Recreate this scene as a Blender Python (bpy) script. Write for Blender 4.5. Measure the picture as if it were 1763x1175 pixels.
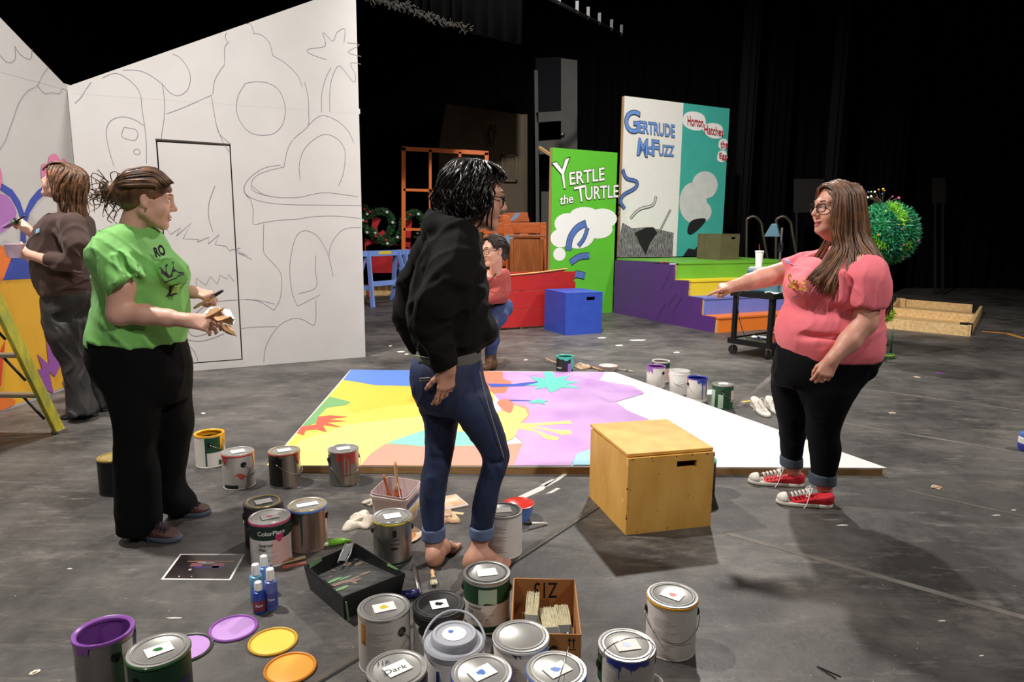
import bpy, bmesh, math, random
import numpy as np
from mathutils import Vector, Matrix
from mathutils.bvhtree import BVHTree

for o in list(bpy.data.objects):
    bpy.data.objects.remove(o)
scene = bpy.context.scene
COL = scene.collection
rnd = random.Random(7)

# ------------------------------------------------------------------ camera
W, H, F = 1763.0, 1175.0, 1175.33
CAM_H = 1.40
TILT, ROLL = math.radians(9.4), math.radians(0.5)
FWD = Vector((0, math.cos(TILT), -math.sin(TILT)))
_r0 = Vector((1, 0, 0)); _u0 = _r0.cross(FWD)
RGT = _r0 * math.cos(ROLL) + _u0 * math.sin(ROLL)
UPV = _u0 * math.cos(ROLL) - _r0 * math.sin(ROLL)
CAMP = Vector((0, 0, CAM_H))
cam_data = bpy.data.cameras.new('camera')
cam_data.lens = 24.0; cam_data.sensor_width = 36.0
cam_data.clip_start = 0.05; cam_data.clip_end = 100
cam = bpy.data.objects.new('camera', cam_data); COL.objects.link(cam)
m3 = Matrix((RGT, UPV, -FWD)).transposed()
cam.matrix_world = Matrix.Translation(CAMP) @ m3.to_4x4()
scene.camera = cam

# ------------------------------------------------------------------ world, exposure, stage lamps and added fills
world = bpy.data.worlds.new('dark_house'); scene.world = world
world.use_nodes = True
world.node_tree.nodes['Background'].inputs[0].default_value = (0.9, 0.95, 1.0, 1)
world.node_tree.nodes['Background'].inputs[1].default_value = 0.012
vs = scene.view_settings
vs.view_transform = 'Standard'; vs.look = 'None'; vs.gamma = 1.0; vs.use_curve_mapping = False
vs.exposure = 0.0

def spot(name, loc, tgt, power, angle, blend=0.6, size=0.15, col=(1, 0.93, 0.84)):
    d = bpy.data.lights.new(name, 'SPOT'); d.energy = power; d.spot_size = math.radians(angle)
    d.spot_blend = blend; d.shadow_soft_size = size; d.color = col
    o = bpy.data.objects.new(name, d); COL.objects.link(o); o.location = loc
    o.rotation_euler = (Vector(tgt) - Vector(loc)).to_track_quat('-Z', 'Y').to_euler()
    return o
# LIGHTS
WARM = (1, 0.955, 0.90)
spot('left_boom_lamp', (-3.3, 3.5, 6.3), (-0.6, 3.6, 0.0), 2000, 130, 0.8, 0.12, WARM)
spot('upstage_lamp', (2.2, 9.6, 6.8), (0.2, 3.4, 0.0), 1900, 95, 0.7, 0.14, WARM)
spot('house_right_lamp', (5.2, -2.6, 6.6), (-2.6, 6.4, 1.4), 1700, 46, 0.7, 0.2, WARM)
spot('front_left_fill', (-3.6, -3.4, 6.4), (1.6, 5.5, 0.6), 420, 70, 0.8, 0.22, WARM)  # unseen front fill, added to lift the sides facing the camera
spot('set_fill', (0.2, 4.6, 7.4), (1.7, 11.2, 1.4), 3500, 78, 0.8, 0.16, WARM)  # unseen lamp added to brighten the upstage flats
spot('right_floor_fill', (7.6, 3.4, 6.8), (4.6, 6.6, 0.0), 1600, 95, 0.8, 0.2, WARM)  # unseen lamp added to brighten the floor at the right

# ------------------------------------------------------------------ helpers: pixel rays (to measure real positions)
def ray(px, py):
    return FWD + RGT * ((px - W / 2) / F) - UPV * ((py - H / 2) / F)
def fl(px, py, z=0.0):
    d = ray(px, py); return CAMP + d * ((z - CAM_H) / d.z)
def aty(px, py, Y):
    d = ray(px, py); return CAMP + d * (Y / d.y)
class Plane:
    """a vertical flat: origin on the floor, u along its face, v up; uv() measures a point of the photo on it"""
    def __init__(s, a, b):
        s.o = Vector((a[0], a[1], 0)); s.u = (Vector((b[0], b[1], 0)) - s.o); s.len = s.u.length; s.u.normalize()
        s.n = Vector((s.u.y, -s.u.x, 0))          # towards the viewer
        s.rz = math.atan2(s.u.y, s.u.x)
    def uv(s, px, py):
        d = ray(px, py); t = (s.o - CAMP).dot(s.n) / d.dot(s.n); p = CAMP + d * t - s.o
        return (p.dot(s.u), p.z)

# ------------------------------------------------------------------ materials
def lin(c):
    return c / 12.92 if c <= 0.04045 else ((c + 0.055) / 1.055) ** 2.4
def rgb(r, g, b):
    return (lin(r / 255), lin(g / 255), lin(b / 255), 1)
MATS = {}
def mat(name, col, rough=0.6, metal=0.0, var=0.0, vscale=8.0, bump=0.0, bscale=60.0, col2=None, stretch=None,
        spec=0.5, sheen=0.0, alpha=None, trans=0.0, sss=0.0, emit=None, coat=0.0):
    if name in MATS: return MATS[name]
    m = bpy.data.materials.new(name); m.use_nodes = True; MATS[name] = m
    nt = m.node_tree; b = nt.nodes['Principled BSDF']
    c = rgb(*col)
    b.inputs['Base Color'].default_value = c
    b.inputs['Roughness'].default_value = rough
    b.inputs['Metallic'].default_value = metal
    b.inputs['Specular IOR Level'].default_value = spec
    if sheen: b.inputs['Sheen Weight'].default_value = sheen
    if trans: b.inputs['Transmission Weight'].default_value = trans
    if coat: b.inputs['Coat Weight'].default_value = coat
    if sss:
        b.inputs['Subsurface Weight'].default_value = sss
        b.inputs['Subsurface Radius'].default_value = (0.012, 0.005, 0.003)
        b.inputs['Subsurface Scale'].default_value = 1.0
    if alpha is not None: b.inputs['Alpha'].default_value = alpha
    if emit:
        b.inputs['Emission Color'].default_value = rgb(*emit[:3]); b.inputs['Emission Strength'].default_value = emit[3]
    if var or col2 or bump:
        tc = nt.nodes.new('ShaderNodeTexCoord'); mp = nt.nodes.new('ShaderNodeMapping')
        if stretch: mp.inputs['Scale'].default_value = stretch
        nt.links.new(tc.outputs['Object'], mp.inputs['Vector'])
    if var or col2:
        n = nt.nodes.new('ShaderNodeTexNoise'); n.inputs['Scale'].default_value = vscale; n.inputs['Detail'].default_value = 5
        nt.links.new(mp.outputs[0], n.inputs['Vector'])
        cr = nt.nodes.new('ShaderNodeValToRGB')
        c2 = rgb(*col2) if col2 else tuple(max(0, x * (1 - var)) for x in c[:3]) + (1,)
        c1 = c if col2 else tuple(min(1, x * (1 + var * 0.5)) for x in c[:3]) + (1,)
        cr.color_ramp.elements[0].position = 0.35; cr.color_ramp.elements[1].position = 0.65
        cr.color_ramp.elements[0].color = c2; cr.color_ramp.elements[1].color = c1
        nt.links.new(n.outputs['Fac'], cr.inputs[0]); nt.links.new(cr.outputs[0], b.inputs['Base Color'])
    if bump:
        n2 = nt.nodes.new('ShaderNodeTexNoise'); n2.inputs['Scale'].default_value = bscale; n2.inputs['Detail'].default_value = 4
        nt.links.new(mp.outputs[0], n2.inputs['Vector'])
        bp = nt.nodes.new('ShaderNodeBump'); bp.inputs['Strength'].default_value = bump; bp.inputs['Distance'].default_value = 0.01
        nt.links.new(n2.outputs['Fac'], bp.inputs['Height']); nt.links.new(bp.outputs[0], b.inputs['Normal'])
    return m

def floor_material():
    m = bpy.data.materials.new('stage_floor_paint'); m.use_nodes = True
    nt = m.node_tree; N = nt.nodes; L = nt.links; b = N['Principled BSDF']
    tc = N.new('ShaderNodeTexCoord')
    def noise(scale, detail=6, stretch=(1, 1, 1), rot=0.0, rough=0.6):
        mp = N.new('ShaderNodeMapping'); mp.inputs['Scale'].default_value = stretch; mp.inputs['Rotation'].default_value = (0, 0, rot)
        L.new(tc.outputs['Object'], mp.inputs[0])
        n = N.new('ShaderNodeTexNoise'); n.inputs['Scale'].default_value = scale; n.inputs['Detail'].default_value = detail
        n.inputs['Roughness'].default_value = rough
        L.new(mp.outputs[0], n.inputs['Vector']); return n.outputs['Fac']
    def ramp(src, p0, p1, c0, c1):
        r = N.new('ShaderNodeValToRGB'); e = r.color_ramp.elements
        e[0].position, e[1].position = p0, p1; e[0].color, e[1].color = c0, c1
        L.new(src, r.inputs[0]); return r.outputs[0]
    def mix(fac, a, c):
        x = N.new('ShaderNodeMix'); x.data_type = 'RGBA'
        L.new(fac, x.inputs[0])
        for s, i in ((a, 6), (c, 7)):
            if isinstance(s, tuple): x.inputs[i].default_value = s
            else: L.new(s, x.inputs[i])
        return x.outputs[2]
    bw = ((0, 0, 0, 1), (1, 1, 1, 1))
    base = ramp(noise(1.3, 10, rough=0.72), 0.4, 0.6, rgb(52, 50, 49), rgb(92, 88, 85))
    scuff = ramp(noise(3.0, 10, (1, 4, 1), 0.9, 0.75), 0.56, 0.74, *bw)
    c = mix(scuff, base, rgb(126, 121, 116))
    smear = ramp(noise(0.9, 12, (1, 2.2, 1), -0.5, 0.8), 0.55, 0.7, (0, 0, 0, 1), (0.6, 0.6, 0.6, 1))
    c = mix(smear, c, rgb(140, 133, 124))
    streak = ramp(noise(2.2, 12, (0.5, 5, 1), 0.12, 0.8), 0.55, 0.72, (0, 0, 0, 1), (0.6, 0.6, 0.6, 1))
    c = mix(streak, c, rgb(130, 124, 116))
    v2 = N.new('ShaderNodeTexVoronoi'); v2.inputs['Scale'].default_value = 15; v2.inputs['Randomness'].default_value = 1
    L.new(tc.outputs['Object'], v2.inputs['Vector'])
    c = mix(ramp(v2.outputs['Distance'], 0.03, 0.05, (0.75, 0.75, 0.75, 1), (0, 0, 0, 1)), c, rgb(170, 164, 154))
    v = N.new('ShaderNodeTexVoronoi'); v.inputs['Scale'].default_value = 6.5; v.inputs['Randomness'].default_value = 1
    L.new(tc.outputs['Object'], v.inputs['Vector'])
    sp = ramp(v.outputs['Distance'], 0.016, 0.024, (1, 1, 1, 1), (0, 0, 0, 1))
    gate = ramp(noise(2.0, 3), 0.48, 0.56, *bw)
    mu = N.new('ShaderNodeMix'); mu.data_type = 'RGBA'; mu.blend_type = 'MULTIPLY'; mu.inputs[0].default_value = 1
    L.new(sp, mu.inputs[6]); L.new(gate, mu.inputs[7])
    c = mix(mu.outputs[2], c, rgb(190, 186, 178))
    L.new(c, b.inputs['Base Color'])
    ro = ramp(noise(2.5, 8), 0.3, 0.7, (0.42, 0.42, 0.42, 1), (0.62, 0.62, 0.62, 1))
    L.new(ro, b.inputs['Roughness'])
    bp = N.new('ShaderNodeBump'); bp.inputs['Strength'].default_value = 0.12; bp.inputs['Distance'].default_value = 0.01
    L.new(noise(45, 5), bp.inputs['Height']); L.new(bp.outputs[0], b.inputs['Normal'])
    return m

# ------------------------------------------------------------------ mesh builder
class MB:
    def __init__(s): s.v = []; s.f = []; s.mi = []; s.cur = 0; s.M = None
    def add(s, vs, fs, M=None):
        M = M if M is not None else s.M
        b = len(s.v)
        if M is not None: vs = [M @ Vector(p) for p in vs]
        s.v += [tuple(p) for p in vs]
        s.f += [tuple(i + b for i in f) for f in fs]; s.mi += [s.cur] * len(fs)
        return s
    def box(s, c, d, M=None, rz=0.0):
        x, y, z = d[0] / 2, d[1] / 2, d[2] / 2
        R = Matrix.Rotation(rz, 3, 'Z')
        vs = [Vector(c) + R @ Vector((sx * x, sy * y, sz * z)) for sz in (-1, 1) for sy in (-1, 1) for sx in (-1, 1)]
        fs = [(0, 2, 3, 1), (4, 5, 7, 6), (0, 1, 5, 4), (2, 6, 7, 3), (0, 4, 6, 2), (1, 3, 7, 5)]
        return s.add(vs, fs, M)
    def beam(s, a, b, w, h, up=(0, 0, 1)):
        a, b = Vector(a), Vector(b); d = (b - a).normalized(); u = Vector(up)
        sd = d.cross(u)
        if sd.length < 1e-4: sd = d.cross(Vector((1, 0, 0)))
        sd.normalize(); u = sd.cross(d).normalized()
        vs = [p + sd * (i * w / 2) + u * (j * h / 2) for p in (a, b) for (i, j) in ((-1, -1), (1, -1), (1, 1), (-1, 1))]
        return s.add(vs, [(3, 2, 1, 0), (4, 5, 6, 7), (0, 1, 5, 4), (1, 2, 6, 5), (2, 3, 7, 6), (3, 0, 4, 7)])
    def tube(s, pts, r, n=8, caps=True, flat=1.0):
        pts = [Vector(p) for p in pts]; k = len(pts)
        rs = r if isinstance(r, (list, tuple)) else [r] * k
        prev = None; vs = []
        for i in range(k):
            d = (pts[min(i + 1, k - 1)] - pts[max(i - 1, 0)]).normalized()
            if prev is None:
                a = d.cross(Vector((0, 0, 1)))
                if a.length < 1e-3: a = d.cross(Vector((1, 0, 0)))
            else:
                a = prev - d * prev.dot(d)
            a.normalize(); prev = a; b = d.cross(a)
            for j in range(n):
                t = 2 * math.pi * j / n
                vs.append(pts[i] + a * (rs[i] * math.cos(t)) + b * (rs[i] * flat * math.sin(t)))
        fs = [(i * n + j, i * n + (j + 1) % n, (i + 1) * n + (j + 1) % n, (i + 1) * n + j) for i in range(k - 1) for j in range(n)]
        if caps: fs += [tuple(range(n - 1, -1, -1)), tuple((k - 1) * n + j for j in range(n))]
        return s.add(vs, fs)
    def lathe(s, prof, n=32, c=(0, 0, 0), top=True, bot=True):
        vs = []; fs = []; c = Vector(c)
        for (r, z) in prof:
            for j in range(n):
                t = 2 * math.pi * j / n
                vs.append(c + Vector((r * math.cos(t), r * math.sin(t), z)))
        for i in range(len(prof) - 1):
            for j in range(n):
                fs.append((i * n + j, i * n + (j + 1) % n, (i + 1) * n + (j + 1) % n, (i + 1) * n + j))
        if bot and prof[0][0] > 1e-6: fs.append(tuple(range(n - 1, -1, -1)))
        if top and prof[-1][0] > 1e-6: fs.append(tuple((len(prof) - 1) * n + j for j in range(n)))
        return s.add(vs, fs)
    def prism(s, poly, z0, z1, M=None):
        n = len(poly)
        vs = [Vector((p[0], p[1], z0)) for p in poly] + [Vector((p[0], p[1], z1)) for p in poly]
        fs = [tuple(range(n - 1, -1, -1)), tuple(range(n, 2 * n))] + [(i, (i + 1) % n, n + (i + 1) % n, n + i) for i in range(n)]
        return s.add(vs, fs, M)
    def ball(s, c, r, n=8, m=6):
        c = Vector(c); rr = r if isinstance(r, (tuple, list)) else (r, r, r)
        vs = [c + Vector((0, 0, rr[2]))]
        for i in range(1, m):
            a = math.pi * i / m
            for j in range(n):
                t = 2 * math.pi * j / n
                vs.append(c + Vector((rr[0] * math.sin(a) * math.cos(t), rr[1] * math.sin(a) * math.sin(t), rr[2] * math.cos(a))))
        vs.append(c - Vector((0, 0, rr[2]))); e = len(vs) - 1
        fs = [(0, 1 + j, 1 + (j + 1) % n) for j in range(n)]
        for i in range(m - 2):
            for j in range(n):
                a = 1 + i * n + j; b = 1 + i * n + (j + 1) % n
                fs.append((a, a + n, b + n, b))
        fs += [(e, 1 + (m - 2) * n + (j + 1) % n, 1 + (m - 2) * n + j) for j in range(n)]
        return s.add(vs, fs)
    def mesh(s, name, smooth=False):
        me = bpy.data.meshes.new(name); me.from_pydata(s.v, [], s.f)
        if any(s.mi): me.polygons.foreach_set('material_index', s.mi)
        if smooth:
            me.polygons.foreach_set('use_smooth', [True] * len(s.f))
            if smooth != 'all':
                try: me.set_sharp_from_angle(angle=math.radians(35))
                except Exception: pass
        me.update(); return me
    def build(s, name, mats, parent=None, smooth=False):
        return link(name, s.mesh(name, smooth), mats, parent)
def link(name, me, mats, parent=None):
    o = bpy.data.objects.new(name, me)
    if mats is not None and not me.materials:
        for mm in (mats if isinstance(mats, (list, tuple)) else [mats]):
            me.materials.append(MATS[mm] if isinstance(mm, str) else mm)
    COL.objects.link(o)
    if parent is not None: o.parent = parent
    return o
def bevel(o, w=0.004, seg=2):
    md = o.modifiers.new('bevel', 'BEVEL'); md.width = w; md.segments = seg; md.limit_method = 'ANGLE'; md.angle_limit = math.radians(40)
    return o
def tag(o, label, cat, group=None, kind=None):
    o['label'] = label
    if cat: o['category'] = cat
    if group: o['group'] = group
    if kind: o['kind'] = kind
    return o
def thing(name, label, cat, loc=(0, 0, 0), rz=0.0, group=None):
    o = bpy.data.objects.new(name, None); o.empty_display_size = 0.05; COL.objects.link(o)
    o.location = loc; o.rotation_euler = (0, 0, rz)
    return tag(o, label, cat, group)
def struct(o, label=None):
    o['kind'] = 'structure'
    if label: o['label'] = label
    return o
def catmull(pts, n=6, closed=False):
    P = [Vector(p) for p in pts]; k = len(P); out = []
    rng = range(k) if closed else range(k - 1)
    for i in rng:
        p0 = P[(i - 1) % k] if closed or i > 0 else P[0]
        p1 = P[i]; p2 = P[(i + 1) % k]
        p3 = P[(i + 2) % k] if closed or i + 2 < k else P[-1]
        for j in range(n):
            t = j / n
            out.append(0.5 * ((2 * p1) + (p2 - p0) * t + (2 * p0 - 5 * p1 + 4 * p2 - p3) * t * t + (3 * p1 - p0 - 3 * p2 + p3) * t ** 3))
    if not closed: out.append(P[-1])
    return out
def text_mesh(body, size=1.0, offset=0.0, extrude=0.0, align='LEFT', shear=0.0, space=1.0):
    cu = bpy.data.curves.new('lettering', 'FONT'); cu.body = body; cu.size = size; cu.offset = offset
    cu.extrude = extrude; cu.align_x = align; cu.shear = shear; cu.space_character = space; cu.resolution_u = 4
    o = bpy.data.objects.new('lettering_tmp', cu); COL.objects.link(o)
    dg = bpy.context.evaluated_depsgraph_get(); dg.update()
    me = bpy.data.meshes.new_from_object(o.evaluated_get(dg))
    bpy.data.objects.remove(o); bpy.data.curves.remove(cu)
    return me
def text_fit(body, quad, offset=0.0, thick=0.001):
    """lettering as (verts, faces) filling the quad (bl, br, tr, tl) of a face: mapped bilinearly, z outwards"""
    me = text_mesh(body, 1.0, offset)
    co = np.zeros(len(me.vertices) * 3); me.vertices.foreach_get('co', co); co = co.reshape(-1, 3)
    ref = text_mesh(body, 1.0, 0.0); rc = np.zeros(len(ref.vertices) * 3); ref.vertices.foreach_get('co', rc); rc = rc.reshape(-1, 3)
    lo, hi = rc.min(0), rc.max(0)
    s = (co[:, 0] - lo[0]) / (hi[0] - lo[0]); t = (co[:, 1] - lo[1]) / (hi[1] - lo[1])
    q = np.array(quad)
    p = (q[0][None] * ((1 - s) * (1 - t))[:, None] + q[1][None] * (s * (1 - t))[:, None] + q[2][None] * (s * t)[:, None] + q[3][None] * ((1 - s) * t)[:, None])
    fs = [tuple(f.vertices) for f in me.polygons]
    bpy.data.meshes.remove(me); bpy.data.meshes.remove(ref)
    return p, fs
# ------------------------------------------------------------------ common materials
mat('flat_white', (200, 197, 196), 0.75, var=0.04, vscale=2.5, bump=0.02, bscale=30)
mat('mural_white', (192, 189, 188), 0.75, var=0.04, vscale=2.5)
mat('bare_pine', (196, 160, 108), 0.65, var=0.2, vscale=5, stretch=(1, 14, 14), bump=0.03)
mat('pine_light', (222, 192, 142), 0.6, col2=(200, 160, 104), vscale=4, stretch=(1.2, 9, 9), bump=0.03)
mat('plywood_edge', (172, 132, 84), 0.7, var=0.25, vscale=12, stretch=(1, 6, 20))
mat('pencil', (132, 124, 138), 0.8)
mat('gap_dark', (60, 50, 44), 0.8)
mat('black_gap', (14, 13, 12), 0.9)
mat('drape_black', (8, 8, 9), 0.95, spec=0.1)
mat('drape_grey', (22, 22, 26), 0.95, spec=0.1)
mat('black_metal', (22, 22, 23), 0.45, 0.3)
mat('steel', (176, 174, 170), 0.28, 1.0)
mat('steel_dull', (140, 138, 134), 0.42, 0.9)
mat('steel_dim', (70, 70, 72), 0.4, 0.8); mat('white_paper', (240, 238, 232), 0.7)

# ------------------------------------------------------------------ stage floor, walls, ceiling
mb = MB(); mb.box((1.0, 6.0, -0.05), (26, 30, 0.1))
floor = struct(mb.build('floor', floor_material()))
mat('tape_dull', (116, 110, 104), 0.7, col2=(86, 82, 78), vscale=5)
mat('seam_dark', (16, 15, 15), 0.8)
mat('seam_light', (88, 80, 72), 0.7, var=0.3, vscale=10)
mat('dried_white', (214, 211, 206), 0.6, var=0.06)
mat('orange_tape', (214, 140, 52), 0.6)
def strip(name, m, pts, w, z):
    mb = MB(); P = [fl(*p) for p in pts]
    for a, b in zip(P[:-1], P[1:]):
        d = (b - a).normalized(); s_ = Vector((-d.y, d.x, 0)) * w / 2
        mb.add([a - s_, b - s_, b + s_, a + s_, *[q + Vector((0, 0, z)) for q in (a - s_, b - s_, b + s_, a + s_)]],
               [(4, 5, 6, 7), (0, 1, 5, 4), (1, 2, 6, 5), (2, 3, 7, 6), (3, 0, 4, 7)])
    o = mb.build(name, m, floor); return o
strip('worn_tape', 'tape_dull', [(1246, 917), (1420, 966), (1763, 1064), (1900, 1103)], 0.035, 0.0012)
strip('worn_tape', 'tape_dull', [(1446, 728), (1763, 781)], 0.03, 0.0012)
strip('worn_tape', 'tape_dull', [(1560, 845), (1763, 890)], 0.02, 0.0012)
strip('worn_tape', 'tape_dull', [(1500, 672), (1763, 708)], 0.03, 0.0012)
strip('worn_tape', 'tape_dull', [(1272, 700), (1338, 640)], 0.05, 0.0012)
strip('floor_seam', 'seam_dark', [(1036, 872), (868, 982), (600, 1147), (520, 1195)], 0.012, 0.0008)
strip('floor_seam', 'seam_light', [(1028, 868), (860, 978), (592, 1143), (512, 1191)], 0.022, 0.0010)
strip('floor_seam', 'seam_dark', [(0, 752), (120, 745)], 0.01, 0.0008)
strip('orange_edge_line', 'orange_tape', [(1690, 571), (1732, 574), (1763, 583), (1800, 592)], 0.07, 0.0015)
def floor_poly(name, m, pts, z=0.0015):
    mb = MB(); P = [fl(*p) for p in pts]
    c = sum(P, Vector()) / len(P); mb.prism([(p.x, p.y) for p in P], 0.0, z)
    return mb.build(name, m, floor)
for q in ([(888, 860), (892, 856), (930, 838), (941, 838), (936, 844), (905, 858)], [(934, 838), (955, 827), (972, 815), (977, 817), (962, 828), (942, 839)],
          [(940, 851), (958, 841), (965, 842), (950, 850)], [(930, 836), (950, 826), (958, 826), (940, 838)]):
    floor_poly('paint_streak', 'dried_white', q)
for (x, y, l) in ((1098, 586, 30), (1066, 595, 14), (1165, 607, 12), (1330, 700, 14), (1036, 582, 16), (1745, 879, 10), (1715, 888, 16), (1622, 1070, 14), (1690, 1130, 8),
                  (690, 606, 14), (672, 596, 6), (700, 610, 8), (350, 712, 8), (120, 980, 10), (300, 1065, 30), (1450, 905, 22), (905, 620, 8)):
    floor_poly('paint_streak', 'dried_white', [(x - l / 2, y), (x, y - 1.1), (x + l / 2, y - 0.5), (x + l / 3, y + 0.9), (x - l / 4, y + 1.2)])
# black masking drapes: real folded cloth, hung right round the stage
def drape(name, a, b, z0, z1, m, folds, amp, label=None, seed=1, st=True):
    a, b = Vector((a[0], a[1], 0)), Vector((b[0], b[1], 0)); L = (b - a).length; d = (b - a) / L; n = Vector((d.y, -d.x, 0))
    k = int(folds * 6); r = random.Random(seed); ph = [r.uniform(0, 6.28) for _ in range(3)]
    vs = []; fs = []
    for i in range(k + 1):
        t = i / k; w = amp * (math.sin(2 * math.pi * folds * t + ph[0]) + 0.5 * math.sin(2 * math.pi * folds * 0.37 * t + ph[1]))
        p = a + d * (L * t) + n * w
        vs += [(p.x, p.y, z0), (p.x, p.y, z1)]
    for i in range(k): fs.append((2 * i, 2 * i + 2, 2 * i + 3, 2 * i + 1))
    mb = MB(); mb.add(vs, fs); o = mb.build(name, m, None, 'all')
    if st: struct(o, label)
    return o
drape('wall_back', (-9.5, 17.2), (12.5, 17.2), 0, 9, 'drape_black', 60, 0.09)
drape('wall_left', (-9.5, -7), (-9.5, 17.2), 0, 9, 'drape_black', 50, 0.09, seed=2)
drape('wall_right', (12.5, 17.2), (12.5, -7), 0, 9, 'drape_black', 50, 0.09, seed=3)
mb = MB(); mb.box((1.5, 5.1, 9.05), (22.2, 24.4, 0.1)); struct(mb.build('ceiling', 'black_gap'))
mb = MB(); mb.box((1.5, -7.1, 4.5), (22.2, 0.1, 9)); struct(mb.build('wall_front', 'drape_black'))
def leg(px0, px1, Y, m, seed, label):
    a, b = aty(px0, 400, Y), aty(px1, 400, Y)
    o = drape('stage_curtain', (a.x, Y), (b.x, Y + 0.25), 0.02, 8.6, m, max(3, int((b.x - a.x) / 0.16)), 0.06, None, seed, st=False)
    md = o.modifiers.new('cloth', 'SOLIDIFY'); md.thickness = 0.006
    return tag(o, label, 'curtain', 'black leg curtains')
leg(1264, 1296, 15.2, 'drape_grey', 5, 'narrow black curtain hanging just right of the teal poster flat')
leg(1418, 1448, 14.6, 'drape_grey', 6, 'narrow black curtain hanging behind the pointing woman')
leg(1300, 1352, 15.8, 'drape_black', 8, 'wide black curtain behind the two bent metal handrails')
leg(1500, 1560, 15.6, 'drape_black', 9, 'wide black curtain behind the round green tree')
# overhead border curtain with frayed pale hem, pipe with small lamps
def border():
    t = thing('border_curtain', 'dark border curtain with frayed pale hem hanging overhead', 'curtain', (0, 0, 0))
    pts = [(634, 0), (680, 12), (720, 26), (770, 44), (830, 62), (900, 78)]
    Y0 = 9.0; P = [aty(p[0], p[1], Y0 + i * 0.45) for i, p in enumerate(pts)]
    C = catmull(P, 10); vs = []; fs = []
    for i, p in enumerate(C):
        w = 0.05 * math.sin(i * 1.9) + 0.02 * math.sin(i * 0.7)
        vs += [(p.x + w * 0.3, p.y + w, p.z), (p.x + w * 0.3, p.y + w, p.z + 1.6)]
    for i in range(len(C) - 1): fs.append((2 * i, 2 * i + 2, 2 * i + 3, 2 * i + 1))
    mb = MB(); mb.add(vs, fs); o = mb.build('cloth', 'drape_black', t, 'all')
    md = o.modifiers.new('t', 'SOLIDIFY'); md.thickness = 0.01
    mb = MB(); r = random.Random(3)
    for i in range(0, len(C) - 14):
        p = C[i]
        for k in range(9):
            q = p + Vector((r.uniform(-.05, .05), r.uniform(-.03, .0) - 0.06, r.uniform(-.02, .07)))
            mb.tube([q, q + Vector((r.uniform(-.06, .06), r.uniform(-.01, .01), r.uniform(-.06, .03)))], 0.006, 4)
    mat('frayed', (70, 68, 64), 0.9); mb.build('frayed_hem', 'frayed', t)['kind'] = 'stuff'
border()
def batten():
    a, b = aty(940, -6, 10.4), aty(1090, 70, 13.2)
    t = thing('lighting_pipe', 'dark overhead lighting pipe with tiny shiny clamps', 'pipe', a)
    mb = MB(); mb.tube([(0, 0, 0), b - a], 0.03, 8); mb.build('pipe', 'black_metal', t, 'all')
    for f in (0.12, 0.3, 0.42, 0.55, 0.7, 0.83):
        mb = MB(); q = (b - a) * f; mb.beam(q, q + Vector((0, 0, 0.16)), 0.03, 0.05); mb.ball(q + Vector((0, -0.04, -0.02)), 0.02)
        mb.build('clamp', 'steel_dim', t)
batten()

# ------------------------------------------------------------------ the two big unfinished flats (left)
def face_poly(mb, uv, layer):
    y = -0.0006 * layer
    mb.add([(p[0], y, p[1]) for p in uv], [tuple(range(len(uv)))])
def ribbon(mb, uv, w, layer):
    y = -0.0006 * layer; n = len(uv); vs = []
    for i in range(n):
        a = Vector(uv[max(i - 1, 0)]); b = Vector(uv[min(i + 1, n - 1)]); d = b - a
        if d.length < 1e-9: d = Vector((1, 0))
        d.normalize(); s_ = Vector((-d.y, d.x)) * (w / 2)
        p = Vector(uv[i]); vs += [(p.x - s_.x, y, p.y - s_.y), (p.x + s_.x, y, p.y + s_.y)]
    mb.add(vs, [(2 * i, 2 * i + 2, 2 * i + 3, 2 * i + 1) for i in range(n - 1)])
def strokes(pl, lst, xf, w, t, m, name='pencil_line', layer=2, smooth=5):
    ox, oy, s_ = xf
    for pts in lst:
        uv = [pl.uv(ox + x / s_, oy + y / s_) for x, y in pts]
        cc = [(p.x, p.y) for p in catmull([(a, b, 0) for a, b in uv], smooth)] if smooth else uv
        mb = MB(); ribbon(mb, cc, w, layer); mb.build(name, m, t)
WA = Plane((-3.83, 6.12), (-1.595, 7.31))
tw = thing('scenery_flat', 'large white scenery flat with pencilled house sketch and cut-out door', 'scenery flat', WA.o, WA.rz)
L = WA.len
v0 = WA.uv(126, 150)[1]; ue, ve = WA.uv(540, 0); vR = v0 + (ve - v0) * L / ue
top = lambda u: v0 + (vR - v0) * u / L
dl, dtl = WA.uv(268, 240); dr, dtr = WA.uv(397, 249); dt = (dtl + dtr) / 2; db = 0.07; g = 0.012
def slab(mb, uv, y0=0.0, y1=0.02):
    n = len(uv)
    vs = [(u, y0, v) for u, v in uv] + [(u, y1, v) for u, v in uv]
    mb.add(vs, [tuple(range(n)), tuple(range(2 * n - 1, n - 1, -1))] + [(i, n + i, n + (i + 1) % n, (i + 1) % n) for i in range(n)])
for poly in ([(0, 0), (dl, 0), (dl, top(dl)), (0, top(0))], [(dr, 0), (L, 0), (L, top(L)), (dr, top(dr))],
             [(dl, dt), (dr, dt), (dr, top(dr)), (dl, top(dl))]):
    mb = MB(); slab(mb, poly); mb.build('panel', 'flat_white', tw)
mb = MB(); slab(mb, [(dl + g, db + g), (dr - g, db + g), (dr - g, dt - g * 1.6), (dl + g, dt - g * 1.6)], 0.001)
mb.build('door', 'flat_white', tw)
mb = MB(); slab(mb, [(dl, 0), (dr, 0), (dr, db), (dl, db)], -0.003); mb.build('door_sill', 'flat_white', tw)
mb = MB()
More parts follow.
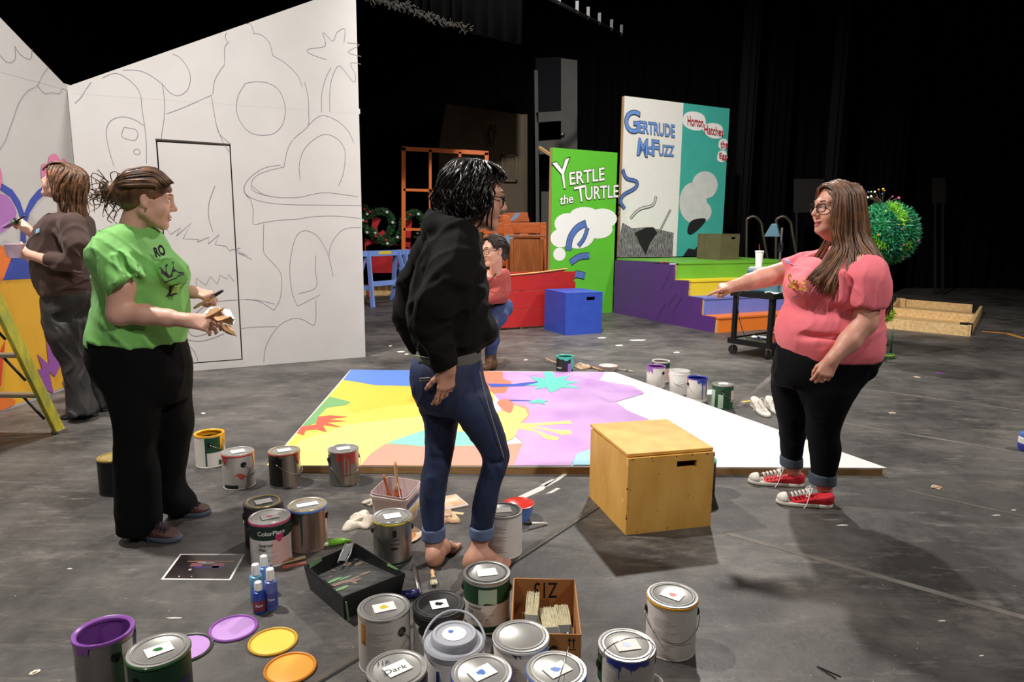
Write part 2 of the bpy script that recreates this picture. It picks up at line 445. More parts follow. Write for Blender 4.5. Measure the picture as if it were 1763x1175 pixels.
for (a, b) in (((0.03, 0.02), (0.03, top(0.03) - 0.05)), ((L - 0.03, 0.02), (L - 0.03, top(L) - 0.1)), ((dl - 0.05, 0.02), (dl - 0.05, top(dl) - 0.1)), ((dr + 0.05, 0.02), (dr + 0.05, top(dr) - 0.1))):
    mb.beam((a[0], 0.045, a[1]), (b[0], 0.045, b[1]), 0.05, 0.06, (0, 1, 0))
mb.beam((0.05, 0.04, top(0) - 0.06), (L - 0.05, 0.04, top(L) - 0.06), 0.04, 0.07, (0, 1, 0))
mb.build('frame', 'bare_pine', tw)
mb = MB(); slab(mb, [(dl - 0.02, 0.05), (dr + 0.02, 0.05), (dr + 0.02, dt + 0.03), (dl - 0.02, dt + 0.03)], 0.024, 0.03); mb.build('door_gap_shade', 'black_gap', tw)  # black sheet standing in for the shade behind the door gaps
mb = MB(); a = WA.uv(128, 156); b = WA.uv(620, 192); ribbon(mb, [a, ((a[0] + b[0]) / 2, (a[1] + b[1]) / 2), b], 0.05, 1); mb.build('seam_tape', 'flat_white', tw)
S3 = [[(30, 605), (65, 570), (90, 530), (125, 480)], [(190, 455), (265, 428), (330, 455), (390, 510), (415, 565), (422, 640), (437, 735), (447, 840), (448, 955)],
 [(260, 975), (228, 870), (213, 780), (225, 725), (262, 692), (320, 683), (380, 700), (435, 735)], [(318, 743), (345, 748), (385, 758), (398, 790), (375, 820), (305, 798), (318, 743)],
 [(392, 868), (412, 885), (400, 903), (378, 897), (375, 880), (392, 868)], [(310, 410), (400, 412), (470, 440), (535, 488), (590, 545), (640, 558), (690, 520), (704, 450), (685, 390), (640, 335), (600, 315)],
 [(540, 490), (552, 580), (552, 680), (538, 780), (535, 820)], [(565, 665), (660, 630), (830, 555)], [(915, 190), (908, 215), (918, 245)], [(930, 243), (905, 280), (905, 370)],
 [(905, 375), (850, 460), (835, 550)], [(828, 565), (840, 640), (857, 735), (880, 790), (940, 840)], [(857, 735), (890, 820), (930, 890)], [(1030, 140), (1055, 140), (1075, 190)],
 [(1070, 195), (1120, 205), (1165, 250), (1185, 325)], [(1185, 325), (1260, 370), (1330, 440), (1357, 510)], [(1370, 480), (1390, 560), (1395, 660), (1390, 735), (1330, 790), (1308, 812)],
 [(1025, 488), (1080, 478), (1150, 483), (1215, 520), (1250, 590), (1258, 660), (1240, 730), (1190, 780), (1110, 790), (1040, 765), (990, 700), (973, 630), (985, 555), (1025, 488)],
 [(1500, 350), (1395, 310), (1400, 285), (1490, 268), (1478, 190), (1535, 240), (1560, 190), (1605, 170), (1600, 250)], [(1620, 250), (1690, 262), (1625, 305), (1700, 330)],
 [(1700, 375), (1640, 370), (1668, 440), (1655, 478), (1580, 388), (1545, 420), (1520, 510), (1518, 655)], [(1525, 395), (1490, 470), (1470, 560), (1470, 655)],
 [(1390, 735), (1440, 690), (1485, 675), (1560, 705), (1625, 765), (1658, 835)], [(1300, 815), (1270, 880), (1250, 975)], [(1345, 1050), (1340, 960), (1370, 870), (1440, 805), (1500, 785), (1560, 810), (1600, 860), (1608, 920), (1595, 1020), (1568, 1085)],
 [(1230, 965), (1140, 980), (1060, 1030), (1018, 1090), (1025, 1130), (1045, 1160)], [(1250, 975), (1150, 1000), (1085, 1030), (1060, 1075), (1080, 1120), (1180, 1150)]]
strokes(WA, S3, (120, 0, 3.3904), 0.0052, tw, 'pencil')
S3b = [[(500, 815), (700, 828), (935, 845)]]
strokes(WA, S3b, (120, 0, 3.3904), 0.016, tw, 'gap_dark', 'dark_gap_line', 3, 0)  # dark line painted for the shade in the gap above the door
S4 = [[(415, 0), (380, 100), (378, 190), (402, 275)], [(590, 0), (590, 40), (625, 70), (720, 100), (850, 112), (1050, 115), (1285, 118)], [(635, 0), (700, 50), (800, 70), (920, 68), (1000, 50), (1090, 42), (1265, 65)],
 [(595, 45), (625, 80), (642, 150), (643, 228), (700, 220), (800, 205), (900, 200), (990, 185), (1130, 180), (1285, 195)], [(705, 225), (703, 300), (705, 395), (740, 440), (800, 510), (812, 580), (800, 680), (765, 742)],
 [(345, 690), (420, 690), (500, 682), (600, 678), (680, 690), (765, 742)], [(600, 675), (690, 685), (770, 705)], [(905, 715), (875, 640), (860, 520), (865, 430), (890, 320), (930, 272), (985, 275), (1040, 320), (1090, 420), (1118, 540)],
 [(905, 717), (960, 690), (1040, 650)], [(1015, 415), (1012, 500), (1015, 605), (910, 643)], [(1092, 420), (1110, 340), (1180, 260), (1285, 248)], [(1015, 680), (1008, 825), (940, 798), (880, 790), (800, 830), (740, 910), (712, 980), (705, 1050)],
 [(565, 852), (640, 842), (780, 838)], [(225, 920), (290, 985), (318, 1055)], [(225, 908), (300, 925), (380, 915), (470, 880)], [(258, 840), (265, 880), (310, 895), (400, 870)], [(290, 770), (350, 720), (420, 690)]]
strokes(WA, S4, (250, 320, 3.455), 0.0052, tw, 'pencil')
Z4 = [[(40, 260), (65, 235), (90, 250), (130, 260), (150, 290), (210, 250), (185, 300), (272, 222), (225, 315), (320, 320), (310, 335), (380, 305), (375, 345), (440, 290), (415, 350), (480, 360), (500, 385), (565, 370), (540, 385), (605, 415), (550, 400), (635, 438)],
 [(250, 620), (255, 600), (305, 625), (302, 548), (360, 592), (388, 540), (430, 585), (445, 532), (485, 555), (495, 525), (528, 570)]]
strokes(WA, Z4, (250, 320, 3.455), 0.0052, tw, 'pencil', smooth=0)
mat('pink_drip', (222, 140, 170), 0.5)
strokes(WA, [[(92, 180), (95, 260), (98, 350)]], (250, 320, 3.455), 0.01, tw, 'pink_drip', 'paint_drip', smooth=0)

WB = Plane((-3.86, 3.1), (-3.832, 6.118))
tb = thing('scenery_flat', 'scenery flat with bright half-painted mural behind the yellow stepladder', 'scenery flat', WB.o, WB.rz)
LB = WB.len; u1, w1 = WB.uv(0, 30); vb = lambda u: v0 + (w1 - v0) * (LB - u) / (LB - u1)
mb = MB(); slab(mb, [(0, 0), (LB, 0), (LB, vb(LB)), (0, min(vb(0), 7.5))]); mb.build('panel', 'mural_white', tb)
mb = MB()
for u in (0.03, LB * 0.5, LB - 0.08): mb.beam((u, 0.045, 0.02), (u, 0.045, vb(u) - 0.1), 0.05, 0.05, (0, 1, 0))
mb.build('frame', 'bare_pine', tb)
mb = MB(); a = WB.uv(0, 118); b = WB.uv(122, 152); ribbon(mb, [a, ((a[0] + b[0]) / 2, (a[1] + b[1]) / 2), b], 0.05, 1); mb.build('seam_tape', 'mural_white', tb)
for nm, c in (('m_yellow', (235, 176, 40)), ('m_blue', (52, 72, 168)), ('m_blue2', (84, 120, 205)), ('m_pink', (214, 116, 158)), ('m_purple', (152, 84, 168)), ('m_violet', (170, 110, 182)), ('m_red', (216, 66, 38)), ('m_orange', (232, 120, 44)), ('m_salmon', (226, 120, 92))):
    mat(nm, c, 0.55, var=0.06, vscale=4)
def mural(pl, t, shapes, xf, base=2, name='painted_shape', flip=1):
    ox, oy, s_ = xf
    for i, (m, pts, sm) in enumerate(shapes):
        uv = [pl.uv(ox + x / s_, oy + y / s_) for x, y in pts]
        if sm: uv = [(p.x, p.y) for p in catmull([(a, b, 0) for a, b in uv], 4, True)]
        mb = MB(); face_poly(mb, uv, base + i); mb.build(name, m, t)
G = (0, 240, 2.35)
SH = [('m_yellow', [(-140, 585), (0, 572), (160, 562), (300, 640), (364, 690), (366, 985), (255, 1005), (60, 1075), (-140, 1150)], 0),
 ('m_violet', [(-60, 230), (10, 222), (45, 250), (66, 300), (40, 350), (0, 380), (-60, 370)], 1),
 ('m_blue', [(-30, 170), (10, 180), (50, 205), (80, 250), (97, 300), (120, 245), (150, 208), (185, 180), (190, 215), (150, 250), (118, 300), (104, 350), (104, 420), (82, 420), (84, 330), (68, 280), (42, 235), (0, 205), (-30, 195)], 0),
 ('m_orange', [(-40, 430), (0, 430), (30, 450), (52, 490), (30, 540), (0, 575), (-40, 570)], 1),
 ('m_salmon', [(110, 480), (135, 400), (160, 420), (175, 500), (160, 555), (135, 540)], 1),
 ('m_blue', [(10, 570), (45, 480), (100, 478), (135, 530), (155, 552), (150, 562)], 0),
 ('m_red', [(128, 362), (140, 345), (158, 342), (155, 328), (178, 330), (178, 305), (198, 322), (208, 300), (225, 330), (200, 380), (150, 400)], 0),
 ('m_pink', [(182, 190), (165, 150), (168, 105), (185, 100), (195, 130), (196, 75), (220, 58), (238, 80), (240, 92), (256, 78), (268, 100), (262, 150), (220, 190)], 1),
 ('m_pink', [(-40, 120), (0, 118), (6, 150), (0, 198), (-40, 205)], 0),
 ('m_purple', [(184, 806), (200, 830), (245, 910), (220, 962), (196, 940), (215, 1032), (180, 1010), (150, 932), (168, 930), (148, 868), (194, 912)], 0),
 ('m_blue2', [(366, 720), (366, 985), (262, 1010), (250, 985), (300, 900), (330, 770)], 0),
 ('m_purple', [(366, 690), (330, 775), (345, 735)], 0),
 ('m_red', [(-60, 860), (0, 855), (18, 812), (8, 900), (0, 1000), (-60, 990)], 0),
 ('m_orange', [(-140, 1030), (0, 1022), (60, 1058), (55, 1076), (0, 1098), (-140, 1150)], 0)]
mural(WB, tb, SH, G)
strokes(WB, [[(0, 1005), (35, 950), (60, 880), (90, 800), (120, 710), (155, 650), (200, 605), (250, 580), (285, 510), (328, 450)], [(250, 575), (300, 630), (350, 625), (400, 632), (420, 600), (440, 605)],
             [(0, 372), (40, 415), (75, 420), (103, 390), (98, 310)], [(98, 310), (130, 360), (180, 395), (208, 392), (216, 330)]], (0, 0, 3.915), 0.005, tb, 'pencil')

# ------------------------------------------------------------------ painted panel lying on the floor
PZ = 0.048
NL, NR, FR, FL = fl(461, 801, PZ), fl(1527, 806, PZ), fl(1058, 641, PZ), fl(603, 637, PZ)
tp = thing('scenery_flat', 'half-painted flat lying on the floor with yellow, lilac and bare white areas', 'scenery flat', (0, 0, 0))
mat('panel_white', (228, 226, 224), 0.5, var=0.02)
mb = MB(); mb.prism([(p.x, p.y) for p in (NL, NR, FR, FL)], PZ - 0.008, PZ); mb.build('sheet', 'panel_white', tp)
for a, b in ((NL, NR), (NR, FR), (FR, FL), (FL, NL)):
    c = (NL + NR + FR + FL) / 4; mb = MB(); k = (PZ - 0.009) / 2
    ia = a + (c - a).normalized() * 0.03; ib = b + (c - b).normalized() * 0.03
    mb.beam((ia.x, ia.y, k), (ib.x, ib.y, k), 0.035, PZ - 0.01); mb.build('frame_rail', 'plywood_edge', tp)
for nm, c in (('p_yellow', (250, 218, 92)), ('p_yellow_dim', (244, 196, 74)), ('p_lemon_and_glare', (252, 236, 128)), ('p_blue', (96, 134, 208)), ('p_deep', (64, 92, 190)), ('p_green', (116, 168, 108)), ('p_red', (228, 92, 70)), ('p_salmon', (232, 158, 138)),
              ('p_mint', (140, 226, 196)), ('p_teal', (104, 214, 190)), ('p_pale', (160, 208, 232)), ('p_peach', (236, 130, 104))):
    mat(nm, c, 0.5, var=0.03, vscale=3)
mat('p_lilac', (190, 144, 204), 0.5, col2=(208, 168, 218), vscale=2.2)
mat('p_lilac2', (176, 130, 194), 0.5, col2=(200, 160, 212), vscale=3)
SP = [('p_yellow', [(322, 46), (40, 372), (-55, 470), (620, 474), (960, 474), (960, 60)], 0),
 ('p_yellow_dim', [(290, 90), (370, 103), (430, 114), (620, 118), (620, 200), (500, 205), (330, 240), (225, 165)], 0),  # same yellow paint, coloured deeper where the glare is weaker
 ('p_lemon_and_glare', [(100, 360), (300, 290), (640, 250), (960, 260), (960, 474), (-50, 472)], 0),  # same yellow paint, coloured paler to imitate glare
 ('p_blue', [(321, 44), (620, 48), (900, 50), (900, 112), (620, 118), (430, 114), (370, 103), (288, 90)], 0),
 ('p_green', [(226, 164), (290, 180), (322, 190), (300, 203), (215, 215), (180, 250), (165, 284), (95, 306)], 0),
 ('p_red', [(80, 328), (100, 300), (165, 290), (175, 255), (230, 248), (310, 255), (225, 267), (305, 275), (215, 281), (285, 303), (198, 293), (215, 325), (170, 312), (120, 316), (112, 338)], 0),
 ('p_salmon', [(365, 473), (410, 420), (475, 376), (640, 388), (800, 380), (870, 384), (1010, 380), (1095, 372), (1050, 474)], 0),
 ('p_mint', [(480, 374), (560, 345), (640, 318), (760, 312), (860, 330), (900, 384), (640, 388)], 0),
 ('p_peach', [(890, 52), (1020, 54), (1000, 85), (1045, 100), (1030, 140), (1000, 160), (960, 150), (900, 110)], 0),
 ('p_lilac', [(1000, 54), (1456, 56), (1428, 92), (1580, 118), (1632, 150), (1500, 188), (1560, 230), (1652, 268), (1620, 290), (1645, 306), (1500, 330), (1400, 400), (1330, 425), (1305, 474), (1050, 474), (1090, 372), (1010, 300), (1000, 200), (960, 152), (1010, 150), (1040, 100), (1000, 85)], 0),
 ('p_lilac2', [(1100, 70), (1250, 60), (1430, 95), (1620, 140), (1630, 152), (1500, 190), (1470, 195), (1390, 150), (1200, 110)], 0),
 ('p_salmon', [(1000, 205), (1060, 200), (1110, 215), (1115, 255), (1070, 290), (1000, 240)], 1),
 ('p_lemon_and_glare', [(985, 230), (1030, 240), (1050, 205), (1100, 222), (1112, 250), (1075, 285), (1140, 287), (1250, 278), (1300, 274), (1308, 288), (1250, 290), (1130, 298), (1240, 318), (1300, 318), (1310, 334), (1260, 338), (1210, 320), (1110, 302), (1190, 335), (1250, 350), (1245, 362), (1195, 358), (1150, 325), (1070, 310), (1050, 350), (1000, 374), (960, 360), (955, 250)], 0),
 ('p_peach', [(975, 190), (1025, 178), (1048, 205), (1035, 240), (1010, 230)], 1),
 ('p_deep', [(930, 108), (1050, 110), (1160, 98), (1160, 108), (1090, 120), (950, 124)], 0),
 ('p_deep', [(1025, 181), (1130, 184), (1130, 187), (1030, 186)], 0),
 ('p_teal', [(1100, 118), (1160, 104), (1120, 78), (1190, 86), (1180, 56), (1225, 58), (1232, 84), (1300, 72), (1270, 95), (1345, 102), (1280, 112), (1352, 130), (1265, 126), (1215, 150), (1195, 126), (1145, 134), (1155, 118)], 0),
 ('p_teal', [(1115, 188), (1150, 182), (1165, 175), (1172, 184), (1205, 186), (1180, 192), (1190, 203), (1160, 196), (1128, 198)], 0),
 ('p_pale', [(1308, 474), (1330, 425), (1400, 400), (1480, 392), (1560, 370), (1680, 372), (1760, 390), (1800, 420), (1770, 440), (1640, 430), (1560, 474)], 0)]
for i, (m, pts, sm) in enumerate(SP):
    P = [fl(480 + x / 2.5926, 620 + y / 2.5926, PZ) for x, y in pts]
    if sm: P = catmull(P, 4, True)
    mb = MB(); z = PZ + 0.0004 * (i + 1); mb.add([(p.x, p.y, z) for p in P], [tuple(range(len(P)))])
    o = mb.build('painted_shape', m, tp)
    if o.data.polygons[0].normal.z < 0: o.data.flip_normals()
# ------------------------------------------------------------------ poster flats with lettering
X7 = (920, 150, 2.611)
def pt7(x, y): return (X7[0] + x / X7[2], X7[1] + y / X7[2])
def lettering(pl, t, body, quad, m, outline=None, layer=10, off=0.014, name='lettering'):
    q = [pl.uv(*pt7(*p)) for p in quad]; q3 = [(a, 0.0, b) for a, b in q]
    if outline:
        v, f = text_fit(body, q3, off + 0.022); mb = MB(); mb.add([(p[0], -0.0006 * layer, p[2]) for p in v], f); mb.build(name + '_outline', outline, t)
    v, f = text_fit(body, q3, off); mb = MB(); mb.add([(p[0], -0.0006 * (layer + 3), p[2]) for p in v], f); mb.build(name, m, t)
mat('poster_green', (92, 186, 48), 0.5, var=0.03); mat('poster_white', (232, 230, 226), 0.55, var=0.02); mat('poster_teal', (66, 172, 160), 0.55, var=0.06, vscale=3)
mat('ink', (22, 22, 26), 0.7); mat('letter_white', (236, 236, 234), 0.6); mat('letter_blue', (104, 146, 216), 0.6); mat('letter_red', (176, 34, 48), 0.6)
mat('art_blue', (84, 116, 184), 0.6, var=0.2, vscale=10); mat('art_grey', (206, 208, 206), 0.6, var=0.08, vscale=5); mat('art_charcoal', (52, 52, 54), 0.7, col2=(150, 150, 150), vscale=9, stretch=(6, 1, 1.2))
GP = Plane((0.60, 10.88), (1.70, 11.53))
tg = thing('poster_flat', 'tall green poster flat with white hand-drawn title and cloud, behind the blue box', 'poster flat', GP.o, GP.rz)
hg = (GP.uv(946, 254)[1] + GP.uv(1065, 263)[1]) / 2
mb = MB(); slab(mb, [(0, 0), (GP.len, 0), (GP.len, hg), (0, hg)], 0, 0.012); mb.build('panel', 'poster_green', tg)
for u in (0.012, GP.len - 0.03):
    mb = MB(); mb.beam((u + 0.01, 0.045, 0), (u + 0.01, 0.045, hg), 0.045, 0.062, (0, 1, 0)); mb.build('frame_stile', 'bare_pine', tg)
for v in (0.04, hg - 0.03):
    mb = MB(); mb.beam((0.05, 0.045, v), (GP.len - 0.05, 0.045, v), 0.05, 0.05); mb.build('frame_rail', 'bare_pine', tg)
def ell7(cx, cy, a, b): return [(cx + a * math.cos(k * math.pi / 10), cy + b * math.sin(k * math.pi / 10)) for k in range(20)]
def paint_band(pl, t, pts, w, layer, m='art_blue'):
    uv = [pl.uv(*pt7(*q)) for q in pts]; cc = [(q.x, q.y) for q in catmull([(a, b, 0) for a, b in uv], 6)]
    for ww, mm, ly in ((w + 0.02, 'ink', layer), (w, m, layer + 1)):
        mb = MB(); ribbon(mb, cc, ww, ly); mb.build('painted_band', mm, t)
mural(GP, tg, [('letter_white', ell7(*q), 0) for q in ((150, 615, 60, 48), (225, 583, 70, 44), (305, 592, 66, 46), (116, 680, 44, 42), (112, 752, 28, 30), (195, 665, 75, 62), (285, 640, 66, 42))], X7, 3)
for q, w in (([(152, 735), (160, 680), (190, 635), (232, 612)], .10), ([(196, 715), (222, 680), (238, 632)], .06), ([(160, 790), (200, 764), (246, 758)], .09), ([(155, 862), (186, 842), (226, 850)], .10)): paint_band(GP, tg, q, w, 14)
for b, q in (('Y', [(118, 456), (150, 450), (152, 322), (83, 345)]), ('ERTLE', [(158, 440), (313, 418), (312, 362), (155, 385)]), ('the', [(113, 530), (172, 520), (172, 480), (113, 488)]),
             ('T', [(195, 517), (225, 512), (228, 440), (176, 452)]), ('URTLE', [(228, 508), (374, 495), (375, 441), (226, 449)])):
    lettering(GP, tg, b, q, 'letter_white', 'ink', 20)
HP = Plane((1.84, 11.86), (4.18, 13.12))
hh = HP.uv(1066, 168)[1]
us = HP.uv(1171, 300)[0]; hb = 0.88
th_ = thing('poster_flat', 'tall double poster flat, white half beside teal half, standing on the stair platform', 'poster flat', HP.o, HP.rz)
LH = HP.uv(1256, 195)[0]
mb = MB(); slab(mb, [(0, hb), (us, hb), (us, hh), (0, hh)], 0, 0.012); mb.build('white_panel', 'poster_white', th_)
mb = MB(); slab(mb, [(us, hb), (LH, hb), (LH, hh), (us, hh)], 0, 0.012); mb.build('teal_panel', 'poster_teal', th_)
for u in (0.022, us, LH - 0.03):
    mb = MB(); mb.beam((u, 0.045, hb), (u, 0.045, hh), 0.045, 0.062, (0, 1, 0)); mb.build('frame_stile', 'bare_pine', th_)
mural(HP, th_, [('art_charcoal', [(372, 775), (380, 690), (395, 620), (440, 645), (500, 640), (560, 650), (625, 665), (620, 770)], 0),
               ('ink', [(450, 665), (505, 640), (535, 640), (552, 665), (520, 710), (500, 765), (475, 720)], 0),
               ('letter_white', [(668, 175), (672, 135), (700, 120), (740, 125), (765, 145), (768, 185), (745, 205), (700, 200)], 1),
               ('letter_white', [(758, 205), (770, 178), (805, 172), (840, 185), (848, 225), (825, 242), (785, 235)], 1),
               ('letter_white', [(826, 270), (835, 245), (860, 245), (868, 268), (855, 290), (835, 288)], 1),
               ('letter_white', [(820, 330), (828, 300), (855, 296), (866, 325), (850, 346), (828, 344)], 1),
               ('art_grey', ell7(712, 530, 62, 92), 0), ('art_grey', ell7(765, 450, 58, 62), 0), ('art_grey', ell7(745, 570, 50, 50), 0),
               ('ink', [(686, 660), (700, 615), (740, 600), (770, 605), (745, 640), (705, 672)], 1),
               ('ink', [(666, 770), (690, 735), (720, 740), (738, 712), (738, 768)], 0)], X7, 4)
paint_band(HP, th_, [(395, 380), (412, 420), (458, 436), (450, 465), (400, 495), (386, 525), (404, 558)], .05, 16)
for q, w in (([(430, 600), (470, 560), (530, 540), (545, 500)], .03), ([(560, 660), (590, 600), (610, 560)], .015)): paint_band(HP, th_, q, w, 18, 'art_grey')
for b, q in (('G', [(408, 216), (468, 216), (472, 118), (403, 118)]), ('ERTRUDE', [(470, 215), (628, 237), (628, 182), (470, 163)]), ('M', [(460, 315), (505, 324), (507, 247), (468, 242)]),
             ('c', [(508, 312), (526, 314), (526, 280), (508, 278)]), ('F', [(528, 318), (555, 321), (557, 252), (527, 248)]), ('UZZ', [(558, 318), (623, 322), (625, 276), (558, 270)])):
    lettering(HP, th_, b, q, 'letter_blue', 'ink', 20)
for b, q in (('Horton', [(685, 182), (757, 190), (755, 150), (685, 138)]), ('Hatches', [(760, 218), (845, 232), (845, 195), (760, 178)]), ('the', [(833, 284), (866, 284), (866, 252), (833, 250)]), ('Egg', [(828, 338), (862, 340), (862, 308), (828, 305)])):
    lettering(HP, th_, b, q, 'letter_red', None, 28, 0.01)

# ------------------------------------------------------------------ rainbow stair platform
SPn = Plane((1.73, 11.50), (2.79, 9.32))
ts = thing('stair_unit', 'rainbow stair platform with purple side and orange, blue, yellow, green steps', 'stairs', SPn.o, SPn.rz)
for nm, c in (('s_purple', (84, 44, 116)), ('s_green', (104, 172, 52)), ('s_yellow', (232, 200, 44)), ('s_blue', (104, 120, 200)), ('s_orange', (226, 120, 40))):
    mat(nm, c, 0.5, var=0.06, vscale=3)
outl = [pt7(*p) for p in ((370, 778), (632, 790), (632, 868), (695, 870), (690, 940), (755, 948), (750, 1025), (815, 1035), (808, 1105), (350, 1015))]
uvs = [SPn.uv(*p) for p in outl]
uvs[-2] = (uvs[-2][0], 0.0); uvs[-1] = (0.0, 0.0); uvs[0] = (0.0, uvs[0][1])
hs = [uvs[1][1], uvs[3][1], uvs[5][1], uvs[7][1]]; us_ = [uvs[1][0], uvs[3][0], uvs[5][0], uvs[7][0]]
hp = hs[0]
mb = MB(); slab(mb, uvs, -0.02, 0.0); mb.build('side_panel', 's_purple', ts)
WD = 2.55; cols = ['s_green', 's_yellow', 's_blue', 's_orange']; prev = 0.0
for i in range(4):
    u0_ = 0.0 if i == 0 else us_[i - 1]; u1_ = us_[i] + 0.05; zt = hs[i]; zb = hs[i + 1] if i < 3 else 0.0
    mb = MB(); mb.box(((u0_ + u1_) / 2, WD / 2 + 0.012, zt - 0.012), (u1_ - u0_, WD, 0.024)); mb.build('tread', cols[i], ts)
    mb = MB(); mb.box((u1_ - 0.02, WD / 2 + 0.012, (zt + zb) / 2 - 0.013), (0.02, WD - 0.02, zt - zb - 0.027)); mb.build('riser', cols[i], ts)
    for k in range(2):
        mb = MB(); z_ = zb + (zt - zb - 0.03) * (0.25 + 0.5 * k); mb.box(((us_[i] + u1_ - 0.03) / 2 - 0.04, 0.03, z_), (0.1, 0.03, (zt - zb) * 0.42)); mb.build('end_board', 'bare_pine', ts)
mb = MB(); mb.box((us_[0] / 2, WD + 0.01, hp / 2), (us_[0], 0.02, hp - 0.05)); mb.build('side_panel', 's_purple', ts)
mb = MB(); mb.box((0.02, WD / 2, hp / 2 - 0.02), (0.03, WD - 0.05, hp - 0.06)); mb.build('back_panel', 'bare_pine', ts)
HPZ = hp
th_.location.z = hp - hb + 0.001
# ------------------------------------------------------------------ storage cubes
def crate(name, label, p0, rz, sx, sy, sz, m, slots=('front',), z=0.0, lid=0.0, lidrot=0.0, chips=None, grp=None):
    """open-bottom plywood cube; p0 = front-left bottom corner"""
    t = thing(name, label, 'box', (p0[0], p0[1], z), rz, grp); w = 0.016
    def panel_hole(nm, M, a, b, hole=None):
        mb = MB(); mb.M = M
        if hole:
            hx, hz, hw, hh_ = hole
            for (x0, x1, z0, z1) in ((0, hx, 0, b), (hx + hw, a, 0, b), (hx, hx + hw, 0, hz), (hx, hx + hw, hz + hh_, b)):
                mb.box(((x0 + x1) / 2, w / 2, (z0 + z1) / 2), (x1 - x0, w, z1 - z0))
        else: mb.box((a / 2, w / 2, b / 2), (a, w, b))
        o = mb.build(nm, m, t); return o
    hb_ = sz - w
    hole = (sx / 2 + sx * 0.06, hb_ * 0.83, sx * 0.23, hb_ * 0.085)
    panel_hole('front_panel', None, sx, hb_, hole if 'front' in slots else None)
    panel_hole('back_panel', Matrix.Translation((0, sy - w, 0)), sx, hb_)
    R = Matrix.Rotation(math.pi / 2, 4, 'Z')
    panel_hole('side_panel', Matrix.Translation((w, w, 0)) @ R, sy - 2 * w, hb_)
    panel_hole('side_panel', Matrix.Translation((sx, w, 0)) @ R, sy - 2 * w, hb_)
    mb = MB(); mb.box((0, 0, 0), (sx, sy, w)); o = mb.build('lid', m, t)
    o.location = (sx / 2, sy / 2 + (0.012 if lid else 0), sz - w / 2 + lid); o.rotation_euler = (lidrot, 0, 0)
    bevel(o, 0.003)
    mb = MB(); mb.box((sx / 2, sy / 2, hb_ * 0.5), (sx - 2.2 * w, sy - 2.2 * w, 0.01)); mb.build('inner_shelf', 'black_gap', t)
    if chips:
        r = random.Random(4); mb = MB()
        for _ in range(30):
            e = r.choice('lbrtf'); c = {'l': (0, 0, r.random() * hb_), 'r': (sx, 0, r.random() * hb_), 'b': (r.random() * sx, 0, 0.012), 't': (r.random() * sx, 0, hb_ - 0.006), 'f': (r.random() * sx, -0.0006, r.random() * hb_)}[e]
            s_ = 0.006 if e != 'f' else 0.003
            mb.box(c, (s_ * r.uniform(.4, 1), 0.0016, s_ * r.uniform(.4, 2)))
        mb.build('paint_chips', 'chip_dark', t)['kind'] = 'stuff'
        mb = MB()
        for _ in range(8):
            mb.box((-0.0003, r.random() * sy, r.random() * hb_), (0.001, 0.012 * r.uniform(.5, 2), 0.02 * r.uniform(.5, 2)))
        mb.build('paint_chips', 'chip_pale', t)['kind'] = 'stuff'
    return t
mat('chip_dark', (86, 50, 24), 0.8); mat('chip_pale', (236, 190, 116), 0.6)
mat('box_yellow', (232, 180, 92), 0.48, col2=(214, 158, 72), vscale=3, stretch=(3, 3, 1), bump=0.04, bscale=12)
mat('box_blue', (42, 72, 168), 0.5, var=0.1); mat('box_olive', (96, 88, 62), 0.6, var=0.12)
A = fl(1077, 922); B = fl(1223, 906); Cc = fl(1013, 855)
rzb = math.atan2(B.y - A.y, B.x - A.x)
crate('storage_cube', 'scuffed yellow wooden cube with hand slot and loose lid, in front of the floor flat', A, rzb, (B - A).length, (Cc - A).length, 0.385, 'box_yellow', lid=0.006, lidrot=math.radians(0.8), chips=True)
A = fl(973, 578); B = fl(1029, 571)
crate('storage_cube', 'blue wooden cube with hand slot below the green poster flat', A, math.radians(24), 0.56, 0.62, 0.565, 'box_blue')
A = fl(1239, 448, HPZ)
crate('storage_cube', 'olive brown wooden cube standing on the green platform top', A, SPn.rz + math.pi / 2 + 0.1, 0.45, 0.5, 0.42, 'box_olive', z=HPZ)
# markers on the platform
for i, (x, y, a, c) in enumerate(((1132, 453.5, 0.2, 'ink'), (1142, 452, 0.5, 'letter_red'), (1160, 455, 0.1, 'ink'), (1150, 454, -0.2, 'ink'))):
    p = fl(x, y, HPZ + 0.009); mb = MB(); mb.tube([(-.06, 0, 0), (.03, 0, 0)], 0.008, 8); mb2 = MB(); mb2.tube([(.03, 0, 0), (.07, 0, 0)], 0.0092, 8)
    t = thing('marker_pen', ['leftmost black marker pen on the green platform', 'red marker pen on the green platform edge', 'rightmost black marker pen on the green platform', 'black marker pen between red and rightmost black pens'][i], 'marker', (p.x, p.y, HPZ + 0.0095), a, 'marker pens')
    mb.build('barrel', 'white_paper' if i == 2 else c, t, 'all'); mb2.build('cap', c, t, 'all')

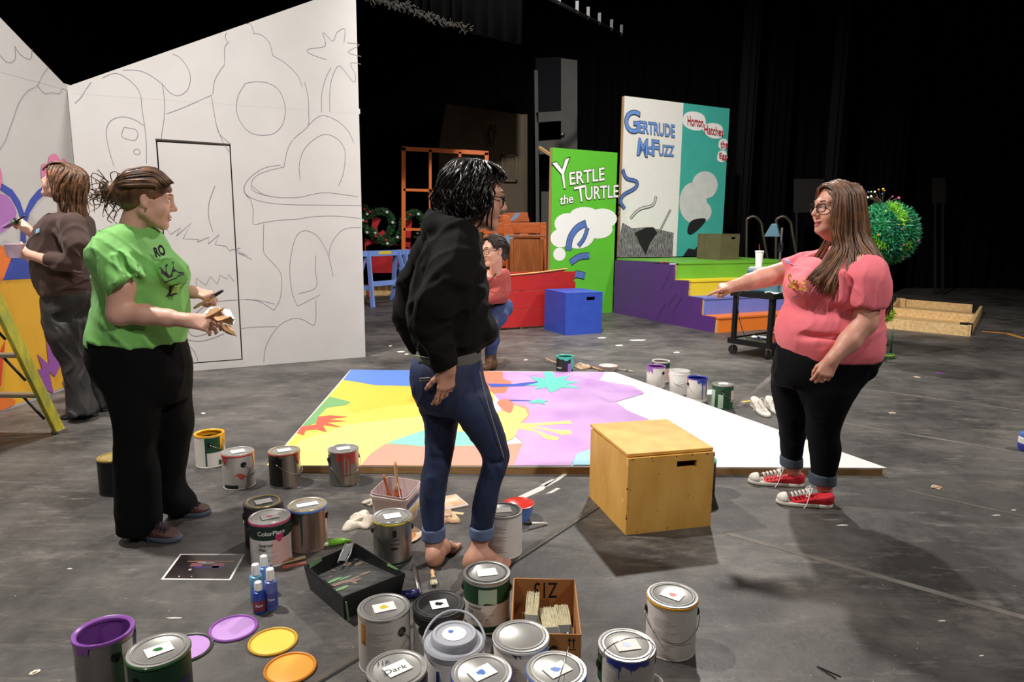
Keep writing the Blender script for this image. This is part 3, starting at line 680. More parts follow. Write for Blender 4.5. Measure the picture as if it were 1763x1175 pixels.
# ------------------------------------------------------------------ red boat cut-out
mat('boat_red', (160, 32, 30), 0.42, var=0.08, vscale=4); mat('boat_edge', (206, 150, 90), 0.6)
X6 = (820, 380, 4.196)
BPl = Plane((-0.75, 9.05), (1.10, 9.95))
tbt = thing('boat_cutout', 'red plank boat prow cut-out standing behind the blue cube', 'boat', BPl.o, BPl.rz)
def b6(x, y): return BPl.uv(X6[0] + x / X6[2], X6[1] + y / X6[2])
e0 = b6(718, 440)
L_top = [b6(-260, 418), b6(0, 412), b6(230, 397), b6(440, 378), b6(655, 350)]
zt = lambda u: float(np.interp(u, [p[0] for p in L_top], [p[1] for p in L_top]))
ul, ur = b6(-260, 418)[0], b6(655, 350)[0]
z3 = [0.03, 0.285, 0.54, 0.80]
for k in range(4):
    lo = z3[k]; poly = []
    urr = [b6(560, 600)[0], b6(640, 600)[0], b6(690, 560)[0], b6(632, 455)[0]][k]
    urt = [b6(640, 600)[0], b6(690, 560)[0], b6(718, 470)[0], ur][k]
    if k < 3: poly = [(ul, lo), (urr, lo), (urt, z3[k + 1] - 0.006), (ul, z3[k + 1] - 0.006)]
    else: poly = [(ul, lo), (urr, lo)] + [(u, zt(u)) for u in np.linspace(urt, ul, 6)]
    mb = MB(); slab(mb, poly, 0, 0.02); bevel(mb.build('plank', 'boat_red', tbt), 0.003)
mb = MB(); slab(mb, [b6(632, 460), b6(718, 440), b6(716, 520), b6(640, 520)], 0.004, 0.022); mb.build('prow_step', 'boat_red', tbt)
mb = MB()
for u in np.linspace(ul + 0.1, ur - 0.15, 4): mb.beam((u, 0.05, 0.0), (u, 0.05, zt(u) - 0.03), 0.05, 0.05, (0, 1, 0))
mb.build('rib', 'bare_pine', tbt)
mb = MB(); n = 12; vs = []
for u in np.linspace(ul, ur, n): vs += [(u, -0.004, zt(u) + 0.004)]
mb.tube(vs, 0.012, 6); mb.build('gunwale', 'boat_edge', tbt)

# ------------------------------------------------------------------ wings clutter upstage
mat('frame_orange', (214, 106, 36), 0.5, var=0.1); mat('pew_wood', (206, 104, 44), 0.42, col2=(176, 82, 34), vscale=3, stretch=(1, 8, 8)); mat('desk_wood', (150, 84, 36), 0.4, col2=(126, 66, 26), vscale=3, stretch=(6, 6, 1))
mat('tape_blue', (110, 150, 186), 0.6)
def A3(px, py, Y): return aty(px, py, Y)
def bars(name, label, cat, segs, Y, m, w, d=0.05, part='bar', dy=0.0):
    """flat frame made of bars given by photo points at depth Y"""
    P0 = A3(segs[0][0], segs[0][1], Y); t = thing(name, label, cat, (P0.x, Y, 0))
    for s_ in segs:
        a, b = A3(s_[0], s_[1], Y), A3(s_[2], s_[3], Y); mb = MB()
        mb.beam((a.x - P0.x, dy, a.z), (b.x - P0.x, dy, b.z), s_[4] if len(s_) > 4 else w, d, (0, 1, 0)); mb.build(s_[5] if len(s_) > 5 else part, m, t)
    return t
tf = bars('window_frame', 'orange wooden window frame with six open panes', 'window frame',
     [(695, 254, 695, 470, 0.075, 'stile'), (838, 263, 838, 470, 0.075, 'stile'), (692, 256, 841, 264, 0.075, 'rail'), (695, 327, 838, 331, 0.05, 'rail'), (695, 395, 838, 397, 0.05, 'rail'),
      (741, 258, 741, 470, 0.05, 'muntin'), (792, 262, 792, 470, 0.05, 'muntin'), (692, 464, 841, 464, 0.075, 'rail')], 13.3, 'frame_orange', 0.06)
mb = MB()
for px in (705, 820):
    a = A3(px, 470, 13.3); mb.beam((a.x - tf.location.x, 0.03, 0.0), (a.x - tf.location.x, 0.03, a.z), 0.08, 0.04, (0, 1, 0)); mb.beam((a.x - tf.location.x, 0.0, 0.03), (a.x - tf.location.x, 0.4, 0.03), 0.06, 0.06)
mb.build('stand', 'bare_pine', tf)
def board(mb, pts, Y, th, ox, oy):
    P = [A3(x, y, Y) for x, y in pts]; n = len(P)
    vs = [(p.x - ox, Y - oy, p.z) for p in P] + [(p.x - ox, Y - oy + th, p.z) for p in P]
    mb.add(vs, [tuple(range(n)), tuple(range(2 * n - 1, n - 1, -1))] + [(i, n + i, n + (i + 1) % n, (i + 1) % n) for i in range(n)])
# upright piano-like wooden pews
def pew(name, label, Y, parts, grp=None):
    P0 = A3(parts[0][1][0][0], parts[0][1][0][1], Y); t = thing(name, label, 'pew', (P0.x, Y, 0), 0, grp)
    for nm, pts, dy, thk, m in parts:
        mb = MB(); board(mb, pts, Y + dy, thk, P0.x, Y); bevel(mb.build(nm, m, t), 0.008)
    return t
fz = lambda Y, px: 393 + 0.0087 * (px - 881) + 1.40 * F / Y
b1 = fz(13.4, 850)
pew('wooden_pew', 'orange wooden pew with slatted back beyond the crouching woman', 12.5,
    [('back_board', [(832, 384), (940, 383), (940, 402), (832, 403)], 0.0, 0.04, 'pew_wood'), ('back_board', [(832, 405), (940, 404), (940, 421), (832, 422)], 0.0, 0.04, 'pew_wood'), ('back_board', [(832, 424), (940, 423), (940, 441), (832, 443)], 0.0, 0.04, 'pew_wood'),
     ('seat', [(832, 466), (940, 466), (940, 472), (832, 472)], -0.42, 0.42, 'pew_wood'), ('end_panel', [(864, 370), (878, 372), (888, 420), (894, 470), (894, fz(12.3, 890)), (874, fz(12.3, 874)), (870, 440)], -0.46, 0.05, 'pew_wood'),
     ('end_panel', [(930, 383), (941, 383), (941, fz(12.3, 940)), (930, fz(12.3, 930))], -0.46, 0.05, 'pew_wood')])
pew('wooden_pew', 'orange wooden pew just behind the hooded woman, below the window frame', 12.6,
    [('back_board', [(738, 366), (800, 366), (800, 384), (738, 384)], 0, 0.04, 'pew_wood'), ('back_board', [(738, 387), (800, 387), (800, 404), (738, 404)], 0, 0.04, 'pew_wood'), ('end_panel', [(734, 366), (746, 366), (752, 420), (752, fz(12.6, 752)), (734, fz(12.6, 734))], -0.3, 0.05, 'pew_wood'),
     ('back_board', [(738, 407), (800, 407), (800, 424), (738, 424)], 0, 0.04, 'pew_wood')])
pew('wooden_pew', 'dark red-brown pew back standing farthest behind the others', 13.6,
    [('back_board', [(866, 367), (908, 366), (912, 382), (866, 383)], 0, 0.05, 'pew_wood'), ('end_panel', [(895, 366), (909, 366), (914, fz(13.6, 912)), (895, fz(13.6, 895))], 0.06, 0.04, 'pew_wood'), ('end_panel', [(860, 370), (872, 369), (872, fz(13.6, 872)), (860, fz(13.6, 860))], 0.06, 0.04, 'pew_wood')])
# brown lectern desk
def desk():
    Y = 11.4; a = A3(878, 406, Y); b = A3(936, 406, Y); h = a.z; t = thing('wooden_desk', 'brown wooden desk end left of the green poster flat', 'desk', (a.x, Y, 0))
    wd = b.x - a.x
    for nm, c, d in (('end_panel', (wd / 2, 0, h / 2 - 0.015), (wd - 0.12, 0.03, h - 0.03)), ('stile', (0.03, -0.012, h / 2 - 0.02), (0.06, 0.06, h - 0.04)), ('stile', (wd - 0.03, -0.012, h / 2 - 0.02), (0.06, 0.06, h - 0.04)), ('top', (wd / 2, 0.15, h), (wd + 0.04, 0.42, 0.035)), ('back_panel', (wd / 2, 0.32, h / 2 - 0.02), (wd - 0.05, 0.03, h - 0.04))):
        mb = MB(); mb.box(c, d); bevel(mb.build(nm, 'desk_wood', t), 0.006)
desk()
def tapes():
    Y = 12.28
    for i, (pts, l) in enumerate((([(868, 384), (873, 379), (882, 375), (888, 367), (896, 367), (891, 375), (876, 384)], 'blue tape strip trailing over the pew back'), ([(870, 405), (886, 405), (884, 424), (870, 424)], 'blue cloth square hanging beside the brown desk'))):
        Yi = 12.48 if i == 0 else 12.0
        mb = MB(); board(mb, pts, Yi, 0.006, 0, 0); tag(mb.build('blue_tape', 'tape_blue', None), l, 'tape')
tapes()
# leaning brown flat with wall sconce and picture frame
mat('brown_flat', (74, 61, 40), 0.7, var=0.15, vscale=2); mat('brown_flat2', (70, 58, 40), 0.75, var=0.15); mat('brass', (196, 150, 70), 0.3, 1.0); mat('gilt_dark', (70, 56, 34), 0.5, 0.4)
def brownflat():
    Y = 14.2; a = A3(756, 252, Y); t = thing('scenery_flat', 'leaning olive brown flat with wall sconce, behind the orange window frame', 'scenery flat', (a.x, Y, 0))
    k = fz(Y, 800)
    mb = MB(); board(mb, [(752, k), (906, k), (906, 198), (768, 179), (756, 250)], Y, 0.04, a.x, Y); mb.build('panel', 'brown_flat', t)
    mb = MB(); board(mb, [(902, k), (908, k), (908, 197), (902, 197)], Y - 0.03, 0.03, a.x, Y); mb.build('trim', 'brown_flat2', t)
    c = A3(846, 228, Y); s_ = thing('wall_sconce', 'dark wall sconce with two candle bulbs on the brown flat', 'sconce', (c.x, Y - 0.02, c.z))
    mb = MB(); mb.lathe([(0.0, -0.3), (0.03, -0.25), (0.05, -0.1), (0.09, 0.0), (0.06, 0.06), (0.0, 0.08)], 12); o = mb.build('body', 'gilt_dark', s_, True); o.location = (0, -0.08, 0)
    for x in (-0.06, 0.06):
        mb = MB(); mb.tube([(x * 0.4, -0.08, 0.0), (x, -0.12, 0.05), (x, -0.12, 0.14)], 0.015, 6); mb.build('candle', 'gilt_dark', s_); mb = MB(); mb.ball((x, -0.12, 0.165), 0.022); mb.build('bulb', 'brass', s_, 'all')
    c = A3(877, 290, Y); p = thing('picture_frame', 'dark gilt picture frame hanging on the brown flat', 'picture frame', (c.x, Y - 0.02, c.z))
    for (x, z, w_, h_) in ((-0.14, 0, 0.05, 0.54), (0.14, 0, 0.05, 0.54), (0, 0.25, 0.33, 0.05), (0, -0.25, 0.33, 0.05)):
        mb = MB(); mb.box((x, -0.02, z), (w_, 0.04, h_)); bevel(mb.build('moulding', 'gilt_dark', p), 0.008)
    mb = MB(); mb.box((0, -0.008, 0), (0.26, 0.01, 0.48)); mb.build('picture', 'brown_flat2', p)
brownflat()
mat('grey_flat', (70, 69, 66), 0.7, var=0.15, vscale=2)
def greyflat():
    Y = 14.6; a = A3(925, 250, Y); t = thing('scenery_flat', 'grey door flat with dark window openings behind the green poster flat', 'scenery flat', (a.x, Y, 0)); k = fz(Y, 960)
    for nm, pts in (('stile', [(966, 100), (994, 104), (994, k), (966, k)]), ('rail', [(923, 194), (966, 191), (966, 208), (925, 211)]), ('rail', [(927, 243), (966, 240), (966, 262), (929, 266)]), ('stile', [(920, 120), (926, 121), (930, k), (924, k)]), ('panel', [(932, 330), (966, 330), (966, k), (932, k)])):
        mb = MB(); board(mb, pts, Y, 0.05, a.x, Y); mb.build(nm, 'grey_flat', t)
    mb = MB(); board(mb, [(922, 100), (966, 98), (966, 191), (923, 194)], Y + 0.02, 0.02, a.x, Y); mb.build('dark_panel', 'drape_grey', t)
    c = A3(968, 232, Y); mb = MB(); mb.ball((c.x - a.x, -0.04, c.z), 0.05); mb.build('knob', 'steel_dull', t, 'all')
greyflat()
a = A3(929, 254, 11.3); b = A3(946, 266, 11.0); mb = MB(); mb.beam(a, b, 0.04, 0.04); t = mb.build('timber_stick', 'bare_pine'); tag(t, 'pale timber stick poking out behind the green poster flat', 'stick')
mat('dark_board', (22, 20, 18), 0.8)
for (x0, y0, x1, y1, Y, l) in ((1367, 308, 1420, 366, 15.0, 'faint brown board in the dark behind the pointing woman'), (1606, 306, 1628, 350, 15.4, 'faint dark panel right of the round green tree')):
    P0 = A3(x0, y1, Y); t = thing('wall_board', l, 'board', (P0.x, Y, 0)); mb = MB(); board(mb, [(x0, y0), (x1, y0), (x1, y1), (x0, y1)], Y, 0.03, P0.x, Y); mb.build('panel', 'dark_board', t)
    mb = MB(); k = fz(Y, x0); board(mb, [(x0 + 3, y1), (x0 + 6, y1), (x0 + 6, k), (x0 + 3, k)], Y, 0.03, P0.x, Y); board(mb, [(x1 - 6, y1), (x1 - 3, y1), (x1 - 3, k), (x1 - 6, k)], Y, 0.03, P0.x, Y); mb.build('leg', 'dark_board', t)

# ------------------------------------------------------------------ red sleigh boards with garland wreaths
mat('sleigh_red', (176, 26, 34), 0.5, var=0.1); mat('garland_green', (52, 98, 54), 0.7, col2=(30, 60, 32), vscale=30); mat('tinsel_white', (206, 206, 200), 0.5)
def sleigh():
    Y = 13.6; a = A3(632, 450, Y); k = fz(Y, 660); t = thing('sleigh_cutout', 'red sleigh cut-out with curled posts behind the blue sawhorses', 'sleigh', (a.x, Y, 0))
    for nm, pts in (('side_board', [(630, 424), (640, 420), (690, 424), (712, 428), (700, 440), (702, 458), (690, 470), (640, 470), (630, 452)]), ('back_board', [(628, 410), (640, 414), (640, 375), (650, 374), (656, 378), (649, 392), (651, 402), (660, 396), (663, 402), (652, 414), (700, 424), (690, 438), (628, 440)]), ('post', [(686, 428), (697, 400), (700, 378), (710, 376), (708, 395), (706, 428)])):
        mb = MB(); board(mb, pts, Y, 0.04, a.x, Y); mb.build(nm, 'sleigh_red', t)
    mb = MB(); board(mb, [(634, 468), (642, 468), (642, k), (634, k)], Y, 0.04, a.x, Y); board(mb, [(680, 468), (688, 468), (688, k), (680, k)], Y, 0.04, a.x, Y); mb.build('leg', 'sleigh_red', t)
sleigh()
def garland(label, pts, Y, r0, seed):
    P = [A3(x, y, Y) for x, y in pts]; c = P[0].copy(); t = thing('garland', label, 'garland', c, 0, 'evergreen garlands')
    C = catmull([p - c for p in P], 10); r = random.Random(seed); mb = MB(); mb.tube(C, 0.025, 6); mb.build('wire_core', 'garland_green', t)
    mb = MB()
    for p in C:
        for _ in range(26):
            d = Vector((r.gauss(0, 1), r.gauss(0, 1), r.gauss(0, 1))).normalized(); L_ = r0 * r.uniform(.6, 1.1); s_ = d.orthogonal().normalized() * 0.014
            q = p + d * 0.01; e = p + d * L_; mb.add([q - s_, q + s_, e], [(0, 1, 2)])
    mb.build('needles', 'garland_green', t)
    for i in range(5):
        p = C[int((i + 0.5) * len(C) / 5)]; mb = MB(); mb.ball(p + Vector((r.uniform(-.05, .05), -r0 * 0.8, r.uniform(-.05, .05))), 0.03); mb.build('ornament', 'tinsel_white' if i % 3 else 'sleigh_red', t, 'all')
garland('evergreen garland ring at the left end of the red sleigh', [(634, 372), (645, 366), (660, 364), (672, 372), (675, 386), (670, 402), (658, 414), (646, 408), (640, 396)], 13.46, 0.1, 1)
garland('evergreen garland swag joining both sleigh posts', [(644, 400), (656, 414), (672, 418), (686, 408), (692, 394), (694, 380), (702, 370)], 13.4, 0.09, 2)
garland('evergreen garland arch over the right sleigh post', [(700, 372), (712, 366), (724, 372), (729, 386), (726, 400), (718, 406)], 13.44, 0.09, 3)
garland('short evergreen garland end beside the white flat', [(629, 356), (631, 368), (628, 384), (634, 400)], 13.44, 0.08, 4)
# ------------------------------------------------------------------ blue sawhorses
mat('saw_blue', (122, 150, 218), 0.55, var=0.08)
def sawhorse(label, p, rz, yellow=False):
    t = thing('sawhorse', label, 'sawhorse', p, rz, 'blue sawhorses'); h = 0.98; w = 1.05
    mb = MB(); mb.box((0, 0, h - 0.05), (w, 0.045, 0.1)); bevel(mb.build('top_beam', 'saw_blue', t), 0.004)
    for sx in (-1, 1):
        for sy in (-1, 1):
            mb = MB(); mb.beam((sx * (w / 2 - 0.16), sy * 0.03, h - 0.03), (sx * (w / 2 - 0.02), sy * 0.27, 0.0), 0.09, 0.028, (1, 0, 0)); mb.build('leg', 'saw_blue', t)
        mb = MB(); mb.beam((sx * (w / 2 - 0.09), -0.17, 0.33), (sx * (w / 2 - 0.09), 0.17, 0.33), 0.028, 0.08); mb.build('brace', 'saw_blue', t)
    mb = MB(); mb.beam((-w / 2 + 0.1, -0.14, 0.4), (w / 2 - 0.1, -0.14, 0.4), 0.03, 0.09); mb.build('stretcher', 'saw_blue', t)
    if yellow:
        mb = MB(); mb.box((0.05, -0.0005, h - 0.04), (0.3, 0.0475, 0.05)); mb.build('paint_mark', 's_yellow', t)
    return t
p = fl(668, 522); sawhorse('light blue sawhorse with yellow paint mark on its beam', (p.x - 0.05, p.y - 0.2, 0), 0.95, True)
p = fl(712, 515); sawhorse('light blue sawhorse half hidden behind the hooded woman', (p.x + 0.15, p.y - 0.1, 0), 0.8)
for i, (x, y, l) in enumerate(((640, 500, 'pine offcut plank lying behind the sawhorse, lower one'), (655, 486, 'pine offcut plank lying behind the sawhorse, upper one'))):
    p = fl(x, y + 8); mb = MB(); mb.box((0.35, 0, 0.06 + 0.1 * i), (1.3, 0.5, 0.1)); o = mb.build('pine_offcut', 'pine_light'); o.location = (p.x - 0.3, 14.3 + 0.05 * i, 0); o.rotation_euler = (0, 0, 0.1 * i - .05); bevel(o, 0.004); tag(o, l, 'plank', 'pine offcuts'); o.location.z = -0.01 + 0.0 * i
# ------------------------------------------------------------------ pine tray frame (right)
def tray():
    z = 0.15; A, B, C_, D = fl(1519, 547.5, z), fl(1669, 561, z), fl(1690, 526, z), fl(1548, 514.5, z)
    A0 = A.copy(); t = thing('pine_crate', 'open pine plank crate lying on the floor behind the round tree', 'crate', (A.x, A.y, 0))
    V = [Vector((p.x - A0.x, p.y - A0.y, z / 2)) for p in (A, B, C_, D)]
    for i, nm in ((0, 'front_board'), (1, 'end_board'), (2, 'back_board'), (3, 'end_board')):
        mb = MB(); mb.beam(V[i], V[(i + 1) % 4], 0.045, z); bevel(mb.build(nm, 'pine_light', t), 0.003)
    m1 = V[0].lerp(V[3], 0.5); m2 = V[1].lerp(V[2], 0.5); mb = MB(); mb.beam(m1, m2, 0.045, z - 0.01); mb.build('middle_board', 'pine_light', t)
    mb = MB(); c = (V[0] + V[1] + V[2] + V[3]) / 4
    mb.prism([(c + (v - c) * 0.97).xy.to_tuple() for v in V], 0.006, 0.02); mb.build('bottom_board', 'pine_light', t)
    for v in (V[1], V[2], V[3]):
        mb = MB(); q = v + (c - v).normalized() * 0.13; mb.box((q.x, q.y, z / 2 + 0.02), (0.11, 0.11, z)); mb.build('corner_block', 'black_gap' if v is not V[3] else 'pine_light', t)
tray()
# ------------------------------------------------------------------ bent handrails
for px, Y, l in ((1296, 13.4, 'bent black metal handrail nearest the teal poster flat'), (1347, 13.2, 'bent black metal handrail farther from the poster flats')):
    a = A3(px - 10, 440, Y); q = A3(px - 10, 378, Y); r_ = A3(px + 2, 373, Y); e = A3(px + 14, 384, Y); e2 = A3(px + 26, 450, Y); t = thing('handrail', l, 'handrail', (a.x, Y, 0), 0, 'bent handrails')
    o_ = Vector((a.x, Y, 0)); mb = MB()
    mb.tube(catmull([Vector((0, 0, 0.0)), Vector((0, 0, 0.6)), q - o_ - Vector((0, 0, 0.1)), q - o_, r_ - o_, e - o_, e.lerp(e2, 0.3) - o_, e2 - o_, e2 - o_ + Vector((0.08, 0, -0.3)), Vector((e2.x - a.x + 0.3, 0, 0.0))], 8), 0.03, 10)
    mb.build('rail', 'steel_dull' if px < 1200 else 'rail_metal' if 'rail_metal' in MATS else mat('rail_metal', (120, 114, 98), 0.35, 0.9), t, 'all')
    mb = MB(); mb.lathe([(0.07, 0), (0.07, 0.015), (0.035, 0.03)], 16); mb.build('base_flange', 'black_metal', t)

# ------------------------------------------------------------------ AV cart with overhead projector
def cart():
    w1, w3, w2 = fl(1257, 609), fl(1320, 620), fl(1293, 600)
    u = (w3 - w1); wd = 0.47; u.normalize(); v = Vector((-u.y, u.x, 0)); ln = 0.78
    rz = math.atan2(v.y, v.x) - math.pi / 2
    t = thing('utility_cart', 'black rolling utility cart carrying the overhead projector', 'cart', w1, math.atan2(u.y, u.x)); h = 0.70; zs = 0.16
    for i, (x, y) in enumerate(((0.02, 0.02), (wd, 0.02), (0.02, ln), (wd, ln))):
        mb = MB(); mb.box((x, y, (h + 0.12) / 2), (0.045, 0.045, h - 0.12)); mb.build('leg', 'black_metal', t)
        c = MB(); c.M = Matrix.Translation((x, y, 0.052)) @ Matrix.Rotation(0.5 + i, 4, 'Z') @ Matrix.Rotation(math.pi / 2, 4, 'X'); c.lathe([(0.0, -0.014), (0.045, -0.014), (0.052, -0.008), (0.052, 0.008), (0.045, 0.014), (0.0, 0.014)], 20)
        o = c.build('caster_wheel', 'rubber', t, True)
        f = MB(); f.M = Matrix.Translation((x, y, 0)) @ Matrix.Rotation(0.5 + i, 4, 'Z'); f.beam((0, -0.02, 0.05), (0, -0.02, 0.12), 0.03, 0.004); f.beam((0, 0.02, 0.05), (0, 0.02, 0.12), 0.03, 0.004); f.box((0, 0, 0.118), (0.04, 0.05, 0.006)); f.build('caster_fork', 'steel', t)
    for z, nm in ((h, 'top_shelf'), (zs, 'lower_shelf')):
        mb = MB(); mb.box((wd / 2 + 0.01, ln / 2 + 0.01, z), (wd + 0.05, ln + 0.05, 0.02)); mb.build(nm, 'black_metal' if z > .5 else 'shelf_dull', t)
        for (c, d) in (((wd / 2 + .01, -0.02, z - 0.005), (wd + 0.07, 0.02, 0.06)), ((wd / 2 + .01, ln + 0.04, z - 0.005), (wd + 0.07, 0.02, 0.06)), ((-0.02, ln / 2 + .01, z - 0.005), (0.02, ln + 0.05, 0.06)), ((wd + 0.04, ln / 2 + .01, z - 0.005), (0.02, ln + 0.05, 0.06))):
            mb = MB(); mb.box(c, d); mb.build('shelf_lip', 'black_metal', t)
    M0 = Matrix.Translation(w1) @ Matrix.Rotation(math.atan2(u.y, u.x), 4, 'Z')
    def onc(x, y, z): return M0 @ Vector((x, y, z))
    rzc = math.atan2(u.y, u.x)
    p = thing('overhead_projector', 'dusty blue overhead projector standing on the black cart', 'projector', onc(0.22, 0.22, h + 0.0105), rzc + 0.5)
    mb = MB(); mb.box((0, 0, 0.14), (0.34, 0.30, 0.26)); bevel(mb.build('body', 'proj_blue', p), 0.02)
    mb = MB(); mb.box((0, 0, 0.277), (0.30, 0.27, 0.012)); mb.build('glass_stage', 'stage_glass', p)
    for sx in (-1, 1):
        for sy in (-1, 1):
            mb = MB(); mb.lathe([(0.015, 0), (0.015, 0.012)], 10, (sx * 0.14, sy * 0.12, 0)); mb.build('foot', 'rubber', p)
    mb = MB(); mb.box((0.19, 0.02, 0.12), (0.06, 0.2, 0.2)); bevel(mb.build('lamp_housing', 'proj_teal', p), 0.01)
    mb = MB(); mb.box((0.15, 0.13, 0.46), (0.022, 0.03, 0.52)); mb.build('post', 'steel_dull', p); mb = MB(); mb.box((0.15, 0.13, 0.5), (0.05, 0.06, 0.1)); bevel(mb.build('focus_block', 'rubber', p), 0.006)
    mb = MB(); mb.add([(-.02, -.08, .62), (.14, -.08, .62), (.14, .16, .62), (-.02, .16, .62), (0.05, -.08, .76), (0.1, -.08, .76), (0.1, .16, .76), (0.05, .16, .76)], [(3, 2, 1, 0), (4, 5, 6, 7), (0, 1, 5, 4), (1, 2, 6, 5), (2, 3, 7, 6), (3, 0, 4, 7)]); bevel(mb.build('mirror_head', 'proj_blue', p), 0.006)
    mb = MB(); mb.tube(catmull([(-0.15, -0.14, 0.05), (-0.24, -0.2, -0.05), (-0.2, -0.25, -0.3), (-0.12, -0.22, -0.5), (-0.05, -0.16, -0.46), (0.0, -0.1, -0.5)], 8), 0.004, 6); pc = thing('power_cord', 'thin black power cord dangling from the projector into the cart', 'cord', p.location, rzc + 0.5); mb.build('cable', 'rubber', pc, 'all'); mb = MB(); mb.box((0.0, -0.1, -0.505), (0.025, 0.02, 0.03)); mb.build('plug', 'rubber', pc)
    c = thing('drink_cup', 'white foam drink cup with red straw on the projector', 'cup', onc(0.2, 0.14, h + 0.2955), 0)
    mb = MB(); mb.lathe([(0.0, 0.0), (0.032, 0.0), (0.045, 0.165), (0.048, 0.166), (0.048, 0.176), (0.04, 0.18), (0.0, 0.18)], 24); mb.build('cup', 'foam_white', c, True)
    mb = MB(); mb.tube([(0.0, 0, 0.18), (-0.008, 0, 0.25)], 0.004, 8); mb.build('straw', 'letter_red', c)
    q = thing('paper_plate', 'blue and white paper plate on the lower cart shelf', 'plate', onc(0.17, 0.3, zs + 0.011), 0)
    mb = MB(); mb.lathe([(0, 0), (0.07, 0.0), (0.1, 0.015), (0.102, 0.017), (0.07, 0.003), (0, 0.003)], 24); mb.build('dish', 'white_paper', q, True); mb = MB(); mb.lathe([(0, 0.0035), (0.06, 0.0035), (0.06, 0.0045), (0, 0.0045)], 20); mb.build('blue_print', 'p_blue', q)
    b = thing('red_bin', 'small reddish bin on the lower cart shelf', 'bin', onc(wd - 0.1, 0.25, zs + 0.0105), rzc)
    mb = MB(); mb.lathe([(0.05, 0), (0.07, 0.14), (0.074, 0.14), (0.074, 0.15), (0.066, 0.15), (0.048, 0.01), (0, 0.01)], 20); mb.build('tub', 'bin_red', b, True); mb = MB(); mb.lathe([(0.072, 0.1), (0.0725, 0.12)], 20); mb.build('band', 'p_salmon', b)
    n_ = thing('tissue_sheet', 'crumpled white paper sheet on the cart top', 'paper', onc(wd - 0.1, 0.2, h + 0.011), 0); mb = MB(); r = random.Random(2); N_ = 7
    vs = [((i / (N_ - 1) - .5) * 0.22, (j / (N_ - 1) - .5) * 0.2, 0.004 + r.random() * 0.02) for j in range(N_) for i in range(N_)]
    mb.add(vs, [(j * N_ + i, j * N_ + i + 1, (j + 1) * N_ + i + 1, (j + 1) * N_ + i) for j in range(N_ - 1) for i in range(N_ - 1)]); o = mb.build('sheet', 'white_paper', n_); o.modifiers.new('s', 'SOLIDIFY').thickness = 0.001
mat('rubber', (20, 20, 20), 0.6); mat('shelf_dull', (70, 68, 62), 0.6, var=0.2); mat('proj_blue', (74, 108, 122), 0.5, var=0.05); mat('proj_teal', (92, 138, 148), 0.4); mat('stage_glass', (210, 214, 212), 0.15); mat('foam_white', (238, 232, 228), 0.6); mat('bin_red', (176, 84, 60), 0.5)
cart()
# ------------------------------------------------------------------ round tinsel tree and small props behind the pointing woman
mat('tinsel_green', (52, 156, 96), 0.45, col2=(30, 118, 86), vscale=7); mat('tinsel_lime', (120, 190, 44), 0.45); mat('trunk', (70, 60, 40), 0.7)
def tree():
    Y = 7.4; c = A3(1524, 402, Y); t = thing('tinsel_tree', 'round green tinsel tree with coloured baubles behind the pointing woman', 'tree', (c.x, Y, 0)); R_ = 0.335
    mb = MB(); mb.tube([(-0.05, 0, 0.12), (0.02, 0, 0.5), (-0.03, 0, 0.9), (0, 0, c.z)], [0.04, 0.035, 0.03, 0.03], 10); mb.build('trunk', 'trunk', t, 'all')
    mb = MB(); mb.lathe([(0, 0), (0.13, 0), (0.15, 0.12), (0.14, 0.12), (0.12, 0.1), (0, 0.1)], 24, (-0.05, 0, 0)); mb.build('pot', 'garland_green', t, True)
    r = random.Random(5); cols = {'tinsel_green': MB(), 'tinsel_lime': MB()}
    mb = MB(); mb.ball((0, 0, c.z), R_ * 0.86, 24, 16); mb.build('core', 'tinsel_green', t, 'all')
    for i in range(14000):
        d = Vector((r.gauss(0, 1), r.gauss(0, 1), r.gauss(0, 1))).normalized()
        lime = (math.sin(d.x * 7 + 2 * d.z) + math.sin(d.z * 6 - d.y * 5)) > 1.1
        p = Vector((0, 0, c.z)) + d * R_ * r.uniform(.78, .93); tn = (d + Vector((r.gauss(0, .7), r.gauss(0, .7), r.gauss(0, .7)))).normalized(); s_ = d.cross(tn)
        if s_.length < 1e-3: continue
        s_ = s_.normalized() * 0.009; e = p + tn * r.uniform(.03, .065)
        cols['tinsel_lime' if lime else 'tinsel_green'].add([p - s_, p + s_, e], [(0, 1, 2)])
    for k, m_ in cols.items():
        o = m_.build('tinsel', k, t); o['kind'] = 'stuff'
    oc = ['b_yellow', 'b_pink', 'b_blue', 'b_orange', 'b_red', 'b_white']
    for nm, cc in zip(oc, ((240, 200, 60), (220, 90, 150), (60, 110, 200), (236, 140, 40), (200, 50, 50), (230, 230, 220))): mat(nm, cc, 0.3)
    for i in range(34):
        d = Vector((r.gauss(0, 1), r.gauss(-.5, 1), r.gauss(0, 1))).normalized(); mb = MB(); mb.ball(Vector((0, 0, c.z)) + d * R_ * 1.0, r.uniform(.006, .012)); mb.build('bauble', oc[i % 6], t, 'all')
    mb = MB(); q0 = Vector((-0.06, 0, c.z + R_ * 0.9))
    for i in range(14):
        e = q0 + Vector((r.uniform(-.2, .2), r.uniform(-.08, .08), r.uniform(.06, .16))); mb.tube([q0, e], 0.003, 4)
        bb = MB(); bb.ball(e, r.uniform(.008, .014)); bb.build('bauble', oc[(i * 5) % 6], t, 'all')
    mb.build('topper_sprigs', 'trunk', t)
tree()
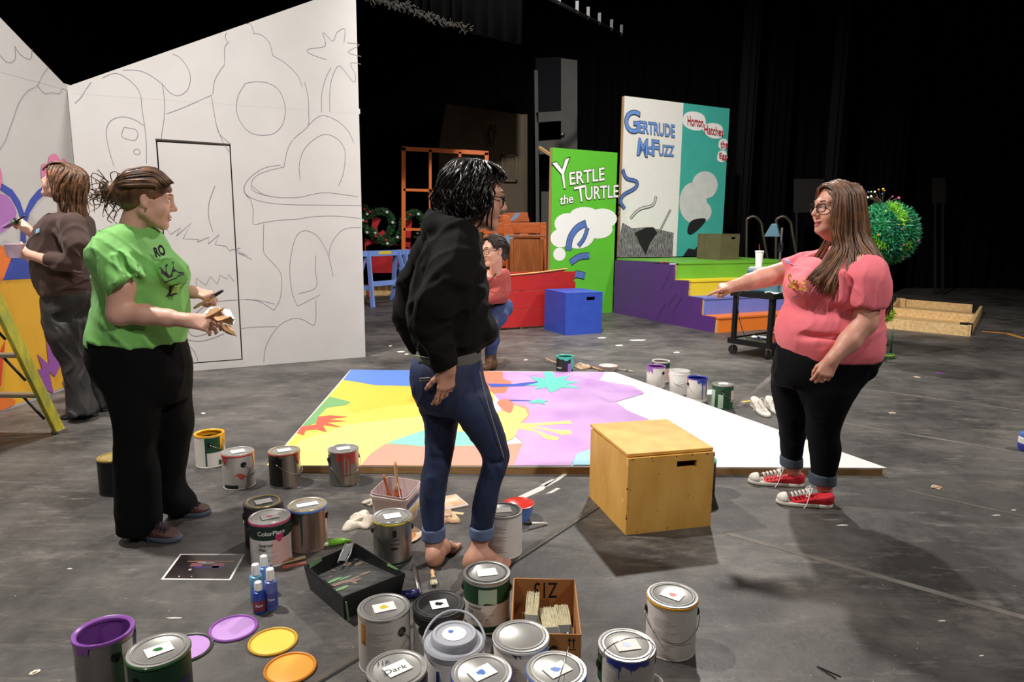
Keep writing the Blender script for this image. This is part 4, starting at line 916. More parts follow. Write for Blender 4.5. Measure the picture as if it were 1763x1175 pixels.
def puff():
    Y = 8.4; c = A3(1522, 540, Y); t = thing('lime_shrub', 'small lime green tinsel shrub in front of the pine crate', 'shrub', (c.x, Y, 0)); r = random.Random(6)
    mb = MB(); mb.tube([(0, 0, 0.0), (0, 0, c.z)], 0.02, 8); mb.build('stem', 'trunk', t)
    mb = MB(); mb.lathe([(0, 0), (0.09, 0), (0.1, 0.02), (0.0, 0.03)], 16); mb.build('foot', 'trunk', t)
    mb = MB(); mb.ball((0, 0, c.z), 0.1, 14, 10)
    for i in range(900):
        d = Vector((r.gauss(0, 1), r.gauss(0, 1), r.gauss(0, 1))).normalized(); p = Vector((0, 0, c.z)) + d * 0.095; s_ = d.orthogonal().normalized() * 0.006; e = p + d * r.uniform(.02, .06); mb.add([p - s_, p + s_, e], [(0, 1, 2)])
    mb.build('tinsel', 'lime_dull', t)
    p = fl(1519, 616); t = thing('grass_prop', 'dark green leafy grass prop on the floor behind the pointing woman', 'plant prop', (p.x, p.y, 0))
    mb = MB(); mb.lathe([(0, 0), (0.12, 0.0), (0.12, 0.05), (0.0, 0.06)], 20); mb.build('base', 'garland_green', t, True)
    mb = MB(); mb.lathe([(0.121, 0.03), (0.124, 0.04), (0.121, 0.05)], 20); mb.build('lime_band', 'lime_dull', t)
    for i, (x, h_) in enumerate(((0.09, 0.36), (0.0, 0.2), (-0.05, 0.26), (-0.09, 0.18))):
        mb = MB(); mb.tube([(x, 0, 0.04), (x, 0, h_ * 0.6), (x + 0.004, 0, h_)], [0.035 if i else 0.02, 0.03 if i else 0.012, 0.003], 8, True, 0.35); mb.build('leaf', 'leaf_deep', t, 'all')
mat('lime_dull', (150, 176, 50), 0.5); mat('leaf_deep', (24, 84, 40), 0.4)
puff()
# ------------------------------------------------------------------ paint cans
for nm, c, ro, me_ in (('can_steel', (168, 164, 158), 0.32, 0.9), ('can_steel_warm', (176, 152, 138), 0.3, 0.9), ('lid_steel', (168, 166, 162), 0.34, 0.55), ('lid_gold', (198, 170, 96), 0.34, 0.6), ('lid_dark', (96, 96, 95), 0.34, 0.6)):
    mat(nm, c, ro, me_, bump=0.05, bscale=14)
for nm, c in (('lbl_white', (222, 216, 210)), ('lbl_pale', (200, 194, 188)), ('lbl_green', (24, 70, 44)), ('lbl_dkgreen', (20, 44, 36)), ('lbl_black', (28, 27, 27)), ('lbl_purple', (58, 38, 58)), ('lbl_blue', (44, 58, 130)), ('lbl_mint', (176, 204, 180)), ('lbl_pink', (226, 186, 176))):
    mat(nm, c, 0.5, var=0.05)
for nm, c in (('w_yellow', (240, 170, 34)), ('w_lemon', (226, 206, 60)), ('w_red', (196, 48, 34)), ('w_coral', (206, 82, 70)), ('w_green', (46, 110, 58)), ('w_dkgreen', (18, 56, 34)), ('w_purple', (150, 92, 176)), ('w_plum', (84, 40, 96)), ('w_dkplum', (40, 26, 56)), ('w_teal', (72, 178, 160)), ('w_blue', (52, 62, 160)), ('w_sky', (92, 128, 206)), ('w_navy', (30, 34, 92)), ('w_orange', (232, 96, 30)), ('w_white', (238, 236, 232)), ('w_pink', (206, 60, 110)), ('w_brown', (150, 84, 40)), ('w_black', (20, 20, 20))):
    mat(nm, c, 0.3, var=0.04, coat=0.2)
def cyl_patch(mb, r, a0, a1, z0, z1, n=None):
    n = n or max(3, int(abs(a1 - a0) / 8)); vs = []
    for i in range(n + 1):
        f = i / n; a = math.radians(-90 + a0 + (a1 - a0) * f)
        lo = z0(f) if callable(z0) else z0; hi = z1(f) if callable(z1) else z1
        vs += [(r * math.cos(a), r * math.sin(a), lo), (r * math.cos(a), r * math.sin(a), hi)]
    mb.add(vs, [(2 * i, 2 * i + 2, 2 * i + 3, 2 * i + 1) for i in range(n)])
def can_text(t, body, a_c, z, hgt, r, m):
    me = text_mesh(body, 1.0, 0.01); co = np.zeros(len(me.vertices) * 3); me.vertices.foreach_get('co', co); co = co.reshape(-1, 3)
    w = co[:, 0].max(); s_ = hgt / 0.7; xs = (co[:, 0] - w / 2) * s_; a = math.radians(-90 + a_c) + xs / r
    mb = MB(); mb.add([(r * math.cos(q), r * math.sin(q), z + y * s_) for q, y in zip(a, co[:, 1])], [tuple(f.vertices) for f in me.polygons]); bpy.data.meshes.remove(me)
    mb.build('lettering', m, t)
CANS = []; mat('print_grey', (166, 160, 154), 0.6)
def drip_fn(top, ln, seed, n=9):
    r = random.Random(seed); v = [top - ln * r.uniform(.2, 1) for _ in range(n)]
    return lambda f: float(np.interp(f * (n - 1), range(n), v))
def can(label, px, py, body='can_steel', patches=(), lid='lid_steel', ring='lid_steel', paint=None, sticker=None, blot=None, drips=(), bail=None, ear=None, h=0.193, r=0.0825, texts=(), turn=0.0, level=0.7, inner=None, stick_rot=0.2, stick_size=(0.07, 0.05)):
    p = fl(px, py, h)
    for _ in range(3):
        for q in CANS:
            d = Vector((p.x - q.x, p.y - q.y, 0))
            if d.length < 0.176: p = p + d.normalized() * (0.176 - d.length)
    CANS.append(p); lid_o = None; t = thing('paint_can', label, 'paint can', (p.x, p.y, 0), math.atan2(-p.x, p.y) + math.radians(turn), 'paint cans')
    if lid:
        mb = MB(); mb.lathe([(0, 0.002), (r - 0.004, 0.002), (r, 0), (r + 0.0015, 0.003), (r, 0.008), (r - 0.001, 0.010), (r - 0.001, h - 0.012), (r + 0.0015, h - 0.010), (r + 0.0015, h - 0.004)], 40); mb.build('body', body, t, True)
        mb = MB(); mb.lathe([(r + 0.0016, h - 0.009), (r + 0.0022, h - 0.004), (r + 0.001, h - 0.0005), (r - 0.006, h), (r - 0.009, h - 0.002)], 40); mb.build('rim', ring if ring.startswith('lid') or ring.startswith('lbl') else 'lid_steel', t, True)
        if not ring.startswith('lid'):
            mb = MB(); mb.lathe([(r + 0.0016, h - 0.0125), (r + 0.0034, h - 0.011), (r + 0.0036, h - 0.005), (r + 0.0022, h - 0.0035)], 40); mb.build('paint_ring', ring, t, True)
        mb = MB(); mb.lathe([(r - 0.009, h - 0.003), (r - 0.011, h + 0.0005), (r - 0.016, h + 0.0005), (r - 0.018, h - 0.005), (r - 0.022, h - 0.006), (r - 0.024, h - 0.003), (r - 0.045, h - 0.0035), (0, h - 0.0025)], 40); lid_o = mb.build('lid', lid, t, True)
    else:
        d = h * (1 - level)
        mb = MB(); mb.lathe([(0, 0.002), (r - 0.004, 0.002), (r, 0), (r + 0.0015, 0.003), (r, 0.008), (r - 0.001, 0.010), (r - 0.001, h - 0.012), (r + 0.0015, h - 0.010)], 40, top=False); mb.build('body', body, t, True)
        mb = MB(); mb.lathe([(r + 0.0016, h - 0.010), (r + 0.0022, h - 0.003), (r + 0.0005, h), (r - 0.004, h - 0.002), (r - 0.007, h - 0.005), (r - 0.010, h - 0.002), (r - 0.012, h - 0.004), (r - 0.012, h - 0.012), (r - 0.002, h - 0.014), (r - 0.002, h - d)], 40, top=False, bot=False); mb.build('rim', ring, t, True)
        mb = MB(); mb.lathe([(0, h - d + 0.001), (r - 0.002, h - d + 0.001)], 40); mb.build('paint', paint, t)
    for i, (m, a0, a1, z0, z1) in enumerate(patches):
        mb = MB(); cyl_patch(mb, r + 0.0004 + 0.0003 * i, a0, a1, z0, z1); mb.build('label', m, t, 'all')
    for i, (m, a0, a1, ln) in enumerate(drips):
        mb = MB(); cyl_patch(mb, r + 0.0024, a0, a1, drip_fn(h - 0.008, ln, i + int(px)), h - 0.004, 24); mb.build('paint_drip', m, t, 'all')
    wl = [q for q in patches if q[0] in ('lbl_white', 'lbl_pale') and q[2] - q[1] > 300]
    if wl and py > 860:
        rp = random.Random(int(px)); mb = MB(); z0, z1 = wl[0][3] + .02, wl[0][4] - .03; k = 0; z = z1
        while z > z0:
            a = rp.uniform(-46, -36); cyl_patch(mb, r + 0.0019, a, a + rp.uniform(28, 60) * (.5 if k % 5 == 4 else 1), z, z + .0016, 6); z -= .0075 if k % 5 != 4 else .014; k += 1
        mb.build('fine_print', 'print_grey', t)['kind'] = 'stuff'
    for (b, a, z, hg, m) in texts: can_text(t, b, a, z, hg, r + 0.0022, m)
    if sticker:
        mb = MB(); mb.M = Matrix.Rotation(stick_rot, 4, 'Z'); mb.box((0, -0.004, h + 0.0005), (stick_size[0], stick_size[1], 0.0008)); mb.build('sticker', sticker, lid_o or t)
        if blot:
            mb = MB(); rr = random.Random(int(px)); n = 14; pts = [(0.014 * rr.uniform(.6, 1.2) * math.cos(k * 2 * math.pi / n), -0.004 + 0.011 * rr.uniform(.6, 1.2) * math.sin(k * 2 * math.pi / n)) for k in range(n)]
            mb.prism(pts, h + 0.0009, h + 0.0013); mb.build('colour_blot', blot, lid_o or t)
    if ear is not None:
        for s_ in (0, 180):
            a = math.radians(-90 + ear + s_); d = Vector((math.cos(a), math.sin(a), 0)); mb = MB(); mb.M = Matrix.Translation(d * r + Vector((0, 0, h * 0.72))) @ d.to_track_quat('Z', 'Y').to_matrix().to_4x4()
            mb.lathe([(0.015, 0), (0.015, 0.004), (0.006, 0.008), (0, 0.008)], 16); mb.build('handle_ear', 'w_black', t, True)
        if bail is not None:
            a = math.radians(-90 + ear); d = Vector((math.cos(a), math.sin(a), 0)); n_ = Vector((-d.y, d.x, 0)); el = math.radians(bail); up = Vector((0, 0, 1)); pts = []
            for k in range(21):
                q = math.pi * k / 20; s2 = math.sin(q) ; pts.append(d * ((r + 0.008) * math.cos(q)) + Vector((0, 0, h * 0.72)) + (up * math.sin(el) + n_ * math.cos(el)) * (0.115 * s2) )
            mb = MB(); mb.tube(pts, 0.0016, 6); mb.build('bail_handle', 'steel', t, 'all')
    return t
FULL = (-178, 178)
can('open paint can full of bright yellow paint, green and white label', 360, 745, 'lbl_white', [('lbl_white', -178, 178, 0.01, 0.178), ('lbl_green', -20, 60, 0.09, 0.18), ('lbl_green', -20, -14, 0.012, 0.1), ('lbl_green', 30, 90, 0.012, 0.04)], None, 'w_yellow', 'w_yellow', drips=[('w_yellow', 40, 80, 0.1)], ear=0, bail=-30, level=0.8)
can('closed can with silver lid and red smear, in front of the open yellow can', 409, 777, 'lbl_white', [('lbl_pale', -178, 178, 0.01, 0.176), ('lbl_dkgreen', -60, -5, 0.008, 0.028), ('w_coral', -16, 30, lambda f: 0.075 - 0.02 * f + 0.012 * math.sin(9 * f), lambda f: 0.082 + 0.02 * math.sin(math.pi * f) - 0.02 * f)], ring='w_coral', sticker='white_paper', drips=[('w_coral', -70, -40, 0.05), ('w_orange', 60, 80, 0.09)], ear=18, bail=-40)
can('gold-lidded can with black label, left of the floor flat corner', 489, 775, 'can_steel', [('lbl_black', -110, -10, 0.012, 0.17)], 'lid_gold', 'w_coral', sticker='white_paper', drips=[('w_coral', 40, 75, 0.07), ('w_dkgreen', -100, -20, 0.03)], ear=-30, bail=-38)
can('steel can with long red drips beside the floor flat edge', 591, 772, 'can_steel', [('lbl_blue', -90, -60, 0.09, 0.17)], sticker='white_paper', ring='lid_steel', drips=[('w_coral', -28, 45, 0.07), ('w_coral', -10, 0, 0.18), ('w_coral', 5, 14, 0.17), ('w_coral', 22, 27, 0.16)], ear=-75, bail=-42)
can('dark purple labelled can with gold lid, behind the dark green labelled can', 453, 863, 'lbl_purple', [('lbl_purple', -178, 178, 0.01, 0.176)], 'lid_gold', 'lid_dark', sticker='lbl_pale', ear=-80, bail=-60)
can('dark green and white labelled can with printed name and pink blot', 464, 889, 'lbl_white', [('lbl_white', -178, 178, 0.012, 0.12), ('lbl_dkgreen', -178, 178, 0.12, 0.178), ('lbl_pink', 0, 60, 0.012, 0.118), ('w_pink', 12, 36, lambda f: 0.128 - 0.022 * math.sin(math.pi * f), lambda f: 0.135 + 0.02 * math.sin(math.pi * f))], 'lid_steel', 'w_pink', sticker='lbl_pale', blot='w_pink', ear=-85, texts=[('ColorPlace', 2, 0.142, 0.018, 'white_paper'), ('Interior', -14, 0.094, 0.013, 'ink'), ('Flat', -24, 0.074, 0.013, 'ink'), ('ACRYLIC', -12, 0.03, 0.005, 'ink')])
can('steel can with gold lid and single dark green drip', 527, 869, 'can_steel_warm', [], 'lid_gold', 'w_sky', sticker='white_paper', stick_size=(0.09, 0.035), drips=[('w_dkgreen', -26, -12, 0.02), ('w_dkgreen', -22, -17, 0.2), ('w_sky', 60, 120, 0.02)], ear=80)
can('steel can with yellow rim and black printed front, beside the rag', 675, 888, 'can_steel', [('lbl_black', 0, 12, 0.13, 0.16), ('lbl_black', -4, 14, 0.075, 0.085), ('lbl_dkgreen', -178, 178, 0.006, 0.016)], 'lid_steel', 'w_lemon', sticker='white_paper', ear=-85, bail=35, texts=[('PAINT', 10, 0.115, 0.008, 'ink'), ('EGGSHELL', 8, 0.097, 0.006, 'ink')])
can('plain white labelled can standing right of the barefoot woman', 866, 878, 'lbl_white', [('lbl_white', -178, 178, 0.008, 0.176)], 'lid_dark', 'lid_steel', sticker='lbl_pale')
can('green topped white label can between the bare foot and the carton', 838, 985, 'lbl_white', [('lbl_white', -178, 178, 0.03, 0.11), ('lbl_green', -178, 178, 0.11, 0.178), ('lbl_green', -178, 178, 0.008, 0.03), ('lbl_mint', -20, 25, drip_fn(0.125, 0.02, 12), 0.168)], 'lid_dark', 'lid_steel', sticker='white_paper', ear=85, bail=-35, texts=[('Interior', -30, 0.094, 0.012, 'ink'), ('Flat', -42, 0.077, 0.012, 'ink'), ('Latex Wall Paint', -26, 0.05, 0.005, 'ink')])
can('pale ribbed can with yellow blot on its lid sticker, beside the roller tray', 661, 1045, 'lbl_white', [('lbl_pale', -178, 178, 0.008, 0.176), ('w_brown', -60, -45, 0.1, 0.17)], 'lid_steel', 'lid_steel', sticker='white_paper', blot='w_lemon', ear=40, bail=-50)
can('dark lidded can with black dot on its sticker', 751, 1040, 'lbl_white', [('lbl_pale', -178, 178, 0.008, 0.15), ('lbl_black', -178, 178, 0.15, 0.178)], 'lid_dark', 'lbl_black', sticker='white_paper', blot='w_black', ear=-40, stick_size=(0.055, 0.05))
can('shiny bare lid can standing left front of the carton', 897, 1094, 'lbl_pale', [('lbl_white', -178, 178, 0.008, 0.17)], 'lid_steel', 'w_white', drips=[('w_navy', -20, 0, 0.02), ('w_sky', 35, 70, 0.09)], ear=-88, bail=-40)
can('can with scribbled marker writing on its grey lid, bottom edge', 683, 1150, 'lbl_purple', [('lbl_purple', -178, 178, 0.008, 0.176)], 'lid_steel', 'lid_steel', sticker='white_paper', stick_rot=0.5)
can('can with bright blue rim and blue-green blot, bottom edge', 829, 1157, 'lbl_pale', [('lbl_pale', -178, 178, 0.008, 0.176)], 'lid_steel', 'w_blue', sticker='white_paper', blot='w_sky', stick_rot=0.6, drips=[('w_blue', -100, 100, 0.02)])
can('can with pale blue rim and thin wire handle across its lid', 958, 1152, 'lbl_pale', [('lbl_dkgreen', 30, 120, 0.008, 0.17)], 'lid_steel', 'w_sky', sticker='white_paper', blot='w_sky', stick_rot=0.7, ear=-10, bail=75)
can('can with raised wire handle and blue drips, right of the carton', 1079, 1110, 'lbl_white', [('lbl_pale', -178, 178, 0.008, 0.176), ('lbl_green', -95, -55, 0.09, 0.178)], 'lid_steel', 'lid_steel', sticker='lbl_white', blot='w_sky', drips=[('w_blue', -40, 50, 0.022), ('w_blue', -14, -9, 0.06), ('w_blue', 8, 12, 0.04)], ear=-70, bail=66, stick_rot=0.4)
can('yellow rimmed white can standing alone at the right front', 1158, 1024, 'lbl_white', [('lbl_white', -178, 178, 0.008, 0.172)], 'lid_dark', 'w_yellow', sticker='white_paper', blot='w_red', ear=-80, bail=-35, stick_rot=-0.4)
can('open can coated inside with dark purple, bottom left corner', 178, 1085, 'can_steel', [('lbl_dkgreen', 60, 120, 0.06, 0.17), ('lbl_white', 30, 60, 0.02, 0.17)], None, 'w_purple', 'w_plum', ear=18, level=0.25, drips=[('w_purple', -60, -30, 0.03), ('w_purple', 80, 110, 0.08)])
can('green can with green blot on its lid sticker, bottom left', 273, 1118, 'lbl_green', [('lbl_green', -178, 178, 0.008, 0.176), ('lbl_black', -25, 10, 0.08, 0.13), ('w_navy', 25, 60, 0.02, 0.12)], 'lid_steel', 'w_green', sticker='white_paper', blot='w_green', ear=-50)
can('dark can with gold rim half hidden behind the black trousers', 197, 786, 'lbl_black', [('lbl_black', -178, 178, 0.008, 0.176)], 'lid_gold', 'lid_gold')
can('open can of bright orange paint seen between the black trouser legs', 258, 760, 'lbl_white', [('lbl_white', -178, 178, 0.008, 0.176)], None, 'w_orange', 'w_orange', drips=[('w_orange', -90, 90, 0.06)])
can('open teal paint can with black label beyond the floor flat', 973, 613, 'lbl_black', [('lbl_black', -90, 10, 0.008, 0.16), ('w_purple', 20, 50, 0.01, 0.13)], None, 'w_teal', 'w_teal', drips=[('w_teal', -60, 60, 0.03), ('w_teal', 40, 90, 0.16)], level=0.8, texts=[('PAINT', -40, 0.08, 0.014, 'white_paper')])
can('white labelled can of lilac paint, leftmost of the upstage can row', 1130, 630, 'lbl_white', [('lbl_white', -178, 178, 0.008, 0.17)], None, 'w_purple', 'w_purple', drips=[('w_purple', -70, -20, 0.06)], ear=50, level=0.8)
can('green labelled open can of dark purple paint behind the lilac can', 1138, 621, 'lbl_white', [('lbl_white', -178, 178, 0.008, 0.17), ('lbl_green', -90, 90, 0.13, 0.178), ('lbl_pink', 30, 80, 0.02, 0.13)], None, 'lbl_pale', 'w_dkplum', level=0.7)
can('white can dripping with blue paint in the upstage can row', 1201, 650, 'lbl_white', [('lbl_white', -178, 178, 0.03, 0.17)], None, 'w_blue', 'w_navy', drips=[('w_blue', 0, 60, 0.06), ('w_blue', 30, 36, 0.19), ('w_blue', 56, 66, 0.2), ('w_coral', -90, -60, 0.12)], ear=-60, bail=-50, level=0.7)
can('green can with silver lid, rightmost of the upstage can row', 1245, 661, 'lbl_green', [('lbl_green', -178, 178, 0.008, 0.178), ('lbl_mint', -80, -42, 0.01, 0.15), ('lbl_mint', -22, 6, 0.01, 0.12), ('lbl_pink', 50, 90, 0.06, 0.15)], 'lid_steel', 'lid_steel', sticker='white_paper', ear=0, bail=-40)
can('dark teal rimmed can tucked behind the yellow cube', 1206, 790, 'lbl_black', [('lbl_black', -178, 178, 0.008, 0.176)], None, 'w_teal', 'w_navy', level=0.5)
# white plastic pail
def pail():
    p = fl(1170, 638, 0.2); t = thing('plastic_pail', 'white plastic pail in the middle of the upstage can row', 'pail', (p.x, p.y, 0), math.atan2(-p.x, p.y)); r = 0.088; h = 0.2
    mb = MB(); mb.lathe([(0, 0.004), (r * 0.86, 0.004), (r * 0.86, 0), (r * 0.87, 0), (r * 0.97, h - 0.03), (r * 1.0, h - 0.028), (r * 1.0, h - 0.02), (r * 0.975, h - 0.018), (r * 0.98, h - 0.004), (r * 1.01, h), (r * 0.97, h), (r * 0.95, h - 0.01), (r * 0.9, 0.08), (0, 0.08)], 36); mb.build('tub', 'w_white', t, True)
    mb = MB(); mb.lathe([(0, 0.085), (r * 0.9, 0.085)], 30); mb.build('paint', 'w_white', t)
    mb = MB(); mb.tube([(r * 1.01 * math.cos(a), -0.09 * math.sin(a) - 0.003, h - 0.03 - 0.07 * math.sin(a)) for a in np.linspace(0, math.pi, 17)], 0.003, 6); mb.build('handle', 'w_white', t, 'all')
    mb = MB(); cyl_patch(mb, r * 0.97, 55, 90, 0.03, 0.16); mb.build('pink_smear', 'lbl_pink', t)
pail()
# plastic jar-type can with stepped grey lid (front)
def jar():
    h = 0.2; p = fl(782, 1090, h + 0.02); t = thing('paint_tub', 'white plastic paint tub with stepped grey lid and blue drips, among the front cans', 'paint tub', (p.x, p.y, 0), math.atan2(-p.x, p.y)); mat('grey_plastic', (168, 170, 178), 0.45)
    mb = MB(); mb.lathe([(0, 0.003), (0.085, 0.003), (0.09, 0.01), (0.09, 0.15), (0.083, 0.172), (0.083, 0.18), (0, 0.18)], 40); mb.build('body', 'w_white', t, True)
    mb = MB(); mb.lathe([(0.087, 0.172), (0.09, 0.176), (0.09, 0.19), (0.084, 0.196), (0.07, 0.197), (0.068, 0.215), (0.064, 0.22), (0.055, 0.22), (0.052, 0.2165), (0, 0.2165)], 40); mb.build('lid', 'grey_plastic', t, True)
    mb = MB(); mb.lathe([(0, 0.2172), (0.036, 0.2172), (0.036, 0.2178), (0, 0.2178)], 24); mb.build('sticker', 'white_paper', t)
    mb = MB(); mb.M = Matrix.Translation((-0.01, 0.01, 0)); mb.lathe([(0, 0.2182), (0.008, 0.2182), (0.008, 0.2186), (0, 0.2186)], 12); mb.build('colour_blot', 'w_sky', t)
    mb = MB(); mb.tube([(0.094 * math.cos(a), 0.02 + 0.1 * math.sin(a), 0.165 + 0.055 * math.sin(a)) for a in np.linspace(0.05, math.pi - .05, 17)], 0.004, 6); mb.build('handle', 'grey_plastic', t, 'all')
    for m, a0, a1, z0, z1 in (('w_sky', -35, -28, 0.03, 0.15), ('w_sky', 12, 18, 0.01, 0.15), ('w_red', -85, -60, 0.0, 0.13), ('w_sky', 40, 48, 0.09, 0.15)):
        mb = MB(); cyl_patch(mb, 0.0906, a0, a1, z0, z1); mb.build('paint_drip', m, t)
    mb = MB(); mb.box((0.02, -0.092, 0.17), (0.014, 0.008, 0.018)); mb.build('lid_tab', 'white_paper', t)
jar()
# loose lids on the floor
for (x, y, m1, m2, l) in ((402, 1084, 'w_lilac', 'w_purple', 'loose lilac paint lid on the floor, beyond the yellow one'), (470, 1107, 'w_lemonl', 'w_gold', 'loose yellow paint lid on the floor'), (500, 1153, 'w_apricot', 'w_orangel', 'loose orange paint lid at the bottom edge'), (322, 1118, 'w_lilac', 'lid_dark', 'loose lilac lid half hidden behind the green can')):
    for nm, c in (('w_lilac', (196, 150, 214)), ('w_lemonl', (240, 206, 84)), ('w_gold', (206, 160, 50)), ('w_apricot', (242, 176, 72)), ('w_orangel', (218, 138, 40))): mat(nm, c, 0.4)
    p = fl(x, y); t = thing('paint_lid', l, 'lid', (p.x, p.y, 0), 0, 'loose paint lids'); r = 0.081
    mb = MB(); mb.lathe([(0, 0.001), (r, 0.001), (r + 0.001, 0.006), (r - 0.002, 0.009), (r - 0.006, 0.008), (r - 0.008, 0.004)], 40); mb.build('rim', m2, t, True)
    mb = MB(); mb.lathe([(r - 0.008, 0.003), (r - 0.012, 0.0045), (0, 0.004)], 40); mb.build('face', m1, t, True)
# scribble on lid
p = fl(683, 1150, 0.193); v, f = text_fit('Dark', [(-0.03, -0.03, 0), (0.03, -0.005, 0), (0.025, 0.012, 0), (-0.035, -0.012, 0)]); mb = MB(); mb.add([(a[0], a[1], 0.1945) for a in v], f)
for o in bpy.data.objects:
    if o.get('label', '').startswith('can with scribbled'):
        mb.build('lettering', 'ink', o); v, f = text_fit('11K', [(-0.05, 0.012, 0), (-0.015, 0.022, 0), (-0.018, 0.04, 0), (-0.052, 0.03, 0)]); mb = MB(); mb.add([(a[0], a[1], 0.1945) for a in v], f); mb.build('lettering', 'ink', o); break

# ------------------------------------------------------------------ squeeze bottles, photo print, roller tray
def bottle(label, px, py, h, r, m, lab=None):
    p = fl(px, py); t = thing('paint_bottle', label, 'bottle', (p.x, p.y, 0), math.atan2(-p.x, p.y), 'squeeze paint bottles')
    b = h * 0.72
    mb = MB(); mb.lathe([(0, 0), (r * 0.94, 0), (r, 0.004), (r, b * 0.9), (r * 0.9, b * 0.97), (r * 0.55, b), (r * 0.5, b + 0.004), (0, b + 0.004)], 24); bod = mb.build('body', m, t, True)
    mb = MB(); mb.lathe([(r * 0.62, b + 0.0035), (r * 0.6, h - 0.004), (r * 0.54, h), (0, h)], 20); mb.build('cap', 'white_paper', t, True)
    if lab:
        mb = MB(); cyl_patch(mb, r + 0.0004, -150, 150, b * 0.12, b * 0.62); mb.build('label', lab, bod, 'all'); can_text(bod, 'Paint', 0, b * 0.36, 0.009, r + 0.0009, 'white_paper')
for nm, c in (('bt_royal', (30, 66, 158)), ('bt_peri', (92, 106, 176)), ('bt_aqua', (110, 170, 196)), ('bt_sky', (112, 150, 214)), ('bt_label', (116, 48, 56)), ('bt_lab2', (70, 80, 150))): mat(nm, c, 0.35)
bottle('short royal blue paint bottle with red label, front of the bottle group', 447, 1054, 0.118, 0.022, 'bt_royal', 'bt_label')
bottle('periwinkle blue paint bottle, rightmost of the bottle group', 468, 1047, 0.155, 0.024, 'bt_peri', 'bt_lab2')
bottle('aqua blue paint bottle, leftmost of the bottle group', 443, 1036, 0.15, 0.0235, 'bt_aqua')
bottle('sky blue paint bottle at the back of the bottle group', 457, 1020, 0.15, 0.023, 'bt_sky')
def print_photo():
    C_ = [fl(*p) for p in ((277, 999), (397, 1000), (422, 955), (310, 955))]; o = C_[0]; t = thing('photo_print', 'glossy photo print with white border lying on the floor', 'photo', (o.x, o.y, 0))
    V = [p - o for p in C_]; mb = MB(); mb.prism([(v.x, v.y) for v in V], 0.0005, 0.0015); mb.build('paper', 'white_paper', t)
    mat('print_dark', (34, 28, 30), 0.25, col2=(58, 50, 48), vscale=12); mat('print_pink', (190, 110, 130), 0.3); mat('print_violet', (84, 60, 150), 0.3); mat('print_warm', (200, 140, 100), 0.3); mat('print_white', (214, 200, 206), 0.3)
    q = lambda s, u: V[0] * (1 - s) * (1 - u) + V[1] * s * (1 - u) + V[2] * s * u + V[3] * (1 - s) * u
    def pp(nm, s0, s1, u0, u1, z): m_ = MB(); m_.prism([q(*a).xy.to_tuple() for a in ((s0, u0), (s1, u0), (s1, u1), (s0, u1))], 0.0012, z); m_.build('printed_patch', nm, t)
    pp('print_dark', 0.03, 0.97, 0.04, 0.96, 0.0018)
    for nm, s0, s1, u0, u1 in (('print_warm', 0.2, 0.9, 0.68, 0.71), ('print_white', 0.36, 0.62, 0.6, 0.67), ('print_pink', 0.28, 0.45, 0.5, 0.62), ('print_pink', 0.6, 0.78, 0.5, 0.62), ('print_violet', 0.36, 0.78, 0.42, 0.5), ('print_warm', 0.62, 0.72, 0.44, 0.52), ('print_white', 0.3, 0.34, 0.34, 0.4), ('print_white', 0.22, 0.24, 0.1, 0.13), ('print_warm', 0.4, 0.42, 0.1, 0.13)): pp(nm, s0, s1, u0, u1, 0.0021)
print_photo()
mat('tray_ramp', (72, 73, 71), 0.4, col2=(46, 46, 45), vscale=9, stretch=(1, 5, 1), bump=0.1, bscale=40); mat('tray_black', (26, 27, 28), 0.35, var=0.2, vscale=14, bump=0.05); mat('smudge_brown', (120, 102, 90), 0.5, var=0.2); mat('smudge_green', (110, 150, 104), 0.5); mat('clear_film', (150, 152, 150), 0.15, alpha=0.45)
